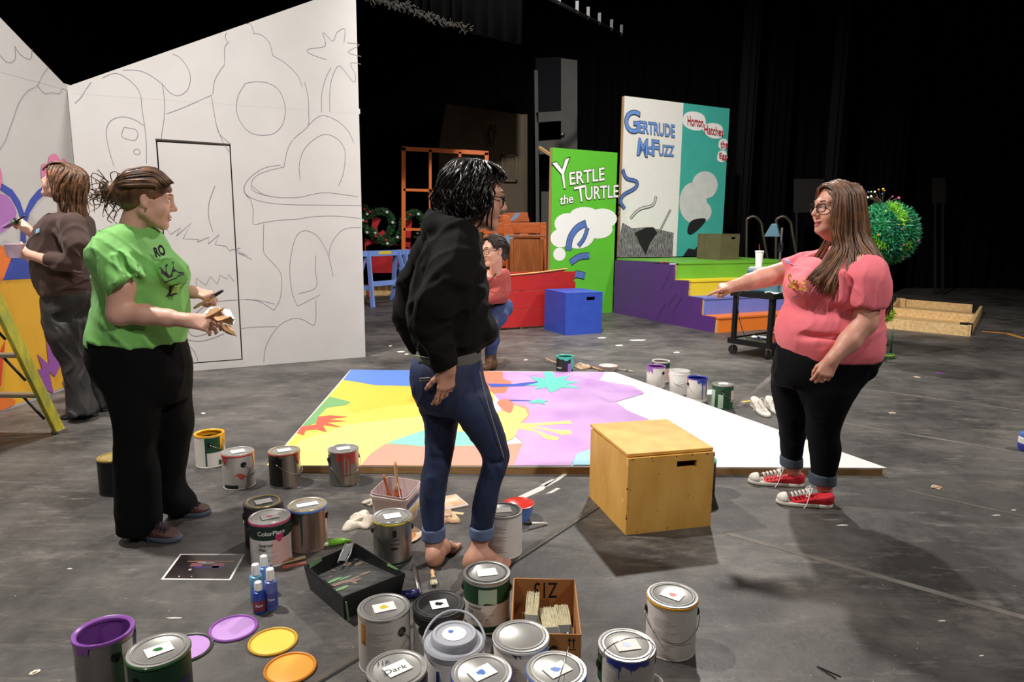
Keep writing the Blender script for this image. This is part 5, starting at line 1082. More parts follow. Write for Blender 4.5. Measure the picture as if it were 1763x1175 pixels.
def roller_tray():
    z = 0.1; L_, B_, R_, F_ = [fl(x, y, z) for x, y in ((523, 973), (612, 934), (698, 987), (590, 1029))]; o = L_.copy(); t = thing('roller_tray', 'large black paint roller tray smeared with dried paint', 'paint tray', (o.x, o.y, 0))
    V = [Vector((p.x - o.x, p.y - o.y, z)) for p in (F_, R_, B_, L_)]; c = sum(V, Vector()) / 4
    def lvl(s, zz): return [Vector((c.x + (v.x - c.x) * s, c.y + (v.y - c.y) * s, zz)) for v in V]
    r0, r1 = lvl(1.0, z), lvl(0.96, z); i0 = lvl(0.88, 0.045); i0[0].z = 0.085; i0[1].z = 0.08; o1 = lvl(1.0, z - 0.012); o2 = lvl(0.9, 0.0)
    mb = MB(); vs = o2 + o1 + r0 + r1 + i0; n = 4; fs = [(3, 2, 1, 0)]
    for k in range(4):
        for j in range(4): fs.append((k * n + j, k * n + (j + 1) % n, (k + 1) * n + (j + 1) % n, (k + 1) * n + j))
    mb.add(vs, fs); bevel(mb.build('tray', 'tray_black', t), 0.003, 2); mb = MB(); mb.add(i0, [(0, 1, 2, 3)]); mb.build('ramp', 'tray_ramp', t)
    q = lambda s, u, dz=0.0: i0[3] * (1 - s) * (1 - u) + i0[0] * s * (1 - u) + i0[1] * s * u + i0[2] * (1 - s) * u + Vector((0, 0, dz))
    r = random.Random(9)
    for k in range(16):
        s_, u = r.uniform(.08, .9), r.uniform(.08, .9); w_, h_ = r.uniform(.02, .07), r.uniform(.015, .2); mb = MB()
        pts = [q(min(max(s_ + w_ * math.cos(a) * r.uniform(.6, 1), .02), .98), min(max(u + h_ * math.sin(a) * r.uniform(.6, 1), .02), .98), 0.0025) for a in np.linspace(0, 2 * math.pi, 9)[:-1]]
        mb.add(pts, [tuple(range(8))]); mb.build('dried_smear', 'smudge_brown' if k % 4 else 'smudge_green', t)
    for a, b, s0, s1, m in ((3, 0, .1, .32, 'smudge_green'), (3, 0, .5, .75, 'smudge_green'), (2, 3, .7, .95, 'smudge_green'), (1, 2, .1, .3, 'smudge_green')):
        mb = MB(); p, q_ = r1[a].lerp(r1[b], s0), r1[a].lerp(r1[b], s1); p2, q2 = i0[a].lerp(i0[b], s0), i0[a].lerp(i0[b], s1)
        k_ = Vector((0, 0, 0.003)); mb.add([p + k_, q_ + k_, q_.lerp(q2, .4) + k_, p.lerp(p2, .25) + k_], [(0, 1, 2, 3)]); mb.build('dried_smear', m, t)
    mb = MB(); p = r0[2].lerp(r0[3], 0.2); e = i0[2].lerp(i0[3], 0.5).lerp(c, .25); mb.tube([p + Vector((0, 0, .012)), p.lerp(e, .6) + Vector((0, 0, 0.02)), e + Vector((0, 0, 0.02))], 0.004, 6); mb.tube([p + Vector((0.03, 0, .012)), (p.lerp(e, .6)) + Vector((0.035, 0, 0.015)), e + Vector((0.03, 0, 0.02))], 0.004, 6); mb.build('wire_grid', 'steel_dull', t, 'all')
    mb = MB(); mb.add([p + Vector((0, 0, .012)), p + Vector((0.03, 0.0, .012)), e + Vector((0.03, 0, .03)), e + Vector((0, 0, .03))], [(0, 1, 2, 3)]); mb.build('clear_film', 'clear_film', t)
    mb = MB(); a = o2[0] * 0.9 + o1[0] * 0.1; mb.beam(o2[0].lerp(o1[0], .95) + Vector((0.012, -0.004, 0)), o2[0] + Vector((0.016, -0.006, 0.0)), 0.006, 0.003); mb.build('dried_drip', 'smudge_green', t)
roller_tray()
# roller handle and rod
p = fl(712, 972, 0.02); q = fl(722, 1020, 0.02)
t = thing('roller_frame', 'grey metal paint roller rod with dark blue grip beside the tray', 'roller', (q.x, q.y, 0)); mb = MB(); mb.tube([Vector((p.x - q.x, p.y - q.y, 0.012)), (0, 0, 0.012)], 0.009, 8); mb.build('rod', 'steel_dull', t, 'all'); g = fl(692, 1024, 0.02)
mb = MB(); mb.tube([(0, 0, 0.016), (g.x - q.x, g.y - q.y, 0.018)], 0.016, 10); mb.build('grip', 'w_navy', t, 'all')
# stir sticks and artist brushes behind the tray
mat('stick_wood', (150, 110, 66), 0.6, var=0.2); mat('stick_pale', (206, 184, 140), 0.6, var=0.1); mat('stick_red', (196, 110, 96), 0.6)
for i, (a, b, m, l) in enumerate(((( 486, 979), (527, 970), 'stick_red', 'stir stick with red painted edge beside the roller tray'), ((484, 973), (526, 962), 'stick_pale', 'pale wooden stir stick above the red-edged one'), ((462, 978), (506, 966), 'stick_wood', 'dark wooden stir stick nearest the dark green labelled can'))):
    A, B = fl(*a), fl(*b); t = thing('stir_stick', l, 'stick', (A.x, A.y, 0), 0, 'wooden stir sticks'); mb = MB(); mb.beam((0, 0, 0.003 + 0.0045 * i), (B.x - A.x, B.y - A.y, 0.003 + 0.0045 * i), 0.02, 0.004); mb.build('stick', m, t)
    mb = MB(); mb.beam((0, 0, 0.0055 + 0.0045 * i), ((B.x - A.x) * .2, (B.y - A.y) * .2, 0.0055 + 0.0045 * i), 0.019, 0.001); mb.build('paint_mark', 'w_coral' if i == 0 else 'stick_pale', t)
def brush(label, a, b, z0, z1, hm, wid=0.03, flat=True, loc=None, bris='bristle_pale', fer='steel', hl=0.6, grp='paint brushes'):
    """handle end a -> bristle tip b"""
    A, B = Vector((a.x, a.y, z0)), Vector((b.x, b.y, z1)); t = thing('paint_brush', label, 'brush', A, 0, grp); d = (B - A); L_ = d.length; d.normalize(); s_ = d.cross(Vector((0, 0, 1))).normalized()
    hb_ = L_ * hl; n = s_.cross(d)
    mb = MB(); mb.tube([Vector((0, 0, 0)), d * hb_ * 0.2, d * hb_ * 0.6, d * hb_ * 0.85, d * hb_], [0.006, 0.009, 0.007, 0.011, wid * 0.42], 10, True, 0.8); mb.build('handle', hm, t, 'all')
    mb = MB(); mb.beam(d * hb_ * 0.98, d * (hb_ + L_ * 0.14), wid, 0.014, n) ; mb.build('ferrule', fer, t)
    mb = MB(); a0 = hb_ + L_ * 0.14
    rb = random.Random(int(wid * 1e4)); nb = max(4, int(wid / 0.0035))
    for lay in (-1, 0, 1):
        for k in range(nb):
            x_ = (k + .5) / nb - .5; o_ = s_ * wid * x_ + n * (.004 * lay); e_ = s_ * (wid * x_ * 1.08 + rb.uniform(-.002, .002)) + n * (.003 * lay + rb.uniform(-.002, .002)); mb.tube([d * a0 + o_, d * (a0 + (L_ - a0) * .55) + e_, d * (a0 + (L_ - a0) * rb.uniform(.9, 1.0)) + e_ * .95], [wid / nb * .62, wid / nb * .6, wid / nb * .3], 4)
    o_ = mb.build('bristles', bris, t); o_['kind'] = 'stuff'
    return t
mat('bristle_pale', (206, 198, 164), 0.8, var=0.15, vscale=60, stretch=(1, 1, 1), bump=0.2, bscale=150); mat('bristle_dark', (60, 52, 50), 0.8); mat('handle_orange', (190, 104, 44), 0.4, var=0.1); mat('handle_tan', (206, 160, 112), 0.45); mat('handle_grey', (150, 140, 128), 0.5)
brush('black handled brush lying beyond the roller tray', fl(513, 944), fl(565, 943), 0.012, 0.012, 'w_black', 0.02)
# carton of brushes
mat('cardboard', (176, 122, 70), 0.75, var=0.06, vscale=6, bump=0.02); mat('cardboard_in', (164, 108, 58), 0.75, var=0.06, vscale=6)
def carton():
    z = 0.17; TL, TR, FRr = fl(885, 996, z), fl(989, 998.5, z), fl(999, 1093, z); u = (TR - TL); wd = u.length; u.normalize(); v = Vector((u.y, -u.x, 0)); dp = (FRr - TR).dot(v)
    t = thing('cardboard_carton', 'open cardboard carton full of paint brushes', 'carton', (TL.x, TL.y, 0), math.atan2(u.y, u.x)); th = 0.004
    # local x along u, -y towards the viewer
    for nm, c, d in (('back_panel', (wd / 2, 0, z / 2), (wd, th, z)), ('front_panel', (wd / 2, -dp, z / 2), (wd, th, z)), ('side_panel', (0, -dp / 2, z / 2), (th, dp - th, z)), ('side_panel', (wd, -dp / 2, z / 2), (th, dp - th, z)), ('bottom_panel', (wd / 2, -dp / 2, th / 2), (wd - th, dp - th, th))):
        mb = MB(); mb.box(c, d); mb.build(nm, 'cardboard', t)
    v_, f = text_fit('Z13', [(wd * 0.72, 0, z - 0.012), (wd * 0.34, 0, z - 0.014), (wd * 0.34, 0, z - 0.075), (wd * 0.72, 0, z - 0.07)], 0.01); mb = MB(); mb.add([(a[0], -th / 2 - 0.0006, a[2]) for a in v_], f); mb.build('lettering', 'ink', t)
    y = -dp - th / 2 - 0.0006
    for x in (wd * 0.84, wd * 0.9):
        mb = MB(); mb.add([(x - .002, y, z - 0.045), (x + .002, y, z - 0.045), (x + .002, y, z - 0.022), (x - .002, y, z - 0.022), (x - .006, y, z - 0.022), (x + .006, y, z - 0.022), (x, y, z - 0.01)], [(0, 1, 2, 3), (4, 3, 2, 5, 6)]); mb.build('printed_arrow', 'ink', t)
    mb = MB(); mb.add([(wd * .8, y, z - .052), (wd * .94, y, z - .052), (wd * .94, y, z - .049), (wd * .8, y, z - .049)], [(0, 1, 2, 3)]); mb.build('printed_line', 'ink', t); mb = MB()
    mb.add([(wd * .62 + .012 * math.cos(a), y, z - .05 + .012 * math.sin(a)) for a in np.linspace(0, math.pi, 9)], [tuple(range(9))]); mb.build('printed_mark', 'ink', t)
    M0 = Matrix.Translation((TL.x, TL.y, 0)) @ Matrix.Rotation(math.atan2(u.y, u.x), 4, 'Z')
    lab = ['paint splashed brush propped in the back left of the carton', 'wide pale bristle brush in the left of the carton', 'wide pale bristle brush in the middle of the carton', 'pale bristle brush leaning at the right of the carton', 'black handled brush between the pale ones in the carton', 'brush with metal ferrule at the carton front', 'black brush in the front right of the carton']
    L7 = [((0.05, -dp + 0.05, 0.03), (0.07, -0.05, 0.15), 'handle_grey', 0.04, 'bristle_pale'), ((0.1, -dp + 0.03, 0.02), (0.06, -0.09, 0.1), 'handle_tan', 0.06, 'bristle_pale'), ((0.16, -dp + 0.02, 0.03), (0.12, -0.08, 0.11), 'handle_orange', 0.06, 'bristle_pale'),
          ((wd - 0.02, -dp + 0.03, 0.03), (wd - 0.05, -0.07, 0.115), 'w_black', 0.045, 'bristle_pale'), ((wd * 0.75, -dp + 0.04, 0.02), (wd * 0.68, -0.05, 0.09), 'w_black', 0.03, 'bristle_dark'), ((0.13, -dp + 0.02, 0.05), (0.05, -dp + 0.1, 0.08), 'steel', 0.04, 'bristle_pale'), ((wd - 0.1, -dp + 0.02, 0.03), (wd - 0.03, -dp + 0.05, 0.07), 'w_black', 0.03, 'bristle_dark')]
    for l, (a, b, hm, w_, br) in zip(lab, L7):
        A, B = M0 @ Vector(a), M0 @ Vector(b); brush(l, A, B, A.z, B.z, hm, w_, bris=br, grp='brushes in the carton', hl=0.5)
carton()
# translucent bucket with brushes
mat('bucket_plastic', (226, 206, 200), 0.4, trans=0.25, var=0.04)
def bucket():
    z = 0.165; L_, B_, R_ = fl(634, 850, z), fl(667, 819, z), fl(728, 828, z); v = (B_ - L_); u = R_ - B_; F_ = L_ + u; o = L_.copy(); t = thing('plastic_bucket', 'translucent square bucket with pinkish paint and two brushes standing in it', 'bucket', (o.x, o.y, 0))
    V = [Vector((p.x - o.x, p.y - o.y, 0)) for p in (L_, F_, R_, B_)]; c = sum(V, Vector()) / 4
    def ring(s, zz, n=5):
        out = []
        for i in range(4):
            p = c + (V[i] - c) * s; a = c + (V[i - 1] - c) * s; b = c + (V[(i + 1) % 4] - c) * s; rr = 0.14
            P0 = p.lerp(a, rr); P2 = p.lerp(b, rr)
            for k in range(n):
                f = k / (n - 1); q = P0.lerp(p, f).lerp(p.lerp(P2, f), f); out.append(Vector((q.x, q.y, zz)))
        return out
    prof = [(0.8, 0.0), (0.82, 0.0), (0.95, z - 0.03), (1.0, z - 0.028), (1.0, z - 0.012), (0.96, z - 0.01), (0.97, z), (0.94, z), (0.93, z - 0.01), (0.79, 0.006)]
    vs = []; fs = []; n = 20
    for s_, zz in prof: vs += ring(s_, zz)
    for k in range(len(prof) - 1):
        for j in range(n): fs.append((k * n + j, k * n + (j + 1) % n, (k + 1) * n + (j + 1) % n, (k + 1) * n + j))
    fs += [tuple(range(n - 1, -1, -1)), tuple(len(prof) * n - n + j for j in range(n))]
    mb = MB(); mb.add(vs, fs); mb.build('tub', 'bucket_plastic', t, True)
    mb = MB(); mb.add(ring(0.86, 0.05), [tuple(range(n))]); mb.build('paint', 'p_lilac', t)
    mb = MB(); a, b = c + (V[1] - c) * .93, c + (V[2] - c) * .93; k_ = (a - c).normalized() * 0.004
    for s0, s1, z0, z1, m in ((0.1, .8, .1, .125, 'lbl_blue'), (.1, .8, .06, .08, 'w_lemonl'), (.1, .8, .08, .1, 'white_paper')):
        mb = MB(); p, q_ = a.lerp(b, s0), a.lerp(b, s1); nrm = Vector((0, 0, 1)).cross(b - a).normalized() * -0.004
        mb.add([p + nrm + Vector((0, 0, z0)), q_ + nrm + Vector((0, 0, z0)), q_ + nrm + Vector((0, 0, z1)), p + nrm + Vector((0, 0, z1))], [(0, 1, 2, 3)]); mb.build('label', m, t)
    cc = o + c
    def up(label, e, dx, m, w_):
        A = fl(*e[0], e[1]); brush(label, A, Vector((cc.x + dx, cc.y + 0.01)), A.z, 0.055, m, w_, grp='brushes in the bucket', hl=0.62, bris='bristle_dark', fer='handle_orange')
    up('tan handled brush with blue tape standing in the bucket', ((680, 794), 0.27), 0.01, 'handle_tan', 0.035); up('orange handled brush leaning in the bucket', ((660, 818), 0.22), -0.02, 'handle_orange', 0.035)
    p2 = cc + Vector((0.03, 0, 0)); t2 = thing('white_stir_stick', 'thin white stick leaning in the bucket', 'stick', (p2.x, p2.y, 0.052)); mb = MB(); A = fl(684, 832, 0.17); mb.tube([(0, 0, 0), (A.x - p2.x, A.y - p2.y, A.z - 0.052)], 0.003, 6); mb.tube([(0, 0, 0), (0.001, 0, 0.01)], 0.004, 6); mb.build('stick', 'white_paper', t2)
bucket()
# red paint bowl with white brush
p = fl(893, 893); t = thing('paint_bowl', 'blue bowl of red paint beside the plain white can', 'bowl', (p.x, p.y, 0)); r = 0.075
mb = MB(); mb.lathe([(0, 0), (r * 0.7, 0), (r * 0.85, 0.03), (r, 0.075), (r * 1.03, 0.078), (r * 0.96, 0.076), (r * 0.8, 0.05), (0, 0.05)], 28); mb.build('bowl', 'w_sky', t, True)
mb = MB(); mb.lathe([(0, 0.058), (r * 0.84, 0.058), (r * 0.94, 0.076), (r * 1.02, 0.0795), (r * 0.96, 0.081), (r * 0.6, 0.064), (0, 0.062)], 28); mb.build('paint', 'w_red', t, True)
a, b = fl(942, 894, 0.03), fl(905, 884, 0.08); t = thing('plastic_spoon', 'white plastic stick resting against the paint bowl', 'stick', (a.x, a.y, 0.0)); mb = MB(); mb.tube([(0, 0, 0.007), (b.x - a.x, b.y - a.y, 0.03)], 0.006, 8); mb.build('stick', 'white_paper', t, 'all'); mb = MB(); mb.tube([((b.x - a.x) * .75, (b.y - a.y) * .75, 0.0245), ((b.x - a.x) * 1.02, (b.y - a.y) * 1.02, 0.031)], 0.009, 8); mb.build('ferrule', 'rubber', t, 'all')
# crumpled cloths and papers
def crumple(name, label, cat, px, py, w, d, h, m, seed, rz=0.0):
    p = fl(px, py); t = thing(name, label, cat, (p.x, p.y, 0), rz); r = random.Random(seed); N_ = 22
    ph = [(r.uniform(5, 16), r.uniform(5, 16), r.uniform(0, 6)) for _ in range(6)]; vs = []
    for j in range(N_):
        for i in range(N_):
            x, y = i / (N_ - 1) * 2 - 1, j / (N_ - 1) * 2 - 1; rr = math.hypot(x, y) + 1e-6; k = max(abs(x), abs(y)) / rr; x2, y2 = x * k, y * k; ang = math.atan2(y, x)
            rad = 1 + 0.22 * math.sin(3 * ang + ph[0][2]) + 0.14 * math.sin(5 * ang + ph[1][2])
            f = max(0, 1 - (x2 * x2 + y2 * y2)); z = h * (f ** 0.7) * (0.6 + 0.25 * sum(math.sin(a * x * .5 + b * y * .5 + c) for a, b, c in ph) / 2.2) + 0.003
            vs.append((x2 * w / 2 * rad, y2 * d / 2 * rad, max(z, 0.002)))
    mb = MB(); mb.add(vs, [(j * N_ + i, j * N_ + i + 1, (j + 1) * N_ + i + 1, (j + 1) * N_ + i) for j in range(N_ - 1) for i in range(N_ - 1)]); o = mb.build('cloth', m, t, 'all'); s_ = o.modifiers.new('t', 'SOLIDIFY'); s_.thickness = 0.002
    mb = MB(); mb.tube([(-w * .3, -d * .3, h * .25), (0, -d * .2, h * .62), (w * .25, d * .05, h * .4)], [0.006, 0.009, 0.005], 6); mb.build('fold', m, t, 'all')
mat('rag_cloth', (224, 212, 196), 0.85, var=0.1, vscale=12); mat('rag_tan', (186, 148, 110), 0.8, col2=(222, 200, 176), vscale=12); mat('wood_disc', (170, 112, 64), 0.6)
crumple('rag', 'crumpled cream rag on the floor left of the bucket', 'rag', 622, 900, 0.15, 0.19, 0.06, 'rag_cloth', 3)
crumple('rag', 'small cream rag corner behind the bucket', 'rag', 640, 868, 0.08, 0.07, 0.04, 'rag_cloth', 5)
crumple('paper_towel', 'stained tan paper towel between the bare feet and bucket', 'paper towel', 768, 895, 0.12, 0.13, 0.05, 'rag_tan', 6)
crumple('rag', 'tan rag behind the teal paint can', 'rag', 1003, 634, 0.16, 0.14, 0.05, 'rag_tan', 8)
p = fl(690, 924); t = thing('wooden_disc', 'brown paint mixing plate under the bucket edge', 'plate', (p.x, p.y, 0)); mb = MB(); mb.lathe([(0, 0.001), (0.08, 0.001), (0.095, 0.008), (0.097, 0.01), (0.08, 0.006), (0, 0.005)], 30); mb.build('dish', 'rag_tan', t, True); mb = MB(); mb.lathe([(0, 0.0055), (0.07, 0.0065), (0.06, 0.008), (0, 0.008)], 24); mb.build('paint', 'wood_disc', t, True)
p = fl(772, 868); t = thing('bucket_lid', 'pale square bucket lid lying behind the barefoot woman', 'lid', (p.x, p.y, 0), 0.5); mb = MB(); mb.box((0, 0, 0.006), (0.16, 0.16, 0.012)); bevel(mb.build('plate', 'bucket_plastic', t), 0.005); mb = MB(); mb.box((0, 0, 0.0125), (0.13, 0.13, 0.003)); mb.build('panel', 'rag_tan', t)
p = fl(783, 885); t = thing('stir_stick', 'short pale stick on the floor between the bare legs', 'stick', (p.x, p.y, 0), -0.25); mb = MB(); mb.box((0, 0, 0.003), (0.09, 0.022, 0.005)); mb.build('stick', 'stick_pale', t)
# upstage bits on and by the panel
p = fl(1047, 638); t = thing('plastic_dish', 'clear plastic dish with lilac paint beyond the floor flat', 'dish', (p.x, p.y, 0)); mb = MB(); mb.lathe([(0, 0.0), (0.07, 0), (0.09, 0.045), (0.095, 0.05), (0.085, 0.045), (0.066, 0.01), (0, 0.01)], 24); mb.build('dish', 'bucket_plastic', t, True); mb = MB(); mb.lathe([(0, 0.018), (0.068, 0.018)], 20); mb.build('paint', 'w_purple', t)
brush('brush with wooden handle left of the teal can', fl(938, 622), fl(975, 634), 0.03, 0.012, 'handle_tan', 0.02); brush('long wooden brush right of the teal can', fl(1038, 640), fl(1008, 632), 0.012, 0.02, 'handle_tan', 0.02)
t = brush('fine brush with grey handle lying at the panel corner', fl(1062, 638), fl(1090, 642), 0.012, 0.012, 'handle_grey', 0.015)
p = fl(1222, 676); t = thing('paper_card', 'white card on the floor behind the rightmost green can', 'card', (p.x, p.y, 0), 0.2); mb = MB(); mb.box((0, 0, 0.0025), (0.12, 0.16, 0.003)); mb.build('sheet', 'white_paper', t); mb = MB(); mb.box((0, 0, 0.0045), (0.08, 0.002, 0.001)); mb.build('printed_line', 'ink', t)
# paper cup at the bottom edge
p = fl(1116, 1173, 0.09); t = thing('paper_cup', 'white paper cup with stick at the bottom edge', 'cup', (p.x, p.y, 0)); mb = MB(); mb.lathe([(0, 0), (0.03, 0), (0.041, 0.088), (0.044, 0.09), (0.04, 0.088), (0.03, 0.01), (0, 0.01)], 28); mb.build('cup', 'white_paper', t, True); mb = MB(); mb.tube([(0.0, 0, 0.012), (0.012, 0.03, 0.12)], 0.003, 6); mb.build('stick', 'stick_pale', t)
# hair clip-like dark scraps and coloured chips
for i, (x, y, m, l, sz) in enumerate(((1617, 643, 'w_purple', 'purple paint skin scrap on the open floor', .05), (1612, 840, 'rag_tan', 'tan paint skin scrap on the open floor', .05), (1579, 650, 'rag_tan', 'small tan paper scrap near the tree shadow', .04), (1536, 712, 'rag_tan', 'tiny tan scrap right of the white shoes', .04), (60, 1160, 'rag_cloth', 'cream scrap at the bottom left', .02))):
    p = fl(x, y); t = thing('paint_scrap', l, 'scrap', (p.x, p.y, 0), i * 1.1); mb = MB(); r = random.Random(i); n = 9
    mb.prism([(sz * r.uniform(.5, 1) * math.cos(k * 2 * math.pi / n), sz * .7 * r.uniform(.5, 1) * math.sin(k * 2 * math.pi / n)) for k in range(n)], 0.0, 0.004); mb.build('flake', m, t); mb = MB(); mb.prism([(sz * .4 * math.cos(k), sz * .3 * math.sin(k)) for k in range(6)], 0.003, 0.008); mb.build('curl', m, t)
p = fl(1432, 1160); t = thing('hair_pin', 'two crossed black wire pins on the floor, bottom right', 'pin', (p.x, p.y, 0)); mb = MB(); mb.tube([(-0.03, 0.03, 0.002), (0.02, -0.02, 0.002)], 0.002, 6); mb.build('wire', 'w_black', t); mb = MB(); mb.tube([(-0.035, 0.03, 0.004), (0.0, -0.03, 0.003)], 0.002, 6); mb.build('wire', 'w_black', t)
# ------------------------------------------------------------------ yellow stepladder
mat('ladder_yellow', (206, 186, 40), 0.5, col2=(150, 160, 70), vscale=5, stretch=(6, 6, 2)); mat('ladder_alu', (150, 142, 130), 0.4, 0.7)
def ladder():
    o = fl(103, 745); t = thing('stepladder', 'paint-spattered yellow stepladder at the left edge in front of the mural', 'ladder', (o.x, o.y, 0)); ht = 1.75; ty = math.tan(math.radians(19)); tx = 0.09
    def rail(x0, s, front): return [Vector((x0 + s * 0.0, (0 if front else -1.22), 0.0)), Vector((x0 - s * tx * ht, -ty * ht if front else -1.22 + ty * ht, ht))]
    wd = 0.56
    for nm, x0, s in (('front_rail', 0.0, 1), ('front_rail', -wd, -1)):
        a, b = rail(x0, s, True); mb = MB(); mb.beam(a, b, 0.028, 0.085, (0, 1, 0)); bevel(mb.build(nm, 'ladder_yellow', t), 0.004)
        mb = MB(); mb.box((a.x, a.y, 0.012), (0.05, 0.1, 0.02)); mb.build('foot', 'ladder_alu', t)
    for nm, x0, s in (('rear_rail', 0.02, 1), ('rear_rail', -wd - 0.02, -1)):
        a, b = rail(x0, s, False); mb = MB(); mb.beam(a, b, 0.025, 0.05, (0, 1, 0)); mb.build(nm, 'ladder_yellow', t); mb = MB(); mb.box((a.x, a.y, 0.012), (0.04, 0.07, 0.02)); mb.build('foot', 'ladder_alu', t)
    for k in range(1, 6):
        z = 0.285 * k; y = -ty * z; x1 = -tx * z - 0.014; x0 = -wd + tx * z + 0.014
        mb = MB(); mb.box(((x0 + x1) / 2, y, z), (x1 - x0, 0.085, 0.022)); bevel(mb.build('step', 'ladder_alu', t), 0.003)
        mb = MB(); mb.beam((x1, y + 0.02, z - 0.17), (x1 - 0.13, y + 0.02, z - 0.012), 0.012, 0.012); mb.build('step_brace', 'black_metal', t)
        mb = MB(); mb.beam((x0, y + 0.02, z - 0.17), (x0 + 0.13, y + 0.02, z - 0.012), 0.012, 0.012); mb.build('step_brace', 'black_metal', t)
    mb = MB(); mb.box((-wd / 2, -ty * ht + 0.0, ht + 0.02), (wd - 2 * tx * ht + 0.1, 0.25, 0.05)); bevel(mb.build('top_cap', 'ladder_yellow', t), 0.01)
ladder()

# ------------------------------------------------------------------ late small things on the floor
p = fl(1768, 776); t = thing('paint_jar', 'small blue and white paint jar at the right edge of the floor', 'jar', (p.x, p.y, 0)); mb = MB(); mb.lathe([(0, 0), (.045, 0), (.055, .02), (.055, .045), (.05, .05)], 20, top=False); mb.build('base', 'w_blue', t, True); mb = MB(); mb.lathe([(.05, .048), (.054, .052), (.054, .085), (.045, .09)], 20, top=False); mb.build('label', 'w_white', t, True); mb = MB(); mb.lathe([(.045, .089), (.05, .092), (.05, .115), (.0, .118)], 20); mb.build('cap', 'w_sky', t, True)
t = thing('paint_tube', 'lime green paint tube lying beyond the roller tray', 'paint tube', fl(566, 942), .5); mb = MB(); mb.tube([(0, 0, .016), (.05, 0, .016), (.1, 0, .006)], [.014, .015, .004], 10); mb.build('tube', 'tinsel_lime', t, 'all'); mb = MB(); mb.tube([(-.018, 0, .014), (0, 0, .015)], .008, 10); mb.build('cap', 'white_paper', t, 'all')
brush('worn brush with tan handle behind the dark-lidded can', fl(744, 990), fl(748, 1012), .02, .012, 'handle_tan', .025)
p = fl(1287, 692); t = thing('tape_scrap', 'yellow tape scrap beside the white slip-on shoes', 'tape', (p.x, p.y, 0), .4); mb = MB(); mb.box((0, 0, .002), (.11, .03, .003)); mb.build('strip', 'w_lemonl', t); mb = MB(); mb.box((.03, 0, .005), (.03, .028, .004)); mb.build('fold', 'w_lemonl', t)
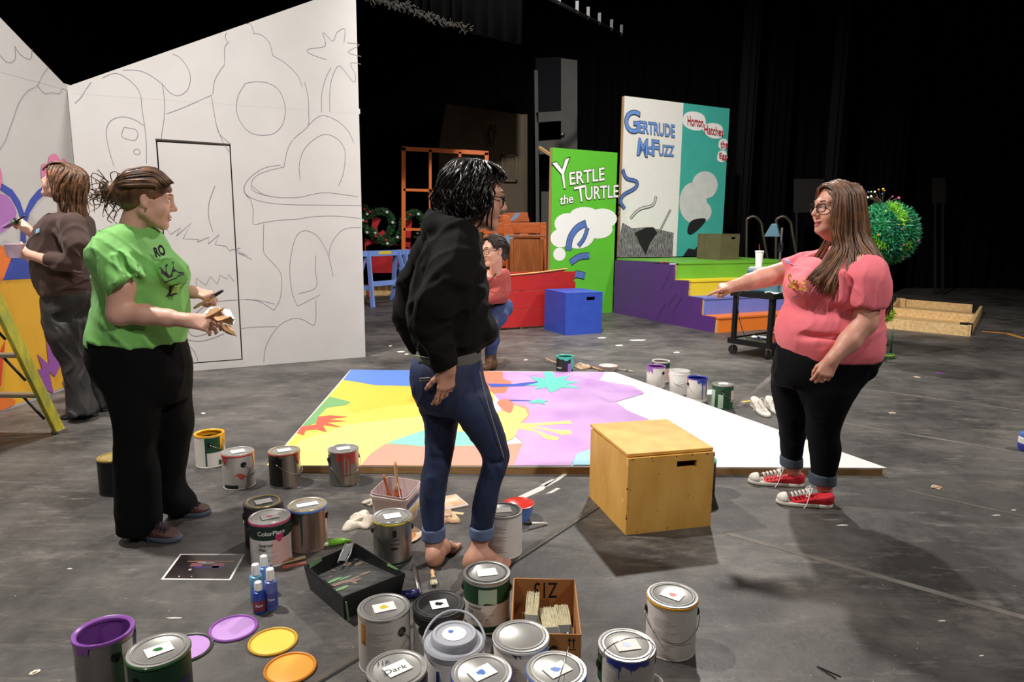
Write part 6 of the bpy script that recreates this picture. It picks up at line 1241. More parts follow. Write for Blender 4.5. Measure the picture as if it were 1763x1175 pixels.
# ------------------------------------------------------------------ sculpting toolkit: smooth unions of limbs and lofts, meshed as one surface
def nrm(v): v = Vector(v); v.normalize(); return v
class Sculpt:
    def __init__(s): s.pr = []
    def _add(s, fn, lo, hi, k, op): s.pr.append((fn, np.array(lo, float) - k, np.array(hi, float) + k, k, op))
    def cap(s, a, b, ra, rb=None, k=0.02, op='add'):
        rb = ra if rb is None else rb; a = np.array(a, float); b = np.array(b, float); d = b - a; L2 = float(d @ d) + 1e-12
        def fn(X, Y, Z):
            t = np.clip(((X - a[0]) * d[0] + (Y - a[1]) * d[1] + (Z - a[2]) * d[2]) / L2, 0, 1)
            return np.sqrt((X - a[0] - t * d[0]) ** 2 + (Y - a[1] - t * d[1]) ** 2 + (Z - a[2] - t * d[2]) ** 2) - (ra + (rb - ra) * t)
        m = max(ra, rb); s._add(fn, np.minimum(a, b) - m, np.maximum(a, b) + m, k, op); return s
    def tub(s, a, b, ra, rb, k=0.02, flat=1.0, ax=None):
        """limb of cloth: round at a, cut off flat at b"""
        a = np.array(a, float); b = np.array(b, float); d = b - a; L_ = float(np.sqrt(d @ d)); d = d / L_
        def fn(X, Y, Z):
            t = (X - a[0]) * d[0] + (Y - a[1]) * d[1] + (Z - a[2]) * d[2]; tc = np.clip(t, 0, 2 * L_)
            r = np.sqrt((X - a[0] - tc * d[0]) ** 2 + (Y - a[1] - tc * d[1]) ** 2 + (Z - a[2] - tc * d[2]) ** 2) - (ra + (rb - ra) * np.clip(t / L_, 0, 1)); e = t - L_
            h = np.maximum(.01 - np.abs(r - e), 0) / .01; return np.maximum(r, e) + h * h * .0025
        m = max(ra, rb); s._add(fn, np.minimum(a, b) - m, np.maximum(a, b) + m, k, 'add'); return s
    def chain(s, pts, rs, k=0.02, op='add'):
        for i in range(len(pts) - 1): s.cap(pts[i], pts[i + 1], rs[i], rs[i + 1], k, op)
        return s
    def ell(s, c, r, R=None, k=0.02, op='add'):
        c = np.array(c, float); r = np.array(r, float); A = np.eye(3) if R is None else np.array(R.to_3x3() if hasattr(R, 'to_3x3') else R, float)   # columns = local axes
        def fn(X, Y, Z):
            x, y, z = X - c[0], Y - c[1], Z - c[2]
            u = (A[0, 0] * x + A[1, 0] * y + A[2, 0] * z) / r[0]; v = (A[0, 1] * x + A[1, 1] * y + A[2, 1] * z) / r[1]; w = (A[0, 2] * x + A[1, 2] * y + A[2, 2] * z) / r[2]
            k0 = np.sqrt(u * u + v * v + w * w); k1 = np.sqrt((u / r[0]) ** 2 + (v / r[1]) ** 2 + (w / r[2]) ** 2) + 1e-9
            return k0 * (k0 - 1) / k1
        e = np.abs(A) @ r; s._add(fn, c - e, c + e, k, op); return s
    def loft(s, rows, k=0.02, p=2.3, op='add', round_=0.02):
        """rows of (z, cx, cy, rx, ry); a body or trouser leg as stacked soft ovals"""
        rows = sorted(rows); A = np.array(rows, float); z = A[:, 0]; zz = np.linspace(z[0], z[-1], 200); cols = []
        for c in range(1, 5):
            m = np.gradient(A[:, c], z) if len(z) > 2 else np.full(len(z), (A[-1, c] - A[0, c]) / (z[-1] - z[0]))
            i = np.clip(np.searchsorted(z, zz) - 1, 0, len(z) - 2); h = z[i + 1] - z[i]; t = (zz - z[i]) / h
            cols.append((2 * t ** 3 - 3 * t ** 2 + 1) * A[i, c] + (t ** 3 - 2 * t ** 2 + t) * h * m[i] + (-2 * t ** 3 + 3 * t ** 2) * A[i + 1, c] + (t ** 3 - t ** 2) * h * m[i + 1])
        def fn(X, Y, Z):
            zc = Z.ravel(); cx, cy, rx, ry = [np.interp(zc, zz, q).reshape(Z.shape) for q in cols]
            dx = np.abs(X - cx); dy = np.abs(Y - cy); u = dx / rx; v = dy / ry
            q = (u ** p + v ** p) ** (1 / p) + 1e-9
            g = np.sqrt((u ** (p - 1) / rx) ** 2 + (v ** (p - 1) / ry) ** 2) / q ** (p - 1) + 1e-6
            d = (q - 1) / np.maximum(g, 0.5 / np.maximum(rx, ry)); e = np.maximum(Z - z[-1], z[0] - Z)
            h = np.maximum(round_ - np.abs(d - e), 0) / round_
            return np.maximum(d, e) + h * h * round_ / 4
        lo = [(A[:, 1] - A[:, 3]).min() - .02, (A[:, 2] - A[:, 4]).min() - .02, z[0]]; hi = [(A[:, 1] + A[:, 3]).max() + .02, (A[:, 2] + A[:, 4]).max() + .02, z[-1]]
        s._add(fn, lo, hi, k, op); return s
    def cut(s, p, n, k=0.006):
        """remove everything on the side the normal points to"""
        p = np.array(p, float); n = np.array(nrm(n), float)
        s.pr.append((lambda X, Y, Z: -((X - p[0]) * n[0] + (Y - p[1]) * n[1] + (Z - p[2]) * n[2]), np.full(3, -1e3), np.full(3, 1e3), k, 'sub')); return s
    def cutbox(s, p, n, lo, hi, k=0.006):
        s.cut(p, n, k); f = s.pr.pop(); s.pr.append((f[0], np.array(lo, float), np.array(hi, float), k, 'subbox')); return s
    def mesh(s, vox, disp=None, smooth=1):
        def comb(act, X, Y, Z):
            d = np.full(X.shape, 0.3)
            for fn, l, h, k, op in act:
                v = fn(X, Y, Z)
                if op == 'add':
                    if k > 0: hh = np.maximum(k - np.abs(d - v), 0) / k; d = np.minimum(d, v) - hh * hh * k / 4
                    else: d = np.minimum(d, v)
                else:
                    if op == 'subbox':
                        v = np.where((X > l[0]) & (X < h[0]) & (Y > l[1]) & (Y < h[1]) & (Z > l[2]) & (Z < h[2]), v, 1.0)
                    e = -v; hh = np.maximum(k - np.abs(d - e), 0) / k; d = np.maximum(d, e) + hh * hh * k / 4
            return d
        B = 18; adds = [q for q in s.pr if q[4] == 'add']; blocks = set()
        for fn, lo, hi, k, op in adds:
            a = np.floor((lo - vox) / (vox * B)).astype(int); b = np.floor((hi + vox) / (vox * B)).astype(int)
            for i in range(a[0], b[0] + 1):
                for j in range(a[1], b[1] + 1):
                    for l in range(a[2], b[2] + 1): blocks.add((i, j, l))
        keys = []; pos = []; quads = []
        n = B + 3; rng = np.arange(-1, B + 2)
        for (bi, bj, bk) in blocks:
            g = [(np.array(q) * B + rng) * vox for q in (bi, bj, bk)]; lo = np.array([q[0] for q in g]); hi = np.array([q[-1] for q in g])
            act = [q for q in s.pr if not ((q[1] > hi).any() or (q[2] < lo).any())]
            if not any(q[4] == 'add' for q in act): continue
            if len(act) > 1 or True:
                X, Y, Z = np.meshgrid(*[q[::4] for q in g], indexing='ij'); d = comb(act, X, Y, Z)
                if np.abs(d).min() > vox * 7.5 and ((d < 0).all() or (d > 0).all()): continue
            X, Y, Z = np.meshgrid(*g, indexing='ij'); d = comb(act, X, Y, Z)
            if True:
                pass
            if disp is not None: d = d + disp(X, Y, Z)
            I = d < 0
            if I.all() or not I.any(): continue
            c8 = np.zeros((n - 1, n - 1, n - 1), np.int8)
            for a_ in (0, 1):
                for b_ in (0, 1):
                    for e_ in (0, 1): c8 += I[a_:a_ + n - 1, b_:b_ + n - 1, e_:e_ + n - 1]
            ci = np.argwhere((c8 > 0) & (c8 < 8))
            if not len(ci): continue
            D8 = {(a_, b_, e_): d[ci[:, 0] + a_, ci[:, 1] + b_, ci[:, 2] + e_] for a_ in (0, 1) for b_ in (0, 1) for e_ in (0, 1)}
            loc = np.zeros((len(ci), 3)); cnt = np.zeros(len(ci))
            for ax in range(3):
                for e1 in (0, 1):
                    for e2 in (0, 1):
                        k0 = [0, 0, 0]; k0[(ax + 1) % 3] = e1; k0[(ax + 2) % 3] = e2; k1 = list(k0); k1[ax] = 1
                        a, b = D8[tuple(k0)], D8[tuple(k1)]; cr = (a < 0) != (b < 0); t = np.where(cr, a / np.where(cr, a - b, 1), 0)
                        cnt += cr; loc[:, ax] += t; loc[:, (ax + 1) % 3] += cr * e1; loc[:, (ax + 2) % 3] += cr * e2
            loc /= cnt[:, None]
            base = np.array([bi, bj, bk]) * B - 1
            gi = ci + base; keys.append((gi[:, 0].astype(np.int64) + 50000) * 10 ** 10 + (gi[:, 1] + 50000) * 10 ** 5 + gi[:, 2] + 50000)
            pos.append((gi + loc) * vox)
            def key(a): a = a + base; return (a[:, 0].astype(np.int64) + 50000) * 10 ** 10 + (a[:, 1] + 50000) * 10 ** 5 + a[:, 2] + 50000
            for ax in range(3):
                o1, o2 = (ax + 1) % 3, (ax + 2) % 3
                sl0 = [slice(1, B + 1)] * 3; sl1 = [slice(1, B + 1)] * 3; sl1[ax] = slice(2, B + 2)
                a, b = I[tuple(sl0)], I[tuple(sl1)]; w = np.argwhere(a != b)
                if not len(w): continue
                fl_ = b[w[:, 0], w[:, 1], w[:, 2]]; w = w + 1
                q = []
                for (x1, x2) in ((-1, -1), (0, -1), (0, 0), (-1, 0)):
                    z_ = w.copy(); z_[:, o1] += x1; z_[:, o2] += x2; q.append(key(z_))
                q = np.stack(q, 1); q[fl_] = q[fl_][:, ::-1]; quads.append(q)
        keys = np.concatenate(keys); pos = np.concatenate(pos); quads = np.concatenate(quads)
        uk, ui = np.unique(keys, return_index=True); V = pos[ui]; Q = np.searchsorted(uk, quads); Q = np.clip(Q, 0, len(uk) - 1)
        ok = (uk[Q] == quads).all(1); Q = Q[ok]
        used = np.zeros(len(V), bool); used[Q.ravel()] = True; mp = np.cumsum(used) - 1; V = V[used]; Q = mp[Q]
        if smooth:
            e = np.concatenate([Q[:, [0, 1]], Q[:, [1, 2]], Q[:, [2, 3]], Q[:, [3, 0]]]); i = np.concatenate([e[:, 0], e[:, 1]]); j = np.concatenate([e[:, 1], e[:, 0]]); c = np.bincount(i, minlength=len(V)) + 1e-9
            for _ in range(smooth):
                A = np.stack([np.bincount(i, V[j, q], len(V)) for q in range(3)], 1) / c[:, None]; V = V * 0.5 + A * 0.5
        return V, Q
    def build(s, name, mats, parent, vox=0.005, disp=None, smooth=1, mi=None):
        V, Q = s.mesh(vox, disp, smooth); o_ = parent.location if parent is not None else Vector((0, 0, 0))
        me = bpy.data.meshes.new(name); me.from_pydata((V - np.array(o_)).tolist(), [], Q.tolist()); me.polygons.foreach_set('use_smooth', [True] * len(Q))
        if mi is not None: me.polygons.foreach_set('material_index', mi(V[Q].mean(1)).astype(np.int32))
        me.update(); o = link(name, me, mats, parent); o['_v'] = len(V); return o
def folds(amp, freqs, seed, dirs=None):
    """soft cloth creases: ridges along a few directions, fading in and out"""
    r = random.Random(seed); W_ = []
    for f in freqs:
        for q in range(2):
            d = Vector((r.gauss(0, 1), r.gauss(0, 1), r.gauss(0, .7))).normalized(); W_.append((d, f * r.uniform(.8, 1.2), r.uniform(0, 6.28), Vector((r.gauss(0, 1), r.gauss(0, 1), r.gauss(0, 1))).normalized() * 9, r.uniform(0, 6.28)))
    def fn(X, Y, Z):
        o = 0; wx = 0.035 * np.sin(13 * Z + 5 * Y) + 0.015 * np.sin(31 * Z + 17 * X); wz = 0.03 * np.sin(15 * X + 9 * Y)
        for d, f, ph, g, p2 in W_:
            a = np.abs(np.sin(0.5 * f * (d.x * (X + wx) + d.y * (Y + wx * .5) + d.z * (Z + wz)) + ph)); m = np.clip(0.5 + 0.9 * np.sin(g.x * X + g.y * Y + g.z * Z + p2), 0, 1)
            o = o + m * ((1 - a) ** 2.2 - 0.25)
        return -amp * o / math.sqrt(len(W_)) * 1.6
    return fn
class Rows:
    """photo measurements at one person's depth"""
    def __init__(s, Y): s.Y = Y
    def p(s, px, py, dy=0.0): return aty(px, py, s.Y + dy)
    def row(s, py, l, r, dy, ry):
        a, b = aty(l, py, s.Y + dy), aty(r, py, s.Y + dy); return ((a.z + b.z) / 2, (a.x + b.x) / 2, s.Y + dy, (b.x - a.x) / 2, ry)
    def rows(s, lst): return [s.row(*q) for q in lst]
def head(S, c, fwd, up, sc=1.0, jaw=1.0, mouth=0.0, ears=True, cheek=1.0):
    """adds a head to the sculpt; returns matrix (columns left, fwd, up)"""
    f = nrm(fwd); u = Vector(up); u = nrm(u - f * u.dot(f)); l = u.cross(f) * -1.0; R = Matrix((l, f, u)).transposed(); c = Vector(c)
    P = lambda x, y, z: c + (R @ Vector((x, y, z))) * sc
    E = lambda q, r, k=.02, op='add', RR=None: S.ell(P(*q), [a * sc for a in r], R if RR is None else RR, k * sc, op)
    E((0, -0.012, 0.035), (0.074, 0.094, 0.086)); E((0, 0.028, 0.0), (0.066, 0.066, 0.08)); E((0, 0.036, -0.045), (0.052 * cheek, 0.052, 0.062))
    for sx in (-1, 1):
        S.cap(P(sx * 0.052 * jaw, -0.004, -0.048), P(sx * 0.016, 0.07, -0.094), 0.02 * sc, 0.016 * sc, 0.025 * sc)
        E((sx * 0.04 * cheek, 0.055, -0.03), (0.026, 0.028, 0.03)); S.cap(P(sx * 0.01, 0.088, 0.034), P(sx * 0.045, 0.07, 0.036), 0.011 * sc, 0.008 * sc, 0.018 * sc)
    E((0, 0.074, -0.094), (0.02, 0.018, 0.017), 0.02)
    S.cap(P(0, 0.086, 0.03), P(0, 0.109, -0.016), 0.0075 * sc, 0.0105 * sc, 0.014 * sc); E((0, 0.110, -0.021), (0.011, 0.011, 0.0095), 0.008)
    for sx in (-1, 1): E((sx * 0.0125, 0.098, -0.026), (0.0085, 0.011, 0.0075), 0.006)
    for sx in (-1, 1): E((sx * 0.033, 0.096, 0.012), (0.017, 0.016, 0.0105), 0.012, 'sub')
    for sx in (-1, 1): E((sx * 0.032, 0.072, 0.011), (0.0155, 0.0145, 0.0145), 0.005)
    E((0, 0.088, -0.053), (0.023, 0.013, 0.0068), 0.007); E((0, 0.086 - mouth * 0.2, -0.068 - mouth), (0.02, 0.0135, 0.0072), 0.007); E((0, 0.101, -0.0605 - mouth * .5), (0.022, 0.012, 0.0022 + mouth * .55), 0.003, 'sub')
    if ears:
        for sx in (-1, 1):
            E((sx * 0.074, -0.008, 0.002), (0.009, 0.017, 0.03), 0.006); E((sx * 0.072, -0.001, -0.022), (0.008, 0.01, 0.012), 0.006); E((sx * 0.084, -0.004, 0.005), (0.006, 0.009, 0.018), 0.004, 'sub')
    return Matrix.Translation(c) @ R.to_4x4() @ Matrix.Scale(sc, 4)
def face_parts(t, M, brow='hair_dark', lip='lip', iris='iris_brown', lids=True, vox=0.002):
    """eyes, brows and lips as children"""
    o_ = t.location; T = Matrix.Translation(-o_) @ M
    for sx in (-1, 1):
        mb = MB(); mb.M = T; mb.ball((sx * 0.032, 0.0765, 0.0115), 0.0122, 14, 10); e = mb.build('eye', 'eye_white', t, 'all')
        mb = MB(); mb.M = T; mb.ball((sx * 0.032, 0.0835, 0.0115), (0.006, 0.0058, 0.006), 10, 8); mb.build('iris', iris, e, 'all')
        mb = MB(); mb.M = T; mb.tube([(sx * 0.046, 0.071, 0.0165), (sx * 0.04, 0.0815, 0.0205), (sx * 0.032, 0.0865, 0.0215), (sx * 0.022, 0.0835, 0.0175)], [0.001, 0.0018, 0.0018, 0.001], 6); mb.build('eyelash', 'lash', t, 'all')
        mb = MB(); mb.M = T; mb.tube([(sx * 0.014, 0.094, 0.034), (sx * 0.026, 0.0945, 0.0405), (sx * 0.04, 0.085, 0.041), (sx * 0.052, 0.069, 0.034)], [0.002, 0.0034, 0.003, 0.0012], 6, True, 0.8); mb.build('eyebrow', brow, t, 'all')
    mb = MB(); mb.M = T
    mb.tube([(-0.022, 0.085, -0.059), (-0.011, 0.0975, -0.0555), (0, 0.1, -0.0565), (0.011, 0.0975, -0.0555), (0.022, 0.085, -0.059)], [0.001, 0.0034, 0.0036, 0.0034, 0.001], 6); mb.build('upper_lip', lip, t, 'all')
def lower_lip(t, M, mouth=0.0, lip='lip'):
    mb = MB(); mb.M = Matrix.Translation(-t.location) @ M
    mb.tube([(-0.021, 0.083, -0.062 - mouth * .7), (-0.011, 0.095, -0.0665 - mouth), (0, 0.0975, -0.0675 - mouth), (0.011, 0.095, -0.0665 - mouth), (0.021, 0.083, -0.062 - mouth * .7)], [0.001, 0.0038, 0.0042, 0.0038, 0.001], 6); mb.build('lower_lip', lip, t, 'all')
def glasses(t, M, m='glasses_black', w=0.026, h=0.019, th=0.0022):
    mb = MB(); mb.M = Matrix.Translation(-t.location) @ M
    for sx in (-1, 1):
        pts = [(sx * 0.034 + w * math.copysign(abs(math.cos(a)) ** .6, math.cos(a)), 0.104 - 0.014 * ((0.034 + sx * w * math.cos(a)) / 0.06) ** 2, 0.008 + h * math.copysign(abs(math.sin(a)) ** .6, math.sin(a))) for a in np.linspace(0, 2 * math.pi, 25)]
        mb.tube(pts, th, 6); mb.tube([(sx * 0.06, 0.09, 0.016), (sx * 0.074, 0.06, 0.016), (sx * 0.08, 0.0, 0.012), (sx * 0.078, -0.02, 0.0)], th * 0.9, 6)
    mb.tube([(-0.01, 0.105, 0.012), (0, 0.108, 0.015), (0.01, 0.105, 0.012)], th, 6); return mb.build('glasses', m, t, 'all')
def hand(S, wrist, dirv, dorsal, thumb_sign, curls, sc=1.0, thumb=(35, 25, 20), spread=1.0, tips=None):
    """five fingers on a palm. dirv: along the hand, dorsal: back of the hand, thumb_sign: +1 if thumb lies on dorsal x dir"""
    x = nrm(dirv); z = Vector(dorsal); z = nrm(z - x * z.dot(x)); y = z.cross(x) * thumb_sign; w = Vector(wrist)
    P = lambda a, b, c: w + (x * a + y * b + z * c) * sc
    yo = (0.030, 0.010, -0.010, -0.028); ml = (0.086, 0.09, 0.085, 0.077); ph = ((.043, .026, .021), (.047, .029, .022), (.044, .027, .021), (.034, .021, .019)); out = []
    S.cap(P(-0.02, 0, 0), P(0.02, 0, 0), 0.026 * sc, 0.027 * sc, 0.02)
    for i in range(4):
        S.cap(P(0.01, yo[i] * 0.55, 0), P(ml[i], yo[i], 0.002), 0.017 * sc, 0.0115 * sc, 0.014 * sc)
        ang = 0.0; p = P(ml[i], yo[i], 0.002); sp = math.radians(4.0 * (1.5 - i) * spread); rr = [.0098, .0088, .008, .0068] if i < 3 else [.0086, .0078, .007, .006]
        for j in range(3):
            ang += math.radians(curls[i][j]); d = (x * math.cos(sp) + y * math.sin(sp)) * math.cos(ang) - z * math.sin(ang); q = p + d * (ph[i][j] * sc)
            S.cap(p, q, rr[j] * sc, rr[j + 1] * sc, 0.004 if j else 0.007); p = q
        out.append((p, d))
    S.cap(P(0.02, 0.012, -0.008), P(0.05, 0.03, -0.012), 0.018 * sc, 0.014 * sc, 0.015)
    a0, a1, a2 = [math.radians(q) for q in thumb]; p = P(0.03, 0.026, -0.01); tl = (.042, .032, .026); rr = (.0125, .0108, .0095, .0075); ang = a0
    for j in range(3):
        d = x * math.cos(ang) + y * math.sin(ang) - z * (0.35 + 0.25 * j); d.normalize(); q = p + d * (tl[j] * sc); S.cap(p, q, rr[j] * sc, rr[j + 1] * sc, 0.006); p = q; ang -= (a1, a2, 0)[j]
    out.append((p, d)); return out
def nails(t, tips, m='nail'):
    for p, d in tips:
        mb = MB(); mb.M = Matrix.Translation(p - t.location - d * 0.001); mb.ball((0, 0, 0), (0.0055, 0.0055, 0.0055), 8, 6); mb.build('fingernail', m, t, 'all')
def locks(mb, guides, n, r, jit, rr, taper=0.15, wave=0.0, wf=9.0, flat=0.6, seg=10, sides=5):
    """hair locks interpolated between neighbouring guide curves"""
    for i in range(n):
        f = rr.random() * (len(guides) - 1); a = int(f); f -= a; A, B = guides[a], guides[min(a + 1, len(guides) - 1)]
        m = max(len(A), len(B)); A = [Vector(A[min(j, len(A) - 1)]) for j in range(m)]; B = [Vector(B[min(j, len(B) - 1)]) for j in range(m)]
        j0 = Vector((rr.gauss(0, jit), rr.gauss(0, jit), rr.gauss(0, jit))); ctrl = [A[j].lerp(B[j], f) + j0 * (0.35 + 0.65 * j / (m - 1)) + Vector((rr.gauss(0, jit * .3), rr.gauss(0, jit * .3), rr.gauss(0, jit * .3))) for j in range(m)]
        C = catmull(ctrl, max(2, seg // (m - 1))); k = len(C); ph = rr.uniform(0, 6.28); cut = int(k * rr.uniform(.85, 1)); C = C[:max(cut, 3)]; k = len(C)
        if wave:
            C = [p + Vector((math.sin(wf * q / k + ph), math.cos(wf * q / k * 1.1 + ph), 0)) * wave * (q / k) for q, p in enumerate(C)]
        R_ = r * rr.uniform(.6, 1.25); rad = [R_ * (taper + (1 - taper) * math.sin(math.pi * min(1, 0.12 + 0.88 * (1 - q / (k - 1))) * 0.5) ** 0.7) * (0.55 + 0.45 * min(1, q / 2)) for q in range(k)]
        mb.cur = rr.choice((0, 0, 1, 2)); mb.tube(C, rad, sides, True, flat); mb.cur = 0
def shoe(t, heel, toe, up_m, sole_m, cap_m=None, lace_m=None, w=0.04, tall=0.085, name='shoe'):
    h = Vector((heel.x, heel.y, 0)); d = Vector((toe.x - heel.x, toe.y - heel.y, 0)); L_ = d.length; d.normalize(); n = Vector((-d.y, d.x, 0)); R = Matrix((d, n, Vector((0, 0, 1)))).transposed(); P = lambda a, b, c: h + d * a * L_ + n * b + Vector((0, 0, c))
    S = Sculpt(); S.ell(P(.13, 0, .045), (L_ * .15, w * .82, .045), R, .03); S.ell(P(.36, 0, .045), (L_ * .26, w * .8, .04), R, .04); S.ell(P(.70, 0, .03), (L_ * .29, w * 1.05, .032), R, .04); S.cap(P(.13, 0, .05), P(.15, 0, tall), w * .66, w * .62, .02); S.cap(P(.3, 0, .06), P(.5, 0, .055), w * .55, w * .6, .03)
    S.cut(P(0, 0, .014), (0, 0, -1)); S.cut(P(.2, 0, tall - .004), Vector((0, 0, 1)) + d * 0.25)
    o = S.build(name, up_m, t, 0.004)
    S = Sculpt()
    S.ell(P(.16, 0, .012), (L_ * .165, w * .92, .05), R, .02); S.ell(P(.45, 0, .012), (L_ * .3, w * .86, .05), R, .03); S.ell(P(.71, 0, .012), (L_ * .31, w * 1.13, .05), R, .03); S.cut(P(0, 0, .024), (0, 0, 1)); S.cut(P(0, 0, 0.001), (0, 0, -1)); b = S.build('sole', sole_m, o, 0.004); b.data.transform(Matrix.Translation(-t.location)) if False else None
    for c in o.children:
        c.data.transform(Matrix.Translation(-t.location))
    if cap_m:
        S = Sculpt(); S.ell(P(.83, 0, .03), (L_ * .175, w * 1.0, .031), R, .02); S.cut(P(.82, 0, 0), -d); S.cut(P(0, 0, .02), (0, 0, -1)); c = S.build('toe_cap', cap_m, o, 0.004); c.data.transform(Matrix.Translation(-t.location))
    if lace_m:
        mb = MB(); mb.M = Matrix.Translation(-t.location)
        for k in range(5):
            a = .46 + .065 * k; z = .088 - .055 * (a - .4) * 1.6
            mb.tube([P(a, -w * .55, z - .012), P(a + .03, 0, z + .004), P(a + .01, w * .55, z - .012)], .003, 5); mb.tube([P(a + .05, -w * .55, z - .015), P(a + .02, 0, z + .005), P(a - .02, w * .55, z - .01)], .003, 5)
        for s_ in (-1, 1):
            mb.tube(catmull([P(.44, 0, .088), P(.4, s_ * w * .5, .1), P(.46, s_ * w * 1.1, .07), P(.5, s_ * w * .7, .06), P(.44, 0, .09)], 5), .0025, 5); mb.tube(catmull([P(.44, 0, .09), P(.46, s_ * w * 1.0, .065), P(.5, s_ * w * 1.25, .025), P(.55, s_ * w * 1.4, .004)], 5), .0025, 5)
        mb.build('laces', lace_m, o, 'all')
    return o
def project_text(t, body, target, quad, m, off=0.003, name='shirt_print', toff=0.01):
    """prints lettering onto a garment: quad points are shot along the view of the page normal onto the cloth"""
    v, f = text_fit(body, quad, toff); q = [Vector(p) for p in quad]; n = (q[1] - q[0]).cross(q[3] - q[0]).normalized()
    me = target.data; bvh = BVHTree.FromPolygons([w.co for w in me.vertices], [tuple(p.vertices) for p in me.polygons]); o_ = t.location; vs = []
    for p in v:
        p = Vector(p) - o_; h = bvh.ray_cast(p + n * 0.3, -n, 0.8); vs.append((h[0] + n * off) if h[0] is not None else p)
    mb = MB(); mb.add(vs, f); return mb.build(name, m, t)
for nm, c, ro in (('eye_white', (226, 220, 214), .25), ('iris_brown', (44, 28, 18), .15), ('lash', (20, 14, 12), .7), ('lip', (176, 92, 92), .4), ('lip_pink', (198, 92, 118), .4), ('nail', (206, 196, 192), .25), ('glasses_black', (14, 13, 13), .25)): mat(nm, c, ro)
mat('skin_fair', (216, 166, 146), 0.5, var=0.06, vscale=14, sss=0.12); mat('skin_warm', (202, 148, 124), 0.5, var=0.06, vscale=14, sss=0.12); mat('skin_rosy', (210, 152, 132), 0.5, var=0.08, vscale=10, sss=0.12)
def hair_mat(name, c1, c2, rough=0.45):
    for k, f in (('', 1.0), ('_light', 1.3), ('_deep', 0.7)):
        mat(name + k, tuple(min(255, q * f) for q in c1), rough, col2=tuple(min(255, q * f) for q in c2), vscale=26, spec=0.5)
def hair3(name): return [name, name + '_light', name + '_deep']
hair_mat('hair_dark', (30, 22, 20), (20, 14, 14), 0.36); hair_mat('hair_long', (124, 84, 56), (88, 58, 40)); hair_mat('hair_brown', (116, 78, 50), (76, 50, 33)); hair_mat('hair_bun', (116, 78, 48), (64, 42, 29)); hair_mat('hair_brunette', (58, 42, 36), (36, 26, 24))
def cloth_patch(t, target, quad, m, n=8, off=0.003, name='shirt_print'):
    q = [Vector(p) for p in quad]; nn = (q[1] - q[0]).cross(q[3] - q[0]).normalized(); me = target.data; bvh = BVHTree.FromPolygons([w.co for w in me.vertices], [tuple(p.vertices) for p in me.polygons]); vs = []
    for j in range(n + 1):
        for i in range(n + 1):
            a, b = i / n, j / n; p = q[0] * (1 - a) * (1 - b) + q[1] * a * (1 - b) + q[2] * a * b + q[3] * (1 - a) * b - t.location; h = bvh.ray_cast(p + nn * .3, -nn, .8); vs.append(h[0] + nn * off if h[0] is not None else None)
    mb = MB(); idx = {}; V = []
    for k, p in enumerate(vs):
        if p is not None: idx[k] = len(V); V.append(p)
    fs = [tuple(idx[c] for c in f) for f in [(j * (n + 1) + i, j * (n + 1) + i + 1, (j + 1) * (n + 1) + i + 1, (j + 1) * (n + 1) + i) for j in range(n) for i in range(n)] if all(c in idx for c in f)]
    mb.add(V, fs); return mb.build(name, m, t)
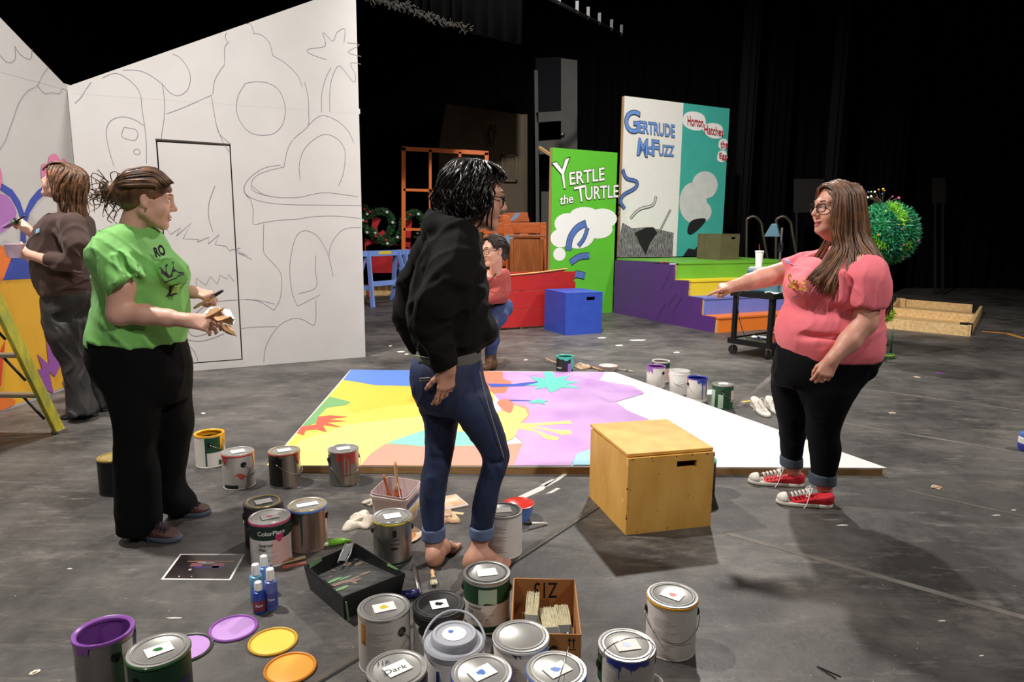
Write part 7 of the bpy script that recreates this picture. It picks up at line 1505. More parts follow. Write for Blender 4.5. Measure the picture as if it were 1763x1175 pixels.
# ------------------------------------------------------------------ people
mat('tee_pink', (232, 112, 124), 0.75, var=0.03, bump=0.05, bscale=120, sheen=0.1); mat('denim_black', (9, 10, 14), 0.9, var=0.15, bump=0.06, bscale=160, spec=0.15); mat('denim_cuff', (70, 80, 94), 0.8, var=0.12)
mat('canvas_red', (204, 34, 48), 0.65, var=0.04); mat('sole_white', (222, 216, 206), 0.5, var=0.05); mat('print_yellow', (222, 176, 62), 0.6); mat('print_lilac', (168, 150, 200), 0.6); mat('ring_gold', (220, 200, 160), 0.2, 1.0); mat('print_blue', (70, 100, 180), 0.6)
def ring_cuff(S, a, b, r, flat=0.0): S.tub(a, b, r, r, 0.004)
def pink_woman():
    R = Rows(3.5); p = R.p; b0 = p(1410, 870); t = thing('person', 'woman in pink T-shirt and red sneakers pointing left with outstretched arm', 'person', (b0.x, 3.5, 0))
    # --- skin: one continuous body
    S = Sculpt(); M = head(S, p(1439, 361), (-1, -0.14, -0.02), (0.03, 0, 1), 1.06, 1.1, 0.007, True, 1.12)
    S.cap(p(1449, 385), p(1466, 432), .062, .07, .03); S.ell(p(1432, 405), (.05, .05, .03), None, .03); S.cap(p(1466, 432), p(1430, 600), .05, .04, .03)
    S.cap(p(1455, 445), p(1480, 460, -.16), .05, .05, .03); S.cap(p(1455, 445), p(1430, 450, .14), .05, .05, .03)
    el, wr = p(1489, 556, -.23), p(1434, 618, -.28); S.chain([p(1482, 455, -.15), p(1494, 500, -.21), el], [.06, .068, .056], .02); S.chain([el, p(1462, 588, -.255), wr], [.056, .05, .031], .02)
    t1 = hand(S, wr, (-.42, -.04, -.9), (-.3, -.95, .12), -1, [(28, 38, 22), (34, 42, 25), (40, 45, 28), (46, 48, 30)], 0.98, (25, 25, 15))
    el2, wr2 = p(1312, 479, .2), p(1266, 492, .17); S.chain([p(1425, 446, .15), p(1362, 468, .2), el2], [.06, .066, .052], .02); S.chain([el2, p(1290, 486, .18), wr2], [.052, .043, .031], .02)
    t2 = hand(S, wr2, (-1, -.06, -.16), (.1, -.35, 1), 1, [(6, 6, 4), (72, 88, 50), (76, 90, 50), (80, 90, 50)], 0.95, (8, 40, 30))
    for hip, kn, an in ((p(1420, 620, -.08), p(1416, 735, -.09), p(1419, 840, -.1)), (p(1400, 620, .09), p(1362, 735, .1), p(1364, 806, .12))): S.chain([hip, kn, an], [.03, .026, .032], .03)
    S.cap(p(1419, 830, -.1), p(1423, 862, -.1), .036, .034); S.cap(p(1364, 796, .12), p(1372, 830, .13), .034, .034); S.cap(p(1423, 860, -.1), p(1400, 866, -.1), .028, .025); S.cap(p(1372, 828, .13), p(1350, 833, .13), .028, .025)
    S.build('body', 'skin_rosy', t, 0.004, None, 1)
    face_parts(t, M, 'hair_brown', 'lip_pink'); lower_lip(t, M, 0.007, 'lip_pink'); glasses(t, M)
    mb = MB(); mb.M = Matrix.Translation(-t.location); c = t1[2][0] - t1[2][1] * 0.03
    q = wr + nrm((-.42, -.04, -.9)) * .105; mb.M = Matrix.Translation(q + Vector((.005, -.02, -.004)) - t.location); mb.ball((0, 0, 0), .005); mb.build('ring', 'ring_gold', t, 'all')
    # --- shirt
    S = Sculpt(); S.loft(R.rows([(424, 1440, 1482, 0, .09), (436, 1412, 1500, 0, .16), (450, 1386, 1512, 0, .2), (472, 1366, 1520, 0, .215), (492, 1358, 1520, 0, .22), (510, 1359, 1516, 0, .215), (528, 1357, 1512, 0, .215), (546, 1347, 1510, 0, .225), (564, 1341, 1512, 0, .235), (584, 1341, 1513, 0, .235), (602, 1347, 1512, 0, .232), (616, 1352, 1506, 0, .225)]), .02, 2.4)
    S.loft(R.rows([(438, 1476, 1506, -.15, .07), (450, 1466, 1520, -.17, .085), (470, 1459, 1528, -.2, .09), (490, 1457, 1533, -.21, .09), (510, 1455, 1530, -.215, .088), (532, 1454, 1521, -.22, .086)]), .03)
    S.tub(p(1432, 452, .16), p(1349, 468, .2), .088, .074, .03)
    S.ell(p(1382, 497, -.09), (.075, .09, .075), None, .05); S.ell(p(1380, 497, .09), (.075, .09, .075), None, .05)
    for (a, b, r, dp) in (((1452, 470, -.235), (1446, 535, -.235), .018, .04),): S.cap(p(*a), p(*b), r, r * .6, dp)
    for (a, b, r, k_) in (((1346, 578, -.13), (1490, 582, -.27), .011, .03), ((1358, 534, -.14), (1480, 540, -.27), .02, .05), ((1350, 604, -.15), (1440, 598, -.25), .006, .015), ((1350, 596, -.15), (1420, 590, -.245), .006, .015), ((1400, 610, -.22), (1480, 600, -.25), .006, .015), ((1462, 545, -.26), (1510, 560, -.2), .01, .03), ((1395, 470, -.2), (1372, 510, -.19), .006, .02), ((1460, 452, -.2), (1500, 440, -.18), .006, .02)): S.cap(p(*a), p(*b), r, r * .6, k_, 'sub')
    S.cutbox(p(1446, 430), (-.6, -.1, .8), p(1415, 470, -.12), p(1500, 400, .12), .01)
    sh = S.build('t_shirt', 'tee_pink', t, 0.006, folds(.006, (45, 70), 3), 1)
    # --- trousers
    S = Sculpt(); S.loft(R.rows([(592, 1348, 1504, 0, .215), (612, 1340, 1510, 0, .22), (630, 1336, 1500, 0, .215), (648, 1334, 1486, 0, .2), (664, 1336, 1474, 0, .17)]), .03)
    S.loft(R.rows([(635, 1366, 1494, -.07, .12), (660, 1372, 1480, -.09, .125), (690, 1382, 1462, -.1, .115), (720, 1390, 1448, -.1, .1), (745, 1391, 1442, -.1, .088), (770, 1395, 1445, -.1, .085), (795, 1397, 1441, -.1, .075), (824, 1398, 1435, -.1, .06), (832, 1397, 1436, -.1, .058)]), .03)
    S.loft(R.rows([(635, 1334, 1440, .09, .12), (665, 1331, 1420, .1, .12), (700, 1336, 1398, .11, .105), (725, 1341, 1386, .115, .09), (750, 1344, 1384, .12, .08), (775, 1346, 1380, .12, .07), (796, 1347, 1378, .12, .06), (800, 1346, 1379, .12, .058)]), .03)
    S.build('trousers', 'denim_black', t, 0.006, folds(.005, (40, 70), 5), 1)
    for rws in ([(814, 1394, 1438, -.1, .066), (833, 1394, 1438, -.1, .066)], [(786, 1344, 1381, .12, .064), (803, 1344, 1381, .12, .064)]):
        S = Sculpt(); S.loft(R.rows(rws), .0, 2.2, 'add', .008); S.build('trouser_cuff', 'denim_cuff', t, 0.005)
    S = Sculpt(); S.loft(R.rows([(614, 1478, 1512, -.13, .05), (650, 1468, 1500, -.12, .05), (657, 1470, 1490, -.12, .04)]), .02); S.build('back_pocket', 'denim_black', t, 0.006)
    shoe(t, fl(1433, 874), fl(1337, 866), 'canvas_red', 'sole_white', 'sole_white', 'white_paper', .042, .066, 'sneaker'); shoe(t, fl(1383, 838), fl(1289, 831), 'canvas_red', 'sole_white', 'sole_white', 'white_paper', .042, .066, 'sneaker')
    # --- hair: cap plus long locks
    S = Sculpt(); E = lambda q, r, k=.02, op='add': S.ell(M @ Vector(q), [a * 1.06 for a in r], M.to_3x3() * (1 / 1.06), k, op)
    E((0, -.018, .04), (.086, .1, .094)); E((0, -.045, -.03), (.082, .07, .09), .04); E((0, .085, -.035), (.068, .07, .118), .02, 'sub')
    S.build('hair', 'hair_long', t, 0.005, folds(.004, (120, 160), 6), 1)
    mb = MB(); rr = random.Random(21); mb.M = Matrix.Translation(-t.location); top = p(1437, 325, -.01)
    def hp(y0, y1, x1=-.088): return [M @ Vector((.004, y0, .139 - abs(y0 + .005) * .35)), M @ Vector((-.045, y0 * .97, .126 - abs(y0 + .005) * .3)), M @ Vector((x1, y1, .066))]
    G = [hp(.07, .058, -.076) + [p(1430, 385, -.1), p(1436, 422, -.1), p(1422, 448, -.14), p(1402, 470, -.17), p(1388, 486, -.185)],
         hp(.055, .04) + [p(1441, 400, -.115), p(1448, 430, -.13), p(1430, 458, -.18), p(1408, 482, -.2), p(1394, 502, -.21)],
         hp(.03, .015, -.095) + [p(1457, 400, -.115), p(1460, 432, -.15), p(1452, 462, -.2), p(1440, 495, -.23), p(1432, 528, -.24)],
         hp(.0, -.02, -.098) + [p(1474, 400, -.11), p(1486, 424, -.15), p(1504, 446, -.2), p(1522, 474, -.22), p(1532, 505, -.2)],
         hp(-.035, -.06, -.092) + [p(1490, 400, -.09), p(1502, 425, -.12), p(1522, 455, -.17), p(1533, 490, -.17), p(1532, 530, -.15)],
         hp(-.07, -.105, -.06) + [p(1498, 410, -.02), p(1516, 440, -.05), p(1530, 475, -.06), p(1534, 520, -.05), p(1528, 560, -.05)],
         hp(-.075, -.115, .02) + [p(1496, 410, .06), p(1512, 440, .06), p(1524, 475, .06), p(1526, 520, .05), p(1520, 555, .05)]]
    locks(mb, G, 340, .0065, .006, rr, .12, 0, 9, .5, 14, 5)
    G3 = [[M @ Vector((-.004, y0, .139 - abs(y0 + .005) * .35)), M @ Vector((.045, y0 * .97, .126 - abs(y0 + .005) * .3)), M @ Vector((.088, y0 * .8 - .01, .066)), M @ Vector((.095, y0 * .8 - .015, -.03)), M @ Vector((.09, y0 * .8 - .03, -.12))] for y0 in (.07, .03, -.01, -.05, -.075)]; locks(mb, G3, 110, .0065, .006, rr, .2, 0, 9, .5, 12, 5)
    G2 = [[p(1436, 330, .03), p(1420, 345, .07), p(1424, 385, .085), p(1424, 410, .08), p(1405, 440, .03), p(1385, 468, -.05), p(1368, 486, -.09)], [p(1440, 330, .03), p(1426, 345, .08), p(1432, 385, .095), p(1430, 412, .08), p(1412, 445, .02), p(1392, 475, -.07), p(1374, 492, -.11)]]
    locks(mb, G2, 40, .0055, .006, rr, .12, 0, 9, .5, 14, 5)
    mb.build('hair_locks', hair3('hair_long'), t, 'all')
    # shirt print
    project_text(t, 'Seusi', sh, [p(1357, 496, -.16), p(1388, 502, -.16), p(1386, 478, -.16), p(1357, 472, -.16)], 'print_yellow', toff=.02)
    for q, m in ((((1361, 511), (1364, 512), (1364, 507), (1361, 506)), 'print_blue'), (((1370, 515), (1374, 512), (1376, 510), (1372, 512)), 'print_blue'), (((1358, 518), (1380, 527), (1380, 525), (1358, 515)), 'lbl_green'), (((1384, 455), (1402, 460), (1402, 451), (1387, 447)), 'print_lilac')):
        cloth_patch(t, sh, [p(x, y, -.16) for x, y in q], m)
pink_woman()
mat('tee_green', (118, 184, 92), 0.75, var=0.03, bump=0.05, bscale=120, sheen=0.1); mat('knit_black', (5, 5, 6), 0.95, var=0.1, spec=0.2); mat('shoe_brown', (74, 44, 40), 0.55, var=0.15, vscale=20); mat('print_plum', (52, 34, 58), 0.7); mat('print_lime', (150, 190, 90), 0.7); mat('earring', (214, 190, 120), 0.2, 1.0)
def green_woman():
    R = Rows(3.03); p = R.p; b0 = p(265, 925); t = thing('person', 'woman in lime green T-shirt and black trousers holding a brush and paper', 'person', (b0.x, 3.03, 0))
    S = Sculpt(); M = head(S, p(252, 345), (.87, .46, -.15), (.13, 0, 1), 1.02)
    S.cap(p(238, 365), p(226, 408), .055, .062, .03); S.cap(p(226, 410), p(235, 590), .05, .04, .03); S.cap(p(226, 412), p(200, 440, -.13), .05, .05, .03); S.cap(p(226, 412), p(245, 430, .16), .05, .05, .03)
    el, wr = p(206, 540, -.2), p(322, 552, -.22); S.chain([p(195, 440, -.15), p(209, 495, -.19), el], [.05, .056, .05], .02); S.chain([el, p(250, 542, -.2), p(290, 548, -.21), wr], [.046, .042, .034, .026], .02)
    t1 = hand(S, wr, (1, .02, -.14), (-.12, -.75, .55), 1, [(38, 40, 20), (42, 42, 22), (46, 44, 24), (50, 44, 24)], 0.94, (30, 15, 10))
    el2, wr2 = p(275, 520, .22), p(330, 503, .1); S.chain([p(250, 440, .17), p(258, 490, .2), el2], [.05, .052, .045], .02); S.chain([el2, p(305, 508, .16), wr2], [.045, .036, .026], .02)
    t2 = hand(S, wr2, (.96, -.05, -.2), (.2, -.35, .9), 1, [(58, 70, 40), (62, 72, 42), (66, 74, 42), (70, 74, 42)], 0.92, (10, 25, 20))
    for hip, kn, an in ((p(225, 620, -.08), p(238, 770, -.1), p(240, 910, -.12)), (p(285, 640, .08), p(294, 790, .09), p(303, 866, .1))): S.chain([hip, kn, an], [.03, .026, .032], .03)
    S.build('body', 'skin_fair', t, 0.004, None, 1); face_parts(t, M, 'hair_brown', 'lip'); lower_lip(t, M)
    mb = MB(); mb.M = Matrix.Translation(-t.location) @ M
    for sx in (-1, 1): mb.ball((sx * .08, .002, -.036), .005)
    mb.build('earrings', 'earring', t, 'all')
    S = Sculpt(); S.loft(R.rows([(384, 212, 250, 0, .075), (396, 190, 264, 0, .14), (412, 180, 274, 0, .175), (436, 176, 286, 0, .185), (460, 174, 301, 0, .19), (480, 174, 311, 0, .19), (500, 175, 316, 0, .185), (523, 174, 319, 0, .185), (550, 166, 319, 0, .195), (572, 160, 316, 0, .2), (592, 160, 312, 0, .2)]), .02, 2.3)
    S.chain([p(205, 425, -.1), p(192, 445, -.15)], [.07, .085], .04); S.tub(p(190, 442, -.15), p(222, 497, -.2), .088, .082, .03); S.tub(p(250, 430, .14), p(262, 490, .2), .075, .075, .03)
    S.ell(p(296, 470, -.07), (.06, .075, .065), None, .05); S.ell(p(298, 470, .08), (.06, .075, .065), None, .05)
    for (a, b, r) in (((196, 440, -.24), (215, 480, -.28), .012), ((180, 455, -.2), (205, 485, -.28), .011), ((208, 430, -.19), (240, 470, -.26), .013), ((235, 500, -.18), (200, 580, -.2), .014), ((170, 570, -.1), (215, 545, -.19), .01)): S.cap(p(*a), p(*b), r, r * .6, .03)
    S.cap(p(232, 480, -.2), p(238, 580, -.22), .014, .008, .03, 'sub')
    S.cutbox(p(235, 586), (-.14, 0, -1), p(120, 640, -.3), p(340, 560, .3)); S.cutbox(p(229, 386), (.42, -.05, .9), p(190, 440, -.11), p(275, 350, .11), .01)
    sh = S.build('t_shirt', 'tee_green', t, 0.006, folds(.009, (45, 70), 8), 1)
    S = Sculpt(); S.loft(R.rows([(572, 166, 309, 0, .185), (592, 160, 313, 0, .195), (612, 161, 318, 0, .2), (643, 172, 321, 0, .195), (670, 190, 322, 0, .17), (690, 198, 322, 0, .14)]), .03)
    S.loft(R.rows([(640, 176, 290, -.07, .12), (674, 190, 277, -.09, .12), (706, 197, 272, -.1, .11), (737, 202, 268, -.11, .1), (769, 202, 266, -.11, .09), (800, 201, 269, -.12, .09), (832, 202, 271, -.12, .092), (864, 203, 273, -.12, .095), (895, 206, 275, -.12, .1), (914, 206, 273, -.12, .1)]), .03)
    S.loft(R.rows([(640, 255, 321, .08, .11), (674, 264, 324, .08, .115), (706, 268, 327, .08, .11), (724, 268, 330, .08, .105), (745, 268, 328, .08, .1), (769, 271, 322, .08, .088), (800, 273, 318, .09, .084), (822, 275, 314, .1, .082), (842, 277, 318, .1, .085), (860, 280, 333, .1, .09), (876, 283, 338, .1, .095)]), .03)
    S.build('trousers', 'knit_black', t, 0.007, folds(.005, (30, 60), 9), 1)
    shoe(t, fl(228, 922), fl(311, 932), 'shoe_brown', 'denim_cuff', None, 'print_plum', .042, .08); shoe(t, fl(290, 886), fl(362, 886), 'shoe_brown', 'denim_cuff', None, 'print_plum', .042, .08)
    # hair pulled back into a messy bun
    S = Sculpt(); Mr = M.to_3x3() * (1 / 1.02); E = lambda q, r, k=.02, op='add': S.ell(M @ Vector(q), r, Mr, k, op)
    E((0, -.012, .046), (.084, .108, .092)); E((0, -.06, -.01), (.06, .05, .05), .03); E((0, .1, -.06), (.09, .08, .108), .012, 'sub'); E((.1, .03, -.045), (.06, .06, .055), .01, 'sub'); E((-.1, .03, -.045), (.06, .06, .055), .01, 'sub'); bun = p(196, 330, .0); S.ell(bun, (.05, .045, .045), None, .03); S.cap(bun, M @ Vector((0, -.09, .02)), .03, .04, .03)
    S.build('hair', 'hair_bun', t, 0.005, folds(.005, (120, 170), 12), 1)
    mb = MB(); rr = random.Random(5); mb.M = Matrix.Translation(-t.location)
    bb = M.inverted() @ bun; G = []
    for a in np.linspace(-1.35, 1.35, 9):
        s0 = Vector((.078 * math.sin(a), .084 * math.cos(a) + .006, .074 * math.cos(a * .8) + .014)); G.append([M @ (s0 * 1.04), M @ Vector((.09 * math.sin(a), .02, .094 * math.cos(a) + .044)), M @ Vector((.088 * math.sin(a), -.055, .085 * math.cos(a) + .034)), M @ Vector((.055 * math.sin(a), -.105, .035 + .04 * math.cos(a))), bun])
    locks(mb, G, 300, .0062, .004, rr, .3, .002, 7, .6, 12, 5)
    for i in range(60):
        a, b = rr.uniform(0, 6.28), rr.uniform(-1.2, 1.2); c = bun + Vector((math.cos(a) * math.cos(b), math.sin(a) * math.cos(b), math.sin(b))) * .035; d = c + Vector((rr.gauss(-.012, .03), rr.gauss(0, .03), rr.gauss(-.005, .03))); e = d + Vector((rr.gauss(-.012, .03), rr.gauss(0, .02), rr.gauss(-.02, .03)))
        mb.tube(catmull([c, d, e, e + Vector((rr.gauss(0, .02), 0, rr.gauss(-.02, .02)))], 4), [.005 * (1 - q / 14) for q in range(13)], 5, True, .6)
    for pts in ([(192, 345), (196, 358), (190, 368), (185, 378), (193, 384)], [(205, 350), (208, 358), (200, 366), (196, 380)], [(186, 322), (178, 312), (172, 316), (170, 326)], [(195, 318), (190, 300), (200, 296), (204, 306)], [(190, 320), (180, 308), (173, 311)], [(198, 315), (205, 298), (209, 308)]):
        mb.tube(catmull([p(*q) for q in pts], 5), .0022, 5)
    mb.build('hair_locks', hair3('hair_bun'), t, 'all')
    for bd, q in (('RO', ((269, 443), (286, 438), (279, 421), (264, 428))), ('NA', ((283, 482), (306, 470), (298, 450), (278, 462)))): project_text(t, bd, sh, [p(x, y, -.13) for x, y in q], 'print_plum', toff=.05)
    for q in (((281, 513), (316, 501), (313, 486), (288, 494)), ((284, 489), (302, 480), (302, 478), (284, 487)), ((302, 478), (308, 474), (308, 472), (302, 476))): cloth_patch(t, sh, [p(x, y, -.13) for x, y in q], 'print_plum')
    project_text(t, 'ANDEO', sh, [p(x, y, -.13) for x, y in ((286, 509), (314, 499), (312, 488), (289, 497))], 'print_lime', .0055)
    # things she holds
    a, b = p(334, 531, .02), p(384, 500, .02)
    brush('wooden artist brush with dark tip in the green-shirted woman’s far hand', a, b, a.z, b.z, 'handle_tan', .022, bris='bristle_dark', grp='hand-held brushes')
    c = p(382, 558, -.2); tt = thing('crumpled_paper', 'crumpled brown and white paper in the green-shirted woman’s near hand', 'paper', c); r = random.Random(4)
    for nm, m, pts, dy in (('brown_fold', 'kraft', [(352, 548), (362, 532), (386, 530), (380, 545), (360, 552)], -.02), ('brown_fold', 'kraft', [(368, 548), (372, 543), (398, 545), (402, 552), (400, 560), (374, 553)], -.05), ('brown_fold', 'kraft', [(379, 558), (396, 560), (408, 580), (392, 575), (378, 566)], -.03), ('white_fold', 'white_paper', [(350, 540), (364, 528), (384, 527), (398, 538), (405, 552), (402, 558), (385, 540), (365, 535)], .02), ('white_fold', 'white_paper', [(376, 530), (396, 534), (404, 550), (398, 558), (382, 548)], -.035)):
        mb = MB(); P = [p(x, y, -.2 + dy + .03 * math.sin(i * 2.1)) - c for i, (x, y) in enumerate(pts)]; q = sum(P, Vector()) / len(P) + Vector((0, -.02, 0)); mb.add(P + [q], [(i, (i + 1) % len(P), len(P)) for i in range(len(P))]); o = mb.build(nm, m, tt); o.modifiers.new('t', 'SOLIDIFY').thickness = .0012
mat('kraft', (190, 146, 100), 0.7, var=0.1)
green_woman()
mat('fleece_black', (13, 11, 11), 0.9, var=0.08, bump=0.05, bscale=150, spec=0.25); mat('denim_blue', (36, 50, 88), 0.75, col2=(25, 34, 60), vscale=7, bump=0.06, bscale=170); mat('denim_fade', (96, 112, 146), 0.8); mat('undershirt', (92, 90, 86), 0.8, var=0.1); mat('stitch', (170, 160, 140), 0.7)
def hood_woman():
    R = Rows(2.72); p = R.p; b0 = p(800, 960); t = thing('person', 'barefoot woman in black hoodie, blue jeans and glasses seen from behind her right side', 'person', (b0.x, 2.72, 0))
    S = Sculpt(); M = head(S, p(822, 343), (.97, .2, -.13), (.1, 0, 1), 1.0)
    S.cap(p(812, 370), p(790, 415), .05, .056, .03); S.cap(p(790, 415), p(765, 640), .05, .04, .03)
    el, wr = p(738, 556, -.22), p(771, 632, -.2); S.chain([p(790, 440, -.15), el], [.05, .042], .02); S.chain([el, wr], [.042, .027], .02)
    t1 = hand(S, wr, (-.1, .04, -1), (.55, -.83, .0), -1, [(12, 16, 10), (16, 20, 12), (22, 24, 14), (26, 26, 14)], 0.92, (34, 14, 10))
    S.chain([p(745, 440, .17), p(708, 535, .2), p(735, 585, .25)], [.05, .042, .035], .02); S.cap(p(790, 415), p(790, 440, -.13), .05, .05, .03); S.cap(p(785, 415), p(745, 440, .15), .05, .05, .03)
    for hip, kn, an in ((p(745, 660, .05), p(752, 800, .03), p(746, 935, 0)), (p(800, 660, -.05), p(850, 795, -.05), p(828, 930, -.05))): S.chain([hip, kn, an], [.03, .024, .028], .03)
    # bare feet
    def foot(heel, toe, an, sgn):
        h, d = Vector((heel.x, heel.y, 0)), Vector((toe.x - heel.x, toe.y - heel.y, 0)); L_ = d.length; d.normalize(); n = Vector((-d.y, d.x, 0)) * sgn; Q = lambda a, b, c: h + d * a * L_ + n * b + Vector((0, 0, c))
        S.chain([an, Q(.17, 0, .05)], [.03, .032], .03); S.ell(Q(.11, 0, .03), (.034, .03, .03), None, .02); S.chain([Q(.17, 0, .05), Q(.45, 0, .05), Q(.72, 0, .026)], [.032, .03, .024], .03); S.cap(Q(.7, .022, .02), Q(.7, -.026, .017), .02, .016, .02); S.cap(Q(.15, -.008, .02), Q(.65, -.025, .018), .018, .016, .02)
        for k, (b, ln, r) in enumerate(((.026, 1.0, .0125), (.008, .99, .009), (-.006, .96, .0085), (-.02, .92, .008), (-.033, .86, .008))): S.cap(Q(.74, b, .015), Q(ln - .03, b, .010), r * 1.05, r, .006)
    foot(fl(743, 980), fl(783, 940), p(745, 930, 0), -1); foot(fl(802, 984), fl(880, 976), p(827, 925, -.05), 1)
    S.build('body', 'skin_warm', t, 0.0038, None, 1); face_parts(t, M, 'hair_dark', 'lip'); lower_lip(t, M); glasses(t, M, 'glasses_black', .027, .019, .0026); nails(t, t1[:4])
    # hoodie
    S = Sculpt(); S.loft(R.rows([(385, 768, 818, 0, .09), (400, 752, 824, 0, .14), (421, 736, 828, 0, .18), (446, 722, 834, 0, .19), (471, 712, 838, 0, .19), (497, 706, 840, 0, .185), (522, 702, 841, 0, .185), (548, 703, 844, 0, .185), (566, 706, 848, 0, .185), (580, 710, 845, 0, .18), (592, 714, 838, 0, .17), (600, 716, 830, 0, .165), (606, 718, 828, 0, .165)]), .02, 2.3)
    S.tub(p(736, 560, -.2), p(770, 636, -.205), .062, .043, .03); S.chain([p(786, 432, -.13), p(776, 470, -.19), p(752, 520, -.22), p(736, 562, -.205)], [.085, .082, .075, .064], .03)
    S.chain([p(745, 430, .14), p(716, 490, .19), p(703, 545, .2)], [.08, .075, .068], .03); S.tub(p(704, 540, .2), p(722, 604, .22), .068, .05, .03)
    S.ell(p(838, 566, -.02), (.05, .1, .05), None, .03)
    # hood bunched at the neck
    S.chain([p(806, 396, -.11), p(778, 392, -.11), p(757, 390, -.06), p(752, 388, .0), p(760, 386, .08), p(790, 392, .12)], [.03, .042, .05, .052, .045, .03], .03); S.chain([p(748, 398, -.04), p(745, 402, .02), p(752, 400, .09)], [.04, .042, .035], .03); S.ell(p(760, 376, .0), (.045, .08, .03), None, .03)
    for (a, b, r) in (((765, 405, -.13), (730, 460, -.15), .014), ((735, 420, -.1), (722, 500, -.12), .014), ((800, 440, -.2), (760, 500, -.28), .016), ((815, 450, -.16), (775, 560, -.2), .014), ((790, 425, -.17), (740, 480, -.2), .012), ((730, 545, -.26), (775, 520, -.24), .012), ((736, 575, -.26), (772, 560, -.23), .012), ((745, 600, -.25), (780, 590, -.22), .01), ((720, 480, -.1), (716, 590, -.1), .014), ((740, 500, -.14), (728, 590, -.14), .012), ((828, 500, -.12), (800, 590, -.16), .014)): S.cap(p(*a), p(*b), r, r * .6, .03)
    S.build('hoodie', 'fleece_black', t, 0.006, folds(.011, (40, 62), 15), 1)
    S = Sculpt(); S.loft(R.rows([(596, 722, 826, 0, .15), (612, 716, 828, 0, .158), (622, 716, 828, 0, .16)]), .01, 2.2, 'add', .01); S.cutbox(p(770, 616), (-.12, 0, -1), p(690, 660, -.3), p(850, 600, .3)); S.build('undershirt', 'undershirt', t, 0.006, folds(.004, (60,), 3), 1)
    # jeans
    S = Sculpt(); S.loft(R.rows([(604, 724, 822, 0, .135), (624, 709, 830, 0, .16), (645, 706, 833, 0, .17), (665, 708, 838, 0, .172), (685, 715, 842, 0, .165), (705, 726, 846, 0, .14)]), .03)
    S.loft(R.rows([(675, 712, 790, .06, .1), (702, 724, 790, .06, .1), (729, 730, 789, .06, .092), (763, 732, 783, .05, .08), (790, 731, 778, .04, .068), (818, 726, 773, .03, .066), (845, 724, 768, .02, .064), (879, 725, 765, .01, .056), (906, 728, 764, 0, .05), (920, 729, 764, 0, .05)]), .03)
    S.loft(R.rows([(675, 768, 842, -.05, .1), (702, 776, 851, -.06, .1), (736, 796, 866, -.06, .09), (763, 816, 873, -.055, .08), (787, 829, 878, -.05, .07), (811, 828, 871, -.05, .066), (838, 820, 862, -.05, .066), (872, 813, 856, -.05, .06), (906, 811, 849, -.05, .052), (916, 811, 849, -.05, .052)]), .03)
    for (a, b, r) in (((735, 790, -.04), (775, 796, -.03), .007), ((732, 806, -.05), (770, 812, -.04), .006), ((832, 800, -.12), (872, 796, -.11), .007), ((735, 715, -.04), (785, 722, -.05), .006)): S.cap(p(*a), p(*b), r, r, .02, 'sub')
    S.ell(p(879, 792, -.08), (.016, .03, .035), None, .01, 'sub')
    S.build('jeans', 'denim_blue', t, 0.006, folds(.005, (70, 110), 18), 1)
    for rws in ([(906, 726, 767, 0, .056), (928, 726, 767, 0, .056)], [(904, 808, 851, -.05, .058), (924, 808, 851, -.05, .058)]):
        S = Sculpt(); S.loft(R.rows(rws), .0, 2.2, 'add', .008); S.build('jeans_cuff', 'denim_fade', t, 0.005)
    mb = MB(); mb.M = Matrix.Translation(-t.location)
    for pts in ([(722, 652, -.155), (738, 651, -.16), (757, 650, -.165)], [(722, 656, -.155), (738, 655, -.16), (757, 654, -.165)], [(712, 612, -.1), (735, 616, -.15), (756, 618, -.165)]): mb.tube([p(*q) for q in pts], .002, 5)
    mb.tube(catmull([p(*q) for q in ((826, 640, -.15), (838, 690, -.155), (856, 750, -.145), (868, 790, -.125))], 5), .0018, 5); mb.build('seam_stitching', 'stitch', t, 'all')
    # wavy bob
    S = Sculpt(); E = lambda q, r, k=.02, op='add': S.ell(M @ Vector(q), r, M.to_3x3(), k, op)
    E((0, -.03, .05), (.093, .108, .092)); E((0, -.045, -.02), (.096, .085, .075), .04); E((0, .09, -.04), (.068, .078, .118), .014, 'sub'); E((0, .06, -.13), (.1, .08, .06), .02, 'sub')
    S.build('hair', 'hair_dark', t, 0.005, folds(.012, (60, 90), 22), 1)
    mb = MB(); rr = random.Random(31); mb.M = Matrix.Translation(-t.location); G = []
    for a in np.linspace(-2.05, 2.05, 13):   # azimuth, 0 = back
        sx, cy = math.sin(a), math.cos(a); ln = -.062 - .01 * cy
        q = lambda r, z: M @ Vector((r * sx * .94, -.03 - r * cy * 1.0, z)); G.append([M @ Vector((.02 * sx, .0 - .02 * cy, .140)), q(.07, .128), q(.108, .088), q(.122, .035), q(.124, -.025), q(.088, ln)])
    locks(mb, G, 220, .0068, .009, rr, .3, .019, 14, .65, 20, 5)
    for i in range(260):   # loose curls lying over the bob
        a = rr.uniform(-2.0, 2.0); z = rr.uniform(-.06, .12); rad = .118 * math.sqrt(max(.15, 1 - ((z - .01) / .14) ** 2)) + .006; c = Vector((rad * math.sin(a) * .96, -.03 - rad * math.cos(a), z)); tg = Vector((math.cos(a), math.sin(a), 0)); ph = rr.uniform(0, 6.28); dn = Vector((-math.sin(a) * z * 1.5, math.cos(a) * z * 1.5, -1)).normalized(); out = Vector((math.sin(a), -math.cos(a), .25))
        pts = [M @ (c + dn * (.011 * k) + tg * (.011 * math.sin(ph + k * 1.25)) + out * (.006 * math.cos(ph + k * 1.25)) - out * .0006 * k * k * (1 if z < .04 else 0)) for k in range(6)]
        mb.cur = rr.choice((0, 1, 2)); mb.tube(catmull(pts, 3), [.0045 * rr.uniform(.7, 1.2) * math.sin(math.pi * (.12 + .8 * k / 15)) ** .5 for k in range(16)], 5, True, .7)
    mb.cur = 0
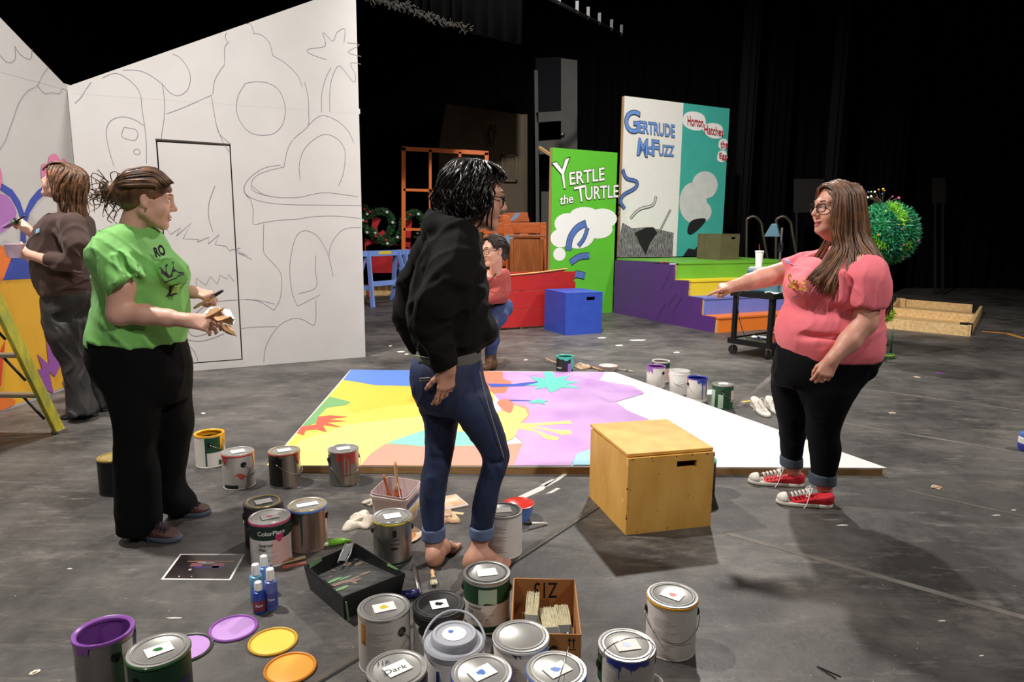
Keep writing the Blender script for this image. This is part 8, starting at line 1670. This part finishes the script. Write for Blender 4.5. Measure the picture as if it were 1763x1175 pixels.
    F = [[M @ Vector((x * .8, .02, .142)), M @ Vector((x * 1.3, .056, .126)), M @ Vector((x * 1.9, .08, .102)), M @ Vector((x * 2.3, .09, .074))] for x in (-.035, -.01, .015, .035)]; locks(mb, F, 55, .006, .005, rr, .25, .008, 9, .65, 12, 5)
    mb.tube(catmull([M @ Vector(q) for q in ((.074, .03, .06), (.083, .05, -.01), (.076, .052, -.06), (.066, .06, -.105))], 6), .003, 5); mb.tube(catmull([M @ Vector(q) for q in ((.08, .02, .06), (.088, .036, -.01), (.08, .035, -.06), (.07, .04, -.1))], 6), .004, 5)
    mb.build('hair_locks', hair3('hair_dark'), t, 'all')
hood_woman()
mat('jersey_brown', (66, 43, 38), 0.8, var=0.04, bump=0.04, bscale=120, sheen=0.1); mat('slacks_grey', (38, 36, 36), 0.7, var=0.1); mat('shoe_black', (26, 25, 25), 0.5); mat('patch_blue', (150, 190, 220), 0.7)
def brown_woman():
    R = Rows(4.9); p = R.p; b0 = p(140, 715); t = thing('person', 'woman in brown long-sleeved shirt looking up while painting the mural', 'person', (b0.x, 4.9, 0))
    S = Sculpt(); M = head(S, p(105, 318), (-.9, -.08, .4), (.4, 0, .9), 1.06)
    S.cap(p(112, 335), p(118, 368), .055, .065, .03); S.cap(p(118, 366), p(120, 520), .05, .04, .03); S.cap(p(118, 372), p(120, 385, -.15), .05, .05, .03); S.cap(p(118, 372), p(110, 385, .15), .05, .05, .03)
    el, wr = p(125, 452, -.22), p(54, 440, -.2); S.chain([p(122, 390, -.17), el], [.055, .045], .02); S.chain([el, p(85, 449, -.22), wr], [.045, .04, .028], .02)
    hand(S, wr, (-1, .1, .12), (.1, -.9, -.35), -1, [(30, 34, 18), (34, 36, 20), (36, 38, 20), (38, 38, 20)], 0.95, (34, 10, 10))
    el2, wr2 = p(80, 425, .15), p(48, 396, .05); S.chain([p(105, 390, .17), el2], [.055, .045], .02); S.chain([el2, wr2], [.045, .028], .02)
    hand(S, wr2, (-.72, -.1, .68), (.5, -.7, .5), -1, [(50, 60, 35), (52, 62, 35), (55, 62, 35), (58, 62, 35)], 0.95, (15, 20, 15))
    for hip, kn, an in ((p(125, 530, -.08), p(122, 620, -.1), p(140, 705, -.1)), (p(130, 530, .1), p(150, 620, .1), p(172, 690, .15))): S.chain([hip, kn, an], [.03, .026, .032], .03)
    S.build('body', 'skin_fair', t, 0.004, None, 1); face_parts(t, M, 'hair_brown', 'lip_pink'); lower_lip(t, M, 0, 'lip_pink')
    S = Sculpt(); S.loft(R.rows([(362, 100, 130, 0, .09), (372, 90, 144, 0, .16), (392, 74, 153, 0, .2), (410, 63, 156, 0, .2), (428, 60, 158, 0, .2), (453, 63, 160, 0, .2), (478, 68, 165, 0, .21), (495, 76, 169, 0, .21), (508, 80, 168, 0, .205)]), .02, 2.3)
    S.chain([p(124, 388, -.17), p(132, 420, -.21), p(127, 452, -.22)], [.085, .075, .062], .04); S.tub(p(127, 452, -.22), p(79, 447, -.22), .062, .048, .02); S.tub(p(105, 390, .15), p(76, 424, .16), .07, .05, .03)
    for (a, b, r) in (((112, 415, -.28), (142, 445, -.28), .01), ((95, 400, -.2), (120, 440, -.25), .012), ((90, 462, -.25), (140, 470, -.27), .012), ((100, 500, -.22), (160, 480, -.22), .012)): S.cap(p(*a), p(*b), r, r * .6, .03)
    S.ell(p(78, 428, -.08), (.07, .09, .075), None, .05); S.cutbox(p(112, 366), (-.6, 0, .8), p(80, 400, -.13), p(150, 340, .13), .01)
    sh = S.build('shirt', 'jersey_brown', t, 0.007, folds(.009, (45, 65), 25), 1)
    cloth_patch(t, sh, [p(70, 403, -.14), p(78, 400, -.14), p(78, 393, -.14), p(71, 395, -.14)], 'patch_blue')
    S = Sculpt(); S.loft(R.rows([(495, 82, 167, 0, .19), (508, 81, 172, 0, .2), (523, 82, 168, 0, .2), (546, 85, 156, 0, .19), (572, 88, 148, 0, .17)]), .03)
    S.loft(R.rows([(550, 86, 148, -.08, .12), (580, 90, 142, -.1, .12), (602, 97, 140, -.1, .11), (623, 108, 143, -.1, .1), (648, 116, 148, -.1, .1), (674, 119, 153, -.1, .1), (699, 121, 163, -.1, .11), (712, 121, 167, -.1, .12)]), .03); S.loft(R.rows([(550, 112, 152, .1, .12), (580, 126, 152, .11, .11), (606, 134, 164, .12, .1), (631, 144, 175, .13, .1), (665, 153, 183, .14, .1), (700, 159, 190, .15, .11)]), .03)
    S.build('trousers', 'slacks_grey', t, 0.008, folds(.013, (50, 80), 27), 1)
    shoe(t, fl(170, 716), fl(104, 722), 'shoe_black', 'shoe_black', None, None, .045, .08); a = p(190, 702, .15); shoe(t, Vector((a.x, 5.05, 0)), Vector((a.x - .25, 4.98, 0)), 'shoe_black', 'shoe_black', None, None, .045, .08)
    S = Sculpt(); E = lambda q, r, k=.02, op='add': S.ell(M @ Vector(q), [a * 1.06 for a in r], M.to_3x3() * (1 / 1.06), k, op)
    E((0, -.02, .045), (.09, .108, .092)); E((0, -.07, -.02), (.09, .07, .09), .05); E((0, .088, -.05), (.075, .075, .112), .012, 'sub')
    S.build('hair', 'hair_brown', t, 0.006, folds(.006, (90, 130), 29), 1)
    mb = MB(); rr = random.Random(8); mb.M = Matrix.Translation(-t.location); G = []
    for a in np.linspace(-1.4, 1.4, 11):
        sx, cy = math.sin(a), math.cos(a); q = lambda r, z, dy=0: M @ Vector((r * sx, -.025 - r * cy + dy, z)); end = M @ Vector((.1 * sx, -.03 - .115 * cy, -.04)); G.append([M @ Vector((.02 * sx, .03, .14)), q(.075, .13), q(.112, .075), q(.122, .01), end + Vector((.01, 0, -.05)), end + Vector((.012, 0, -.11)), end + Vector((.0, 0, -.15))])
    locks(mb, G, 240, .008, .008, rr, .25, .016, 11, .6, 18, 5)
    F = [[M @ Vector((x * .5, .02, .142)), M @ Vector((x, .06, .125)), M @ Vector((x * 1.4, .086, .095)), M @ Vector((x * 2.0, .088, .05))] for x in (-.05, -.02, .02, .05)]; locks(mb, F, 60, .008, .004, rr, .3, .003, 8, .6, 12, 5)
    for s_ in (-1, 1):
        K = [[M @ Vector((0, y0, .142 - abs(y0) * .3)), M @ Vector((s_ * .05, y0 * .95 + .004, .122 - abs(y0) * .3)), M @ Vector((s_ * .09, y0 * .7 - .005, .06)), M @ Vector((s_ * .1, y0 * .5 - .03, .0)), M @ Vector((s_ * .104, y0 * .3 - .055, -.06)), M @ Vector((s_ * .1, y0 * .2 - .07, -.1))] for y0 in (.085, .06, .03, 0, -.04)]; locks(mb, K, 90, .008, .006, rr, .25, .012, 10, .6, 18, 5)
    mb.build('hair_locks', hair3('hair_brown'), t, 'all')
    # held paint cup and brush
    c = p(27, 443, -.2); tt = thing('paint_cup', 'lilac paint cup in the brown-shirted woman’s near hand', 'cup', c); mb = MB(); mb.lathe([(0, 0), (.048, 0), (.062, .085), (.066, .088), (.06, .086), (.055, .06), (0, .06)], 24); mb.build('cup', 'cup_lilac', tt, True); mb = MB(); mb.lathe([(0, .066), (.056, .066)], 20); mb.build('paint', 'p_lilac', tt)
    a, b = p(44, 372, .0), p(6, 393, .0); brush('wide brush with lilac tip in the brown-shirted woman’s raised hand', a, b, a.z, b.z, 'w_black', .075, bris='p_lilac', fer='smudge_green', hl=.4, grp='hand-held brushes')
mat('cup_lilac', (214, 186, 214), 0.5)
brown_woman()
mat('knit_coral', (176, 84, 80), 0.85, var=0.05, bump=0.06, bscale=150); mat('boot_brown', (92, 64, 44), 0.6, var=0.2, vscale=14); mat('strap_dark', (60, 36, 28), 0.6); mat('denim_mid', (64, 84, 134), 0.75, col2=(44, 60, 102), vscale=6)
def crouch_woman():
    R = Rows(6.85); p = R.p; b0 = p(845, 637); t = thing('person', 'woman in off-shoulder coral top and ripped jeans crouching beside the red boat', 'person', (b0.x, 6.85, 0))
    S = Sculpt(); M = head(S, p(851, 432, -.75), (-.8, -.55, -.12), (-.06, -.1, 1), 1.12)
    S.cap(p(855, 446, -.7), p(853, 476, -.52), .052, .058, .03); S.ell(p(848, 480, -.5), (.13, .1, .055), None, .04); S.cap(p(850, 478, -.5), p(866, 478, -.5), .06, .055, .04); S.cap(p(850, 480, -.5), p(815, 484, -.42), .06, .055, .04); S.cap(p(848, 480, -.5), p(850, 530, 0), .05, .05, .03)
    S.chain([p(867, 478, -.5), p(866, 505, -.5), p(835, 512, -.6), p(818, 512, -.62)], [.05, .043, .036, .03], .02); hand(S, p(818, 512, -.62), (-1, -.2, -.1), (0, -.5, .85), 1, [(25, 30, 15)] * 4, 1.0); S.chain([p(815, 484, -.42), p(806, 510, -.45), p(815, 520, -.6)], [.05, .043, .035], .02); hand(S, p(815, 522, -.6), (.5, -.5, -.4), (0, -.4, .9), -1, [(25, 30, 15)] * 4, 1.0)
    kn = p(847, 558, -.3); S.chain([p(864, 530, .05), kn, p(845, 620, -.1)], [.07, .06, .04], .03); S.ell(p(846, 556, -.33), (.05, .05, .055), None, .02); S.chain([p(838, 530, .05), p(818, 560, -.25), p(818, 620, -.05)], [.07, .06, .04], .03)
    S.build('body', 'skin_fair', t, 0.005, None, 1); face_parts(t, M, 'hair_brunette', 'lip'); lower_lip(t, M); glasses(t, M, 'glasses_black', .028, .021, .0022)
    S = Sculpt(); S.loft(R.rows([(466, 800, 874, -.5, .13), (480, 800, 876, -.48, .15), (496, 806, 875, -.38, .17), (508, 812, 876, -.24, .2), (520, 816, 874, -.08, .2)]), .02); S.chain([p(867, 475, -.5), p(868, 500, -.5)], [.066, .064], .03); S.tub(p(866, 502, -.5), p(836, 512, -.61), .062, .05, .03); S.tub(p(812, 486, -.42), p(808, 512, -.48), .066, .058, .03)
    S.cutbox(p(853, 466, -.5), (-.25, -.4, 1), p(790, 490, -.8), p(872, 440, -.3), .008)
    for (a, b, r) in (((838, 492, -.55), (868, 500, -.58), .012), ((840, 506, -.5), (872, 512, -.45), .012)): S.cap(p(*a), p(*b), r, r, .03)
    S.build('sweater', 'knit_coral', t, 0.008, folds(.008, (28, 45), 41), 1)
    S = Sculpt(); S.ell(p(850, 530, .05), (.2, .2, .13), None, .05); S.chain([p(862, 528, 0), p(856, 545, -.2), kn + Vector((0, .02, 0))], [.105, .095, .08], .04); S.chain([kn + Vector((0, .03, -.01)), p(848, 585, -.2), p(845, 608, -.13)], [.075, .066, .055], .04); S.chain([p(840, 530, 0), p(825, 550, -.2), p(818, 560, -.25), p(818, 600, -.1)], [.1, .09, .075, .055], .04); S.ell(p(845, 556, -.39), (.055, .06, .05), None, .01, 'sub')
    S.build('jeans', 'denim_mid', t, 0.008, folds(.006, (40, 60), 43), 1)
    for x, dy in ((845, -.12), (818, -.08)):
        q = p(x, 637, dy); S = Sculpt(); S.chain([p(x, 604, dy), Vector((q.x, q.y, .06))], [.062, .055], .02); S.chain([Vector((q.x + .02, q.y, .05)), Vector((q.x - .05, q.y - .14, .04))], [.05, .042], .03); S.cut((0, 0, .004), (0, 0, -1)); S.build('boot', 'boot_brown', t, 0.007, folds(.006, (60,), 5), 1)
    mb = MB(); mb.M = Matrix.Translation(-t.location); mb.tube(catmull([p(864, 446, -.7), p(859, 462, -.62), p(852, 474, -.64), p(841, 488, -.66), p(838, 494, -.62)], 5), .006, 6); mb.build('strap', 'strap_dark', t, 'all')
    S = Sculpt(); E = lambda q, r, k=.02, op='add': S.ell(M @ Vector(q), [a * 1.12 for a in r], M.to_3x3() * (1 / 1.12), k, op)
    E((0, -.02, .038), (.081, .1, .09)); E((0, .09, -.04), (.085, .085, .118), .012, 'sub'); E((0, -.095, -.03), (.035, .04, .06), .03)
    S.build('hair', 'hair_brunette', t, 0.006, folds(.003, (150,), 44), 1)
    mb = MB(); rr = random.Random(18); mb.M = Matrix.Translation(-t.location); G = []
    for a in np.linspace(-1.4, 1.4, 7): G.append([M @ Vector((.076 * math.sin(a), .05 + .02 * math.cos(a), .1 * math.cos(a) + .012)), M @ Vector((.088 * math.sin(a), -.02, .1 * math.cos(a) + .035)), M @ Vector((.075 * math.sin(a), -.09, .06 * math.cos(a) + .01)), M @ Vector((.02 * math.sin(a), -.115, -.02)), M @ Vector((.03, -.11, -.12))])
    locks(mb, G, 90, .007, .004, rr, .3, .002, 6, .6, 12, 5); mb.build('hair_locks', hair3('hair_brunette'), t, 'all')
crouch_woman()

mat('slipon_white', (226, 218, 208), 0.7, var=0.06)
for l, a, b in (('white slip-on shoe on the floor beside the yellow tape scrap', (1296, 698), (1322, 720)), ('white slip-on shoe just left of the pointing woman’s legs', (1321, 697), (1346, 717))):
    A, B = fl(*a), fl(*b); t = thing('slip_on_shoe', l, 'shoe', (A.x, A.y, 0), 0, 'white slip-on shoes'); shoe(t, A, B, 'slipon_white', 'sole_white', None, 'slipon_white', .04, .07, 'upper')
# ------------------------------------------------------------------ put every group's origin at its own base
bpy.context.view_layer.update()
for o in [x for x in bpy.data.objects if x.type == 'EMPTY' and x.parent is None]:
    ks = [c for c in o.children if c.type == 'MESH']
    if not ks or any(c.location.length > 1e-6 or c.data.users > 1 for c in ks): continue
    if o.location.length > 1e-6: continue
    co = np.concatenate([np.array([v.co[:] for v in c.data.vertices]) for c in ks])
    lo, hi = co.min(0), co.max(0); off = Vector(((lo[0] + hi[0]) / 2, (lo[1] + hi[1]) / 2, lo[2]))
    for c in ks: c.data.transform(Matrix.Translation(-off))
    o.location = off
bpy.context.view_layer.update()
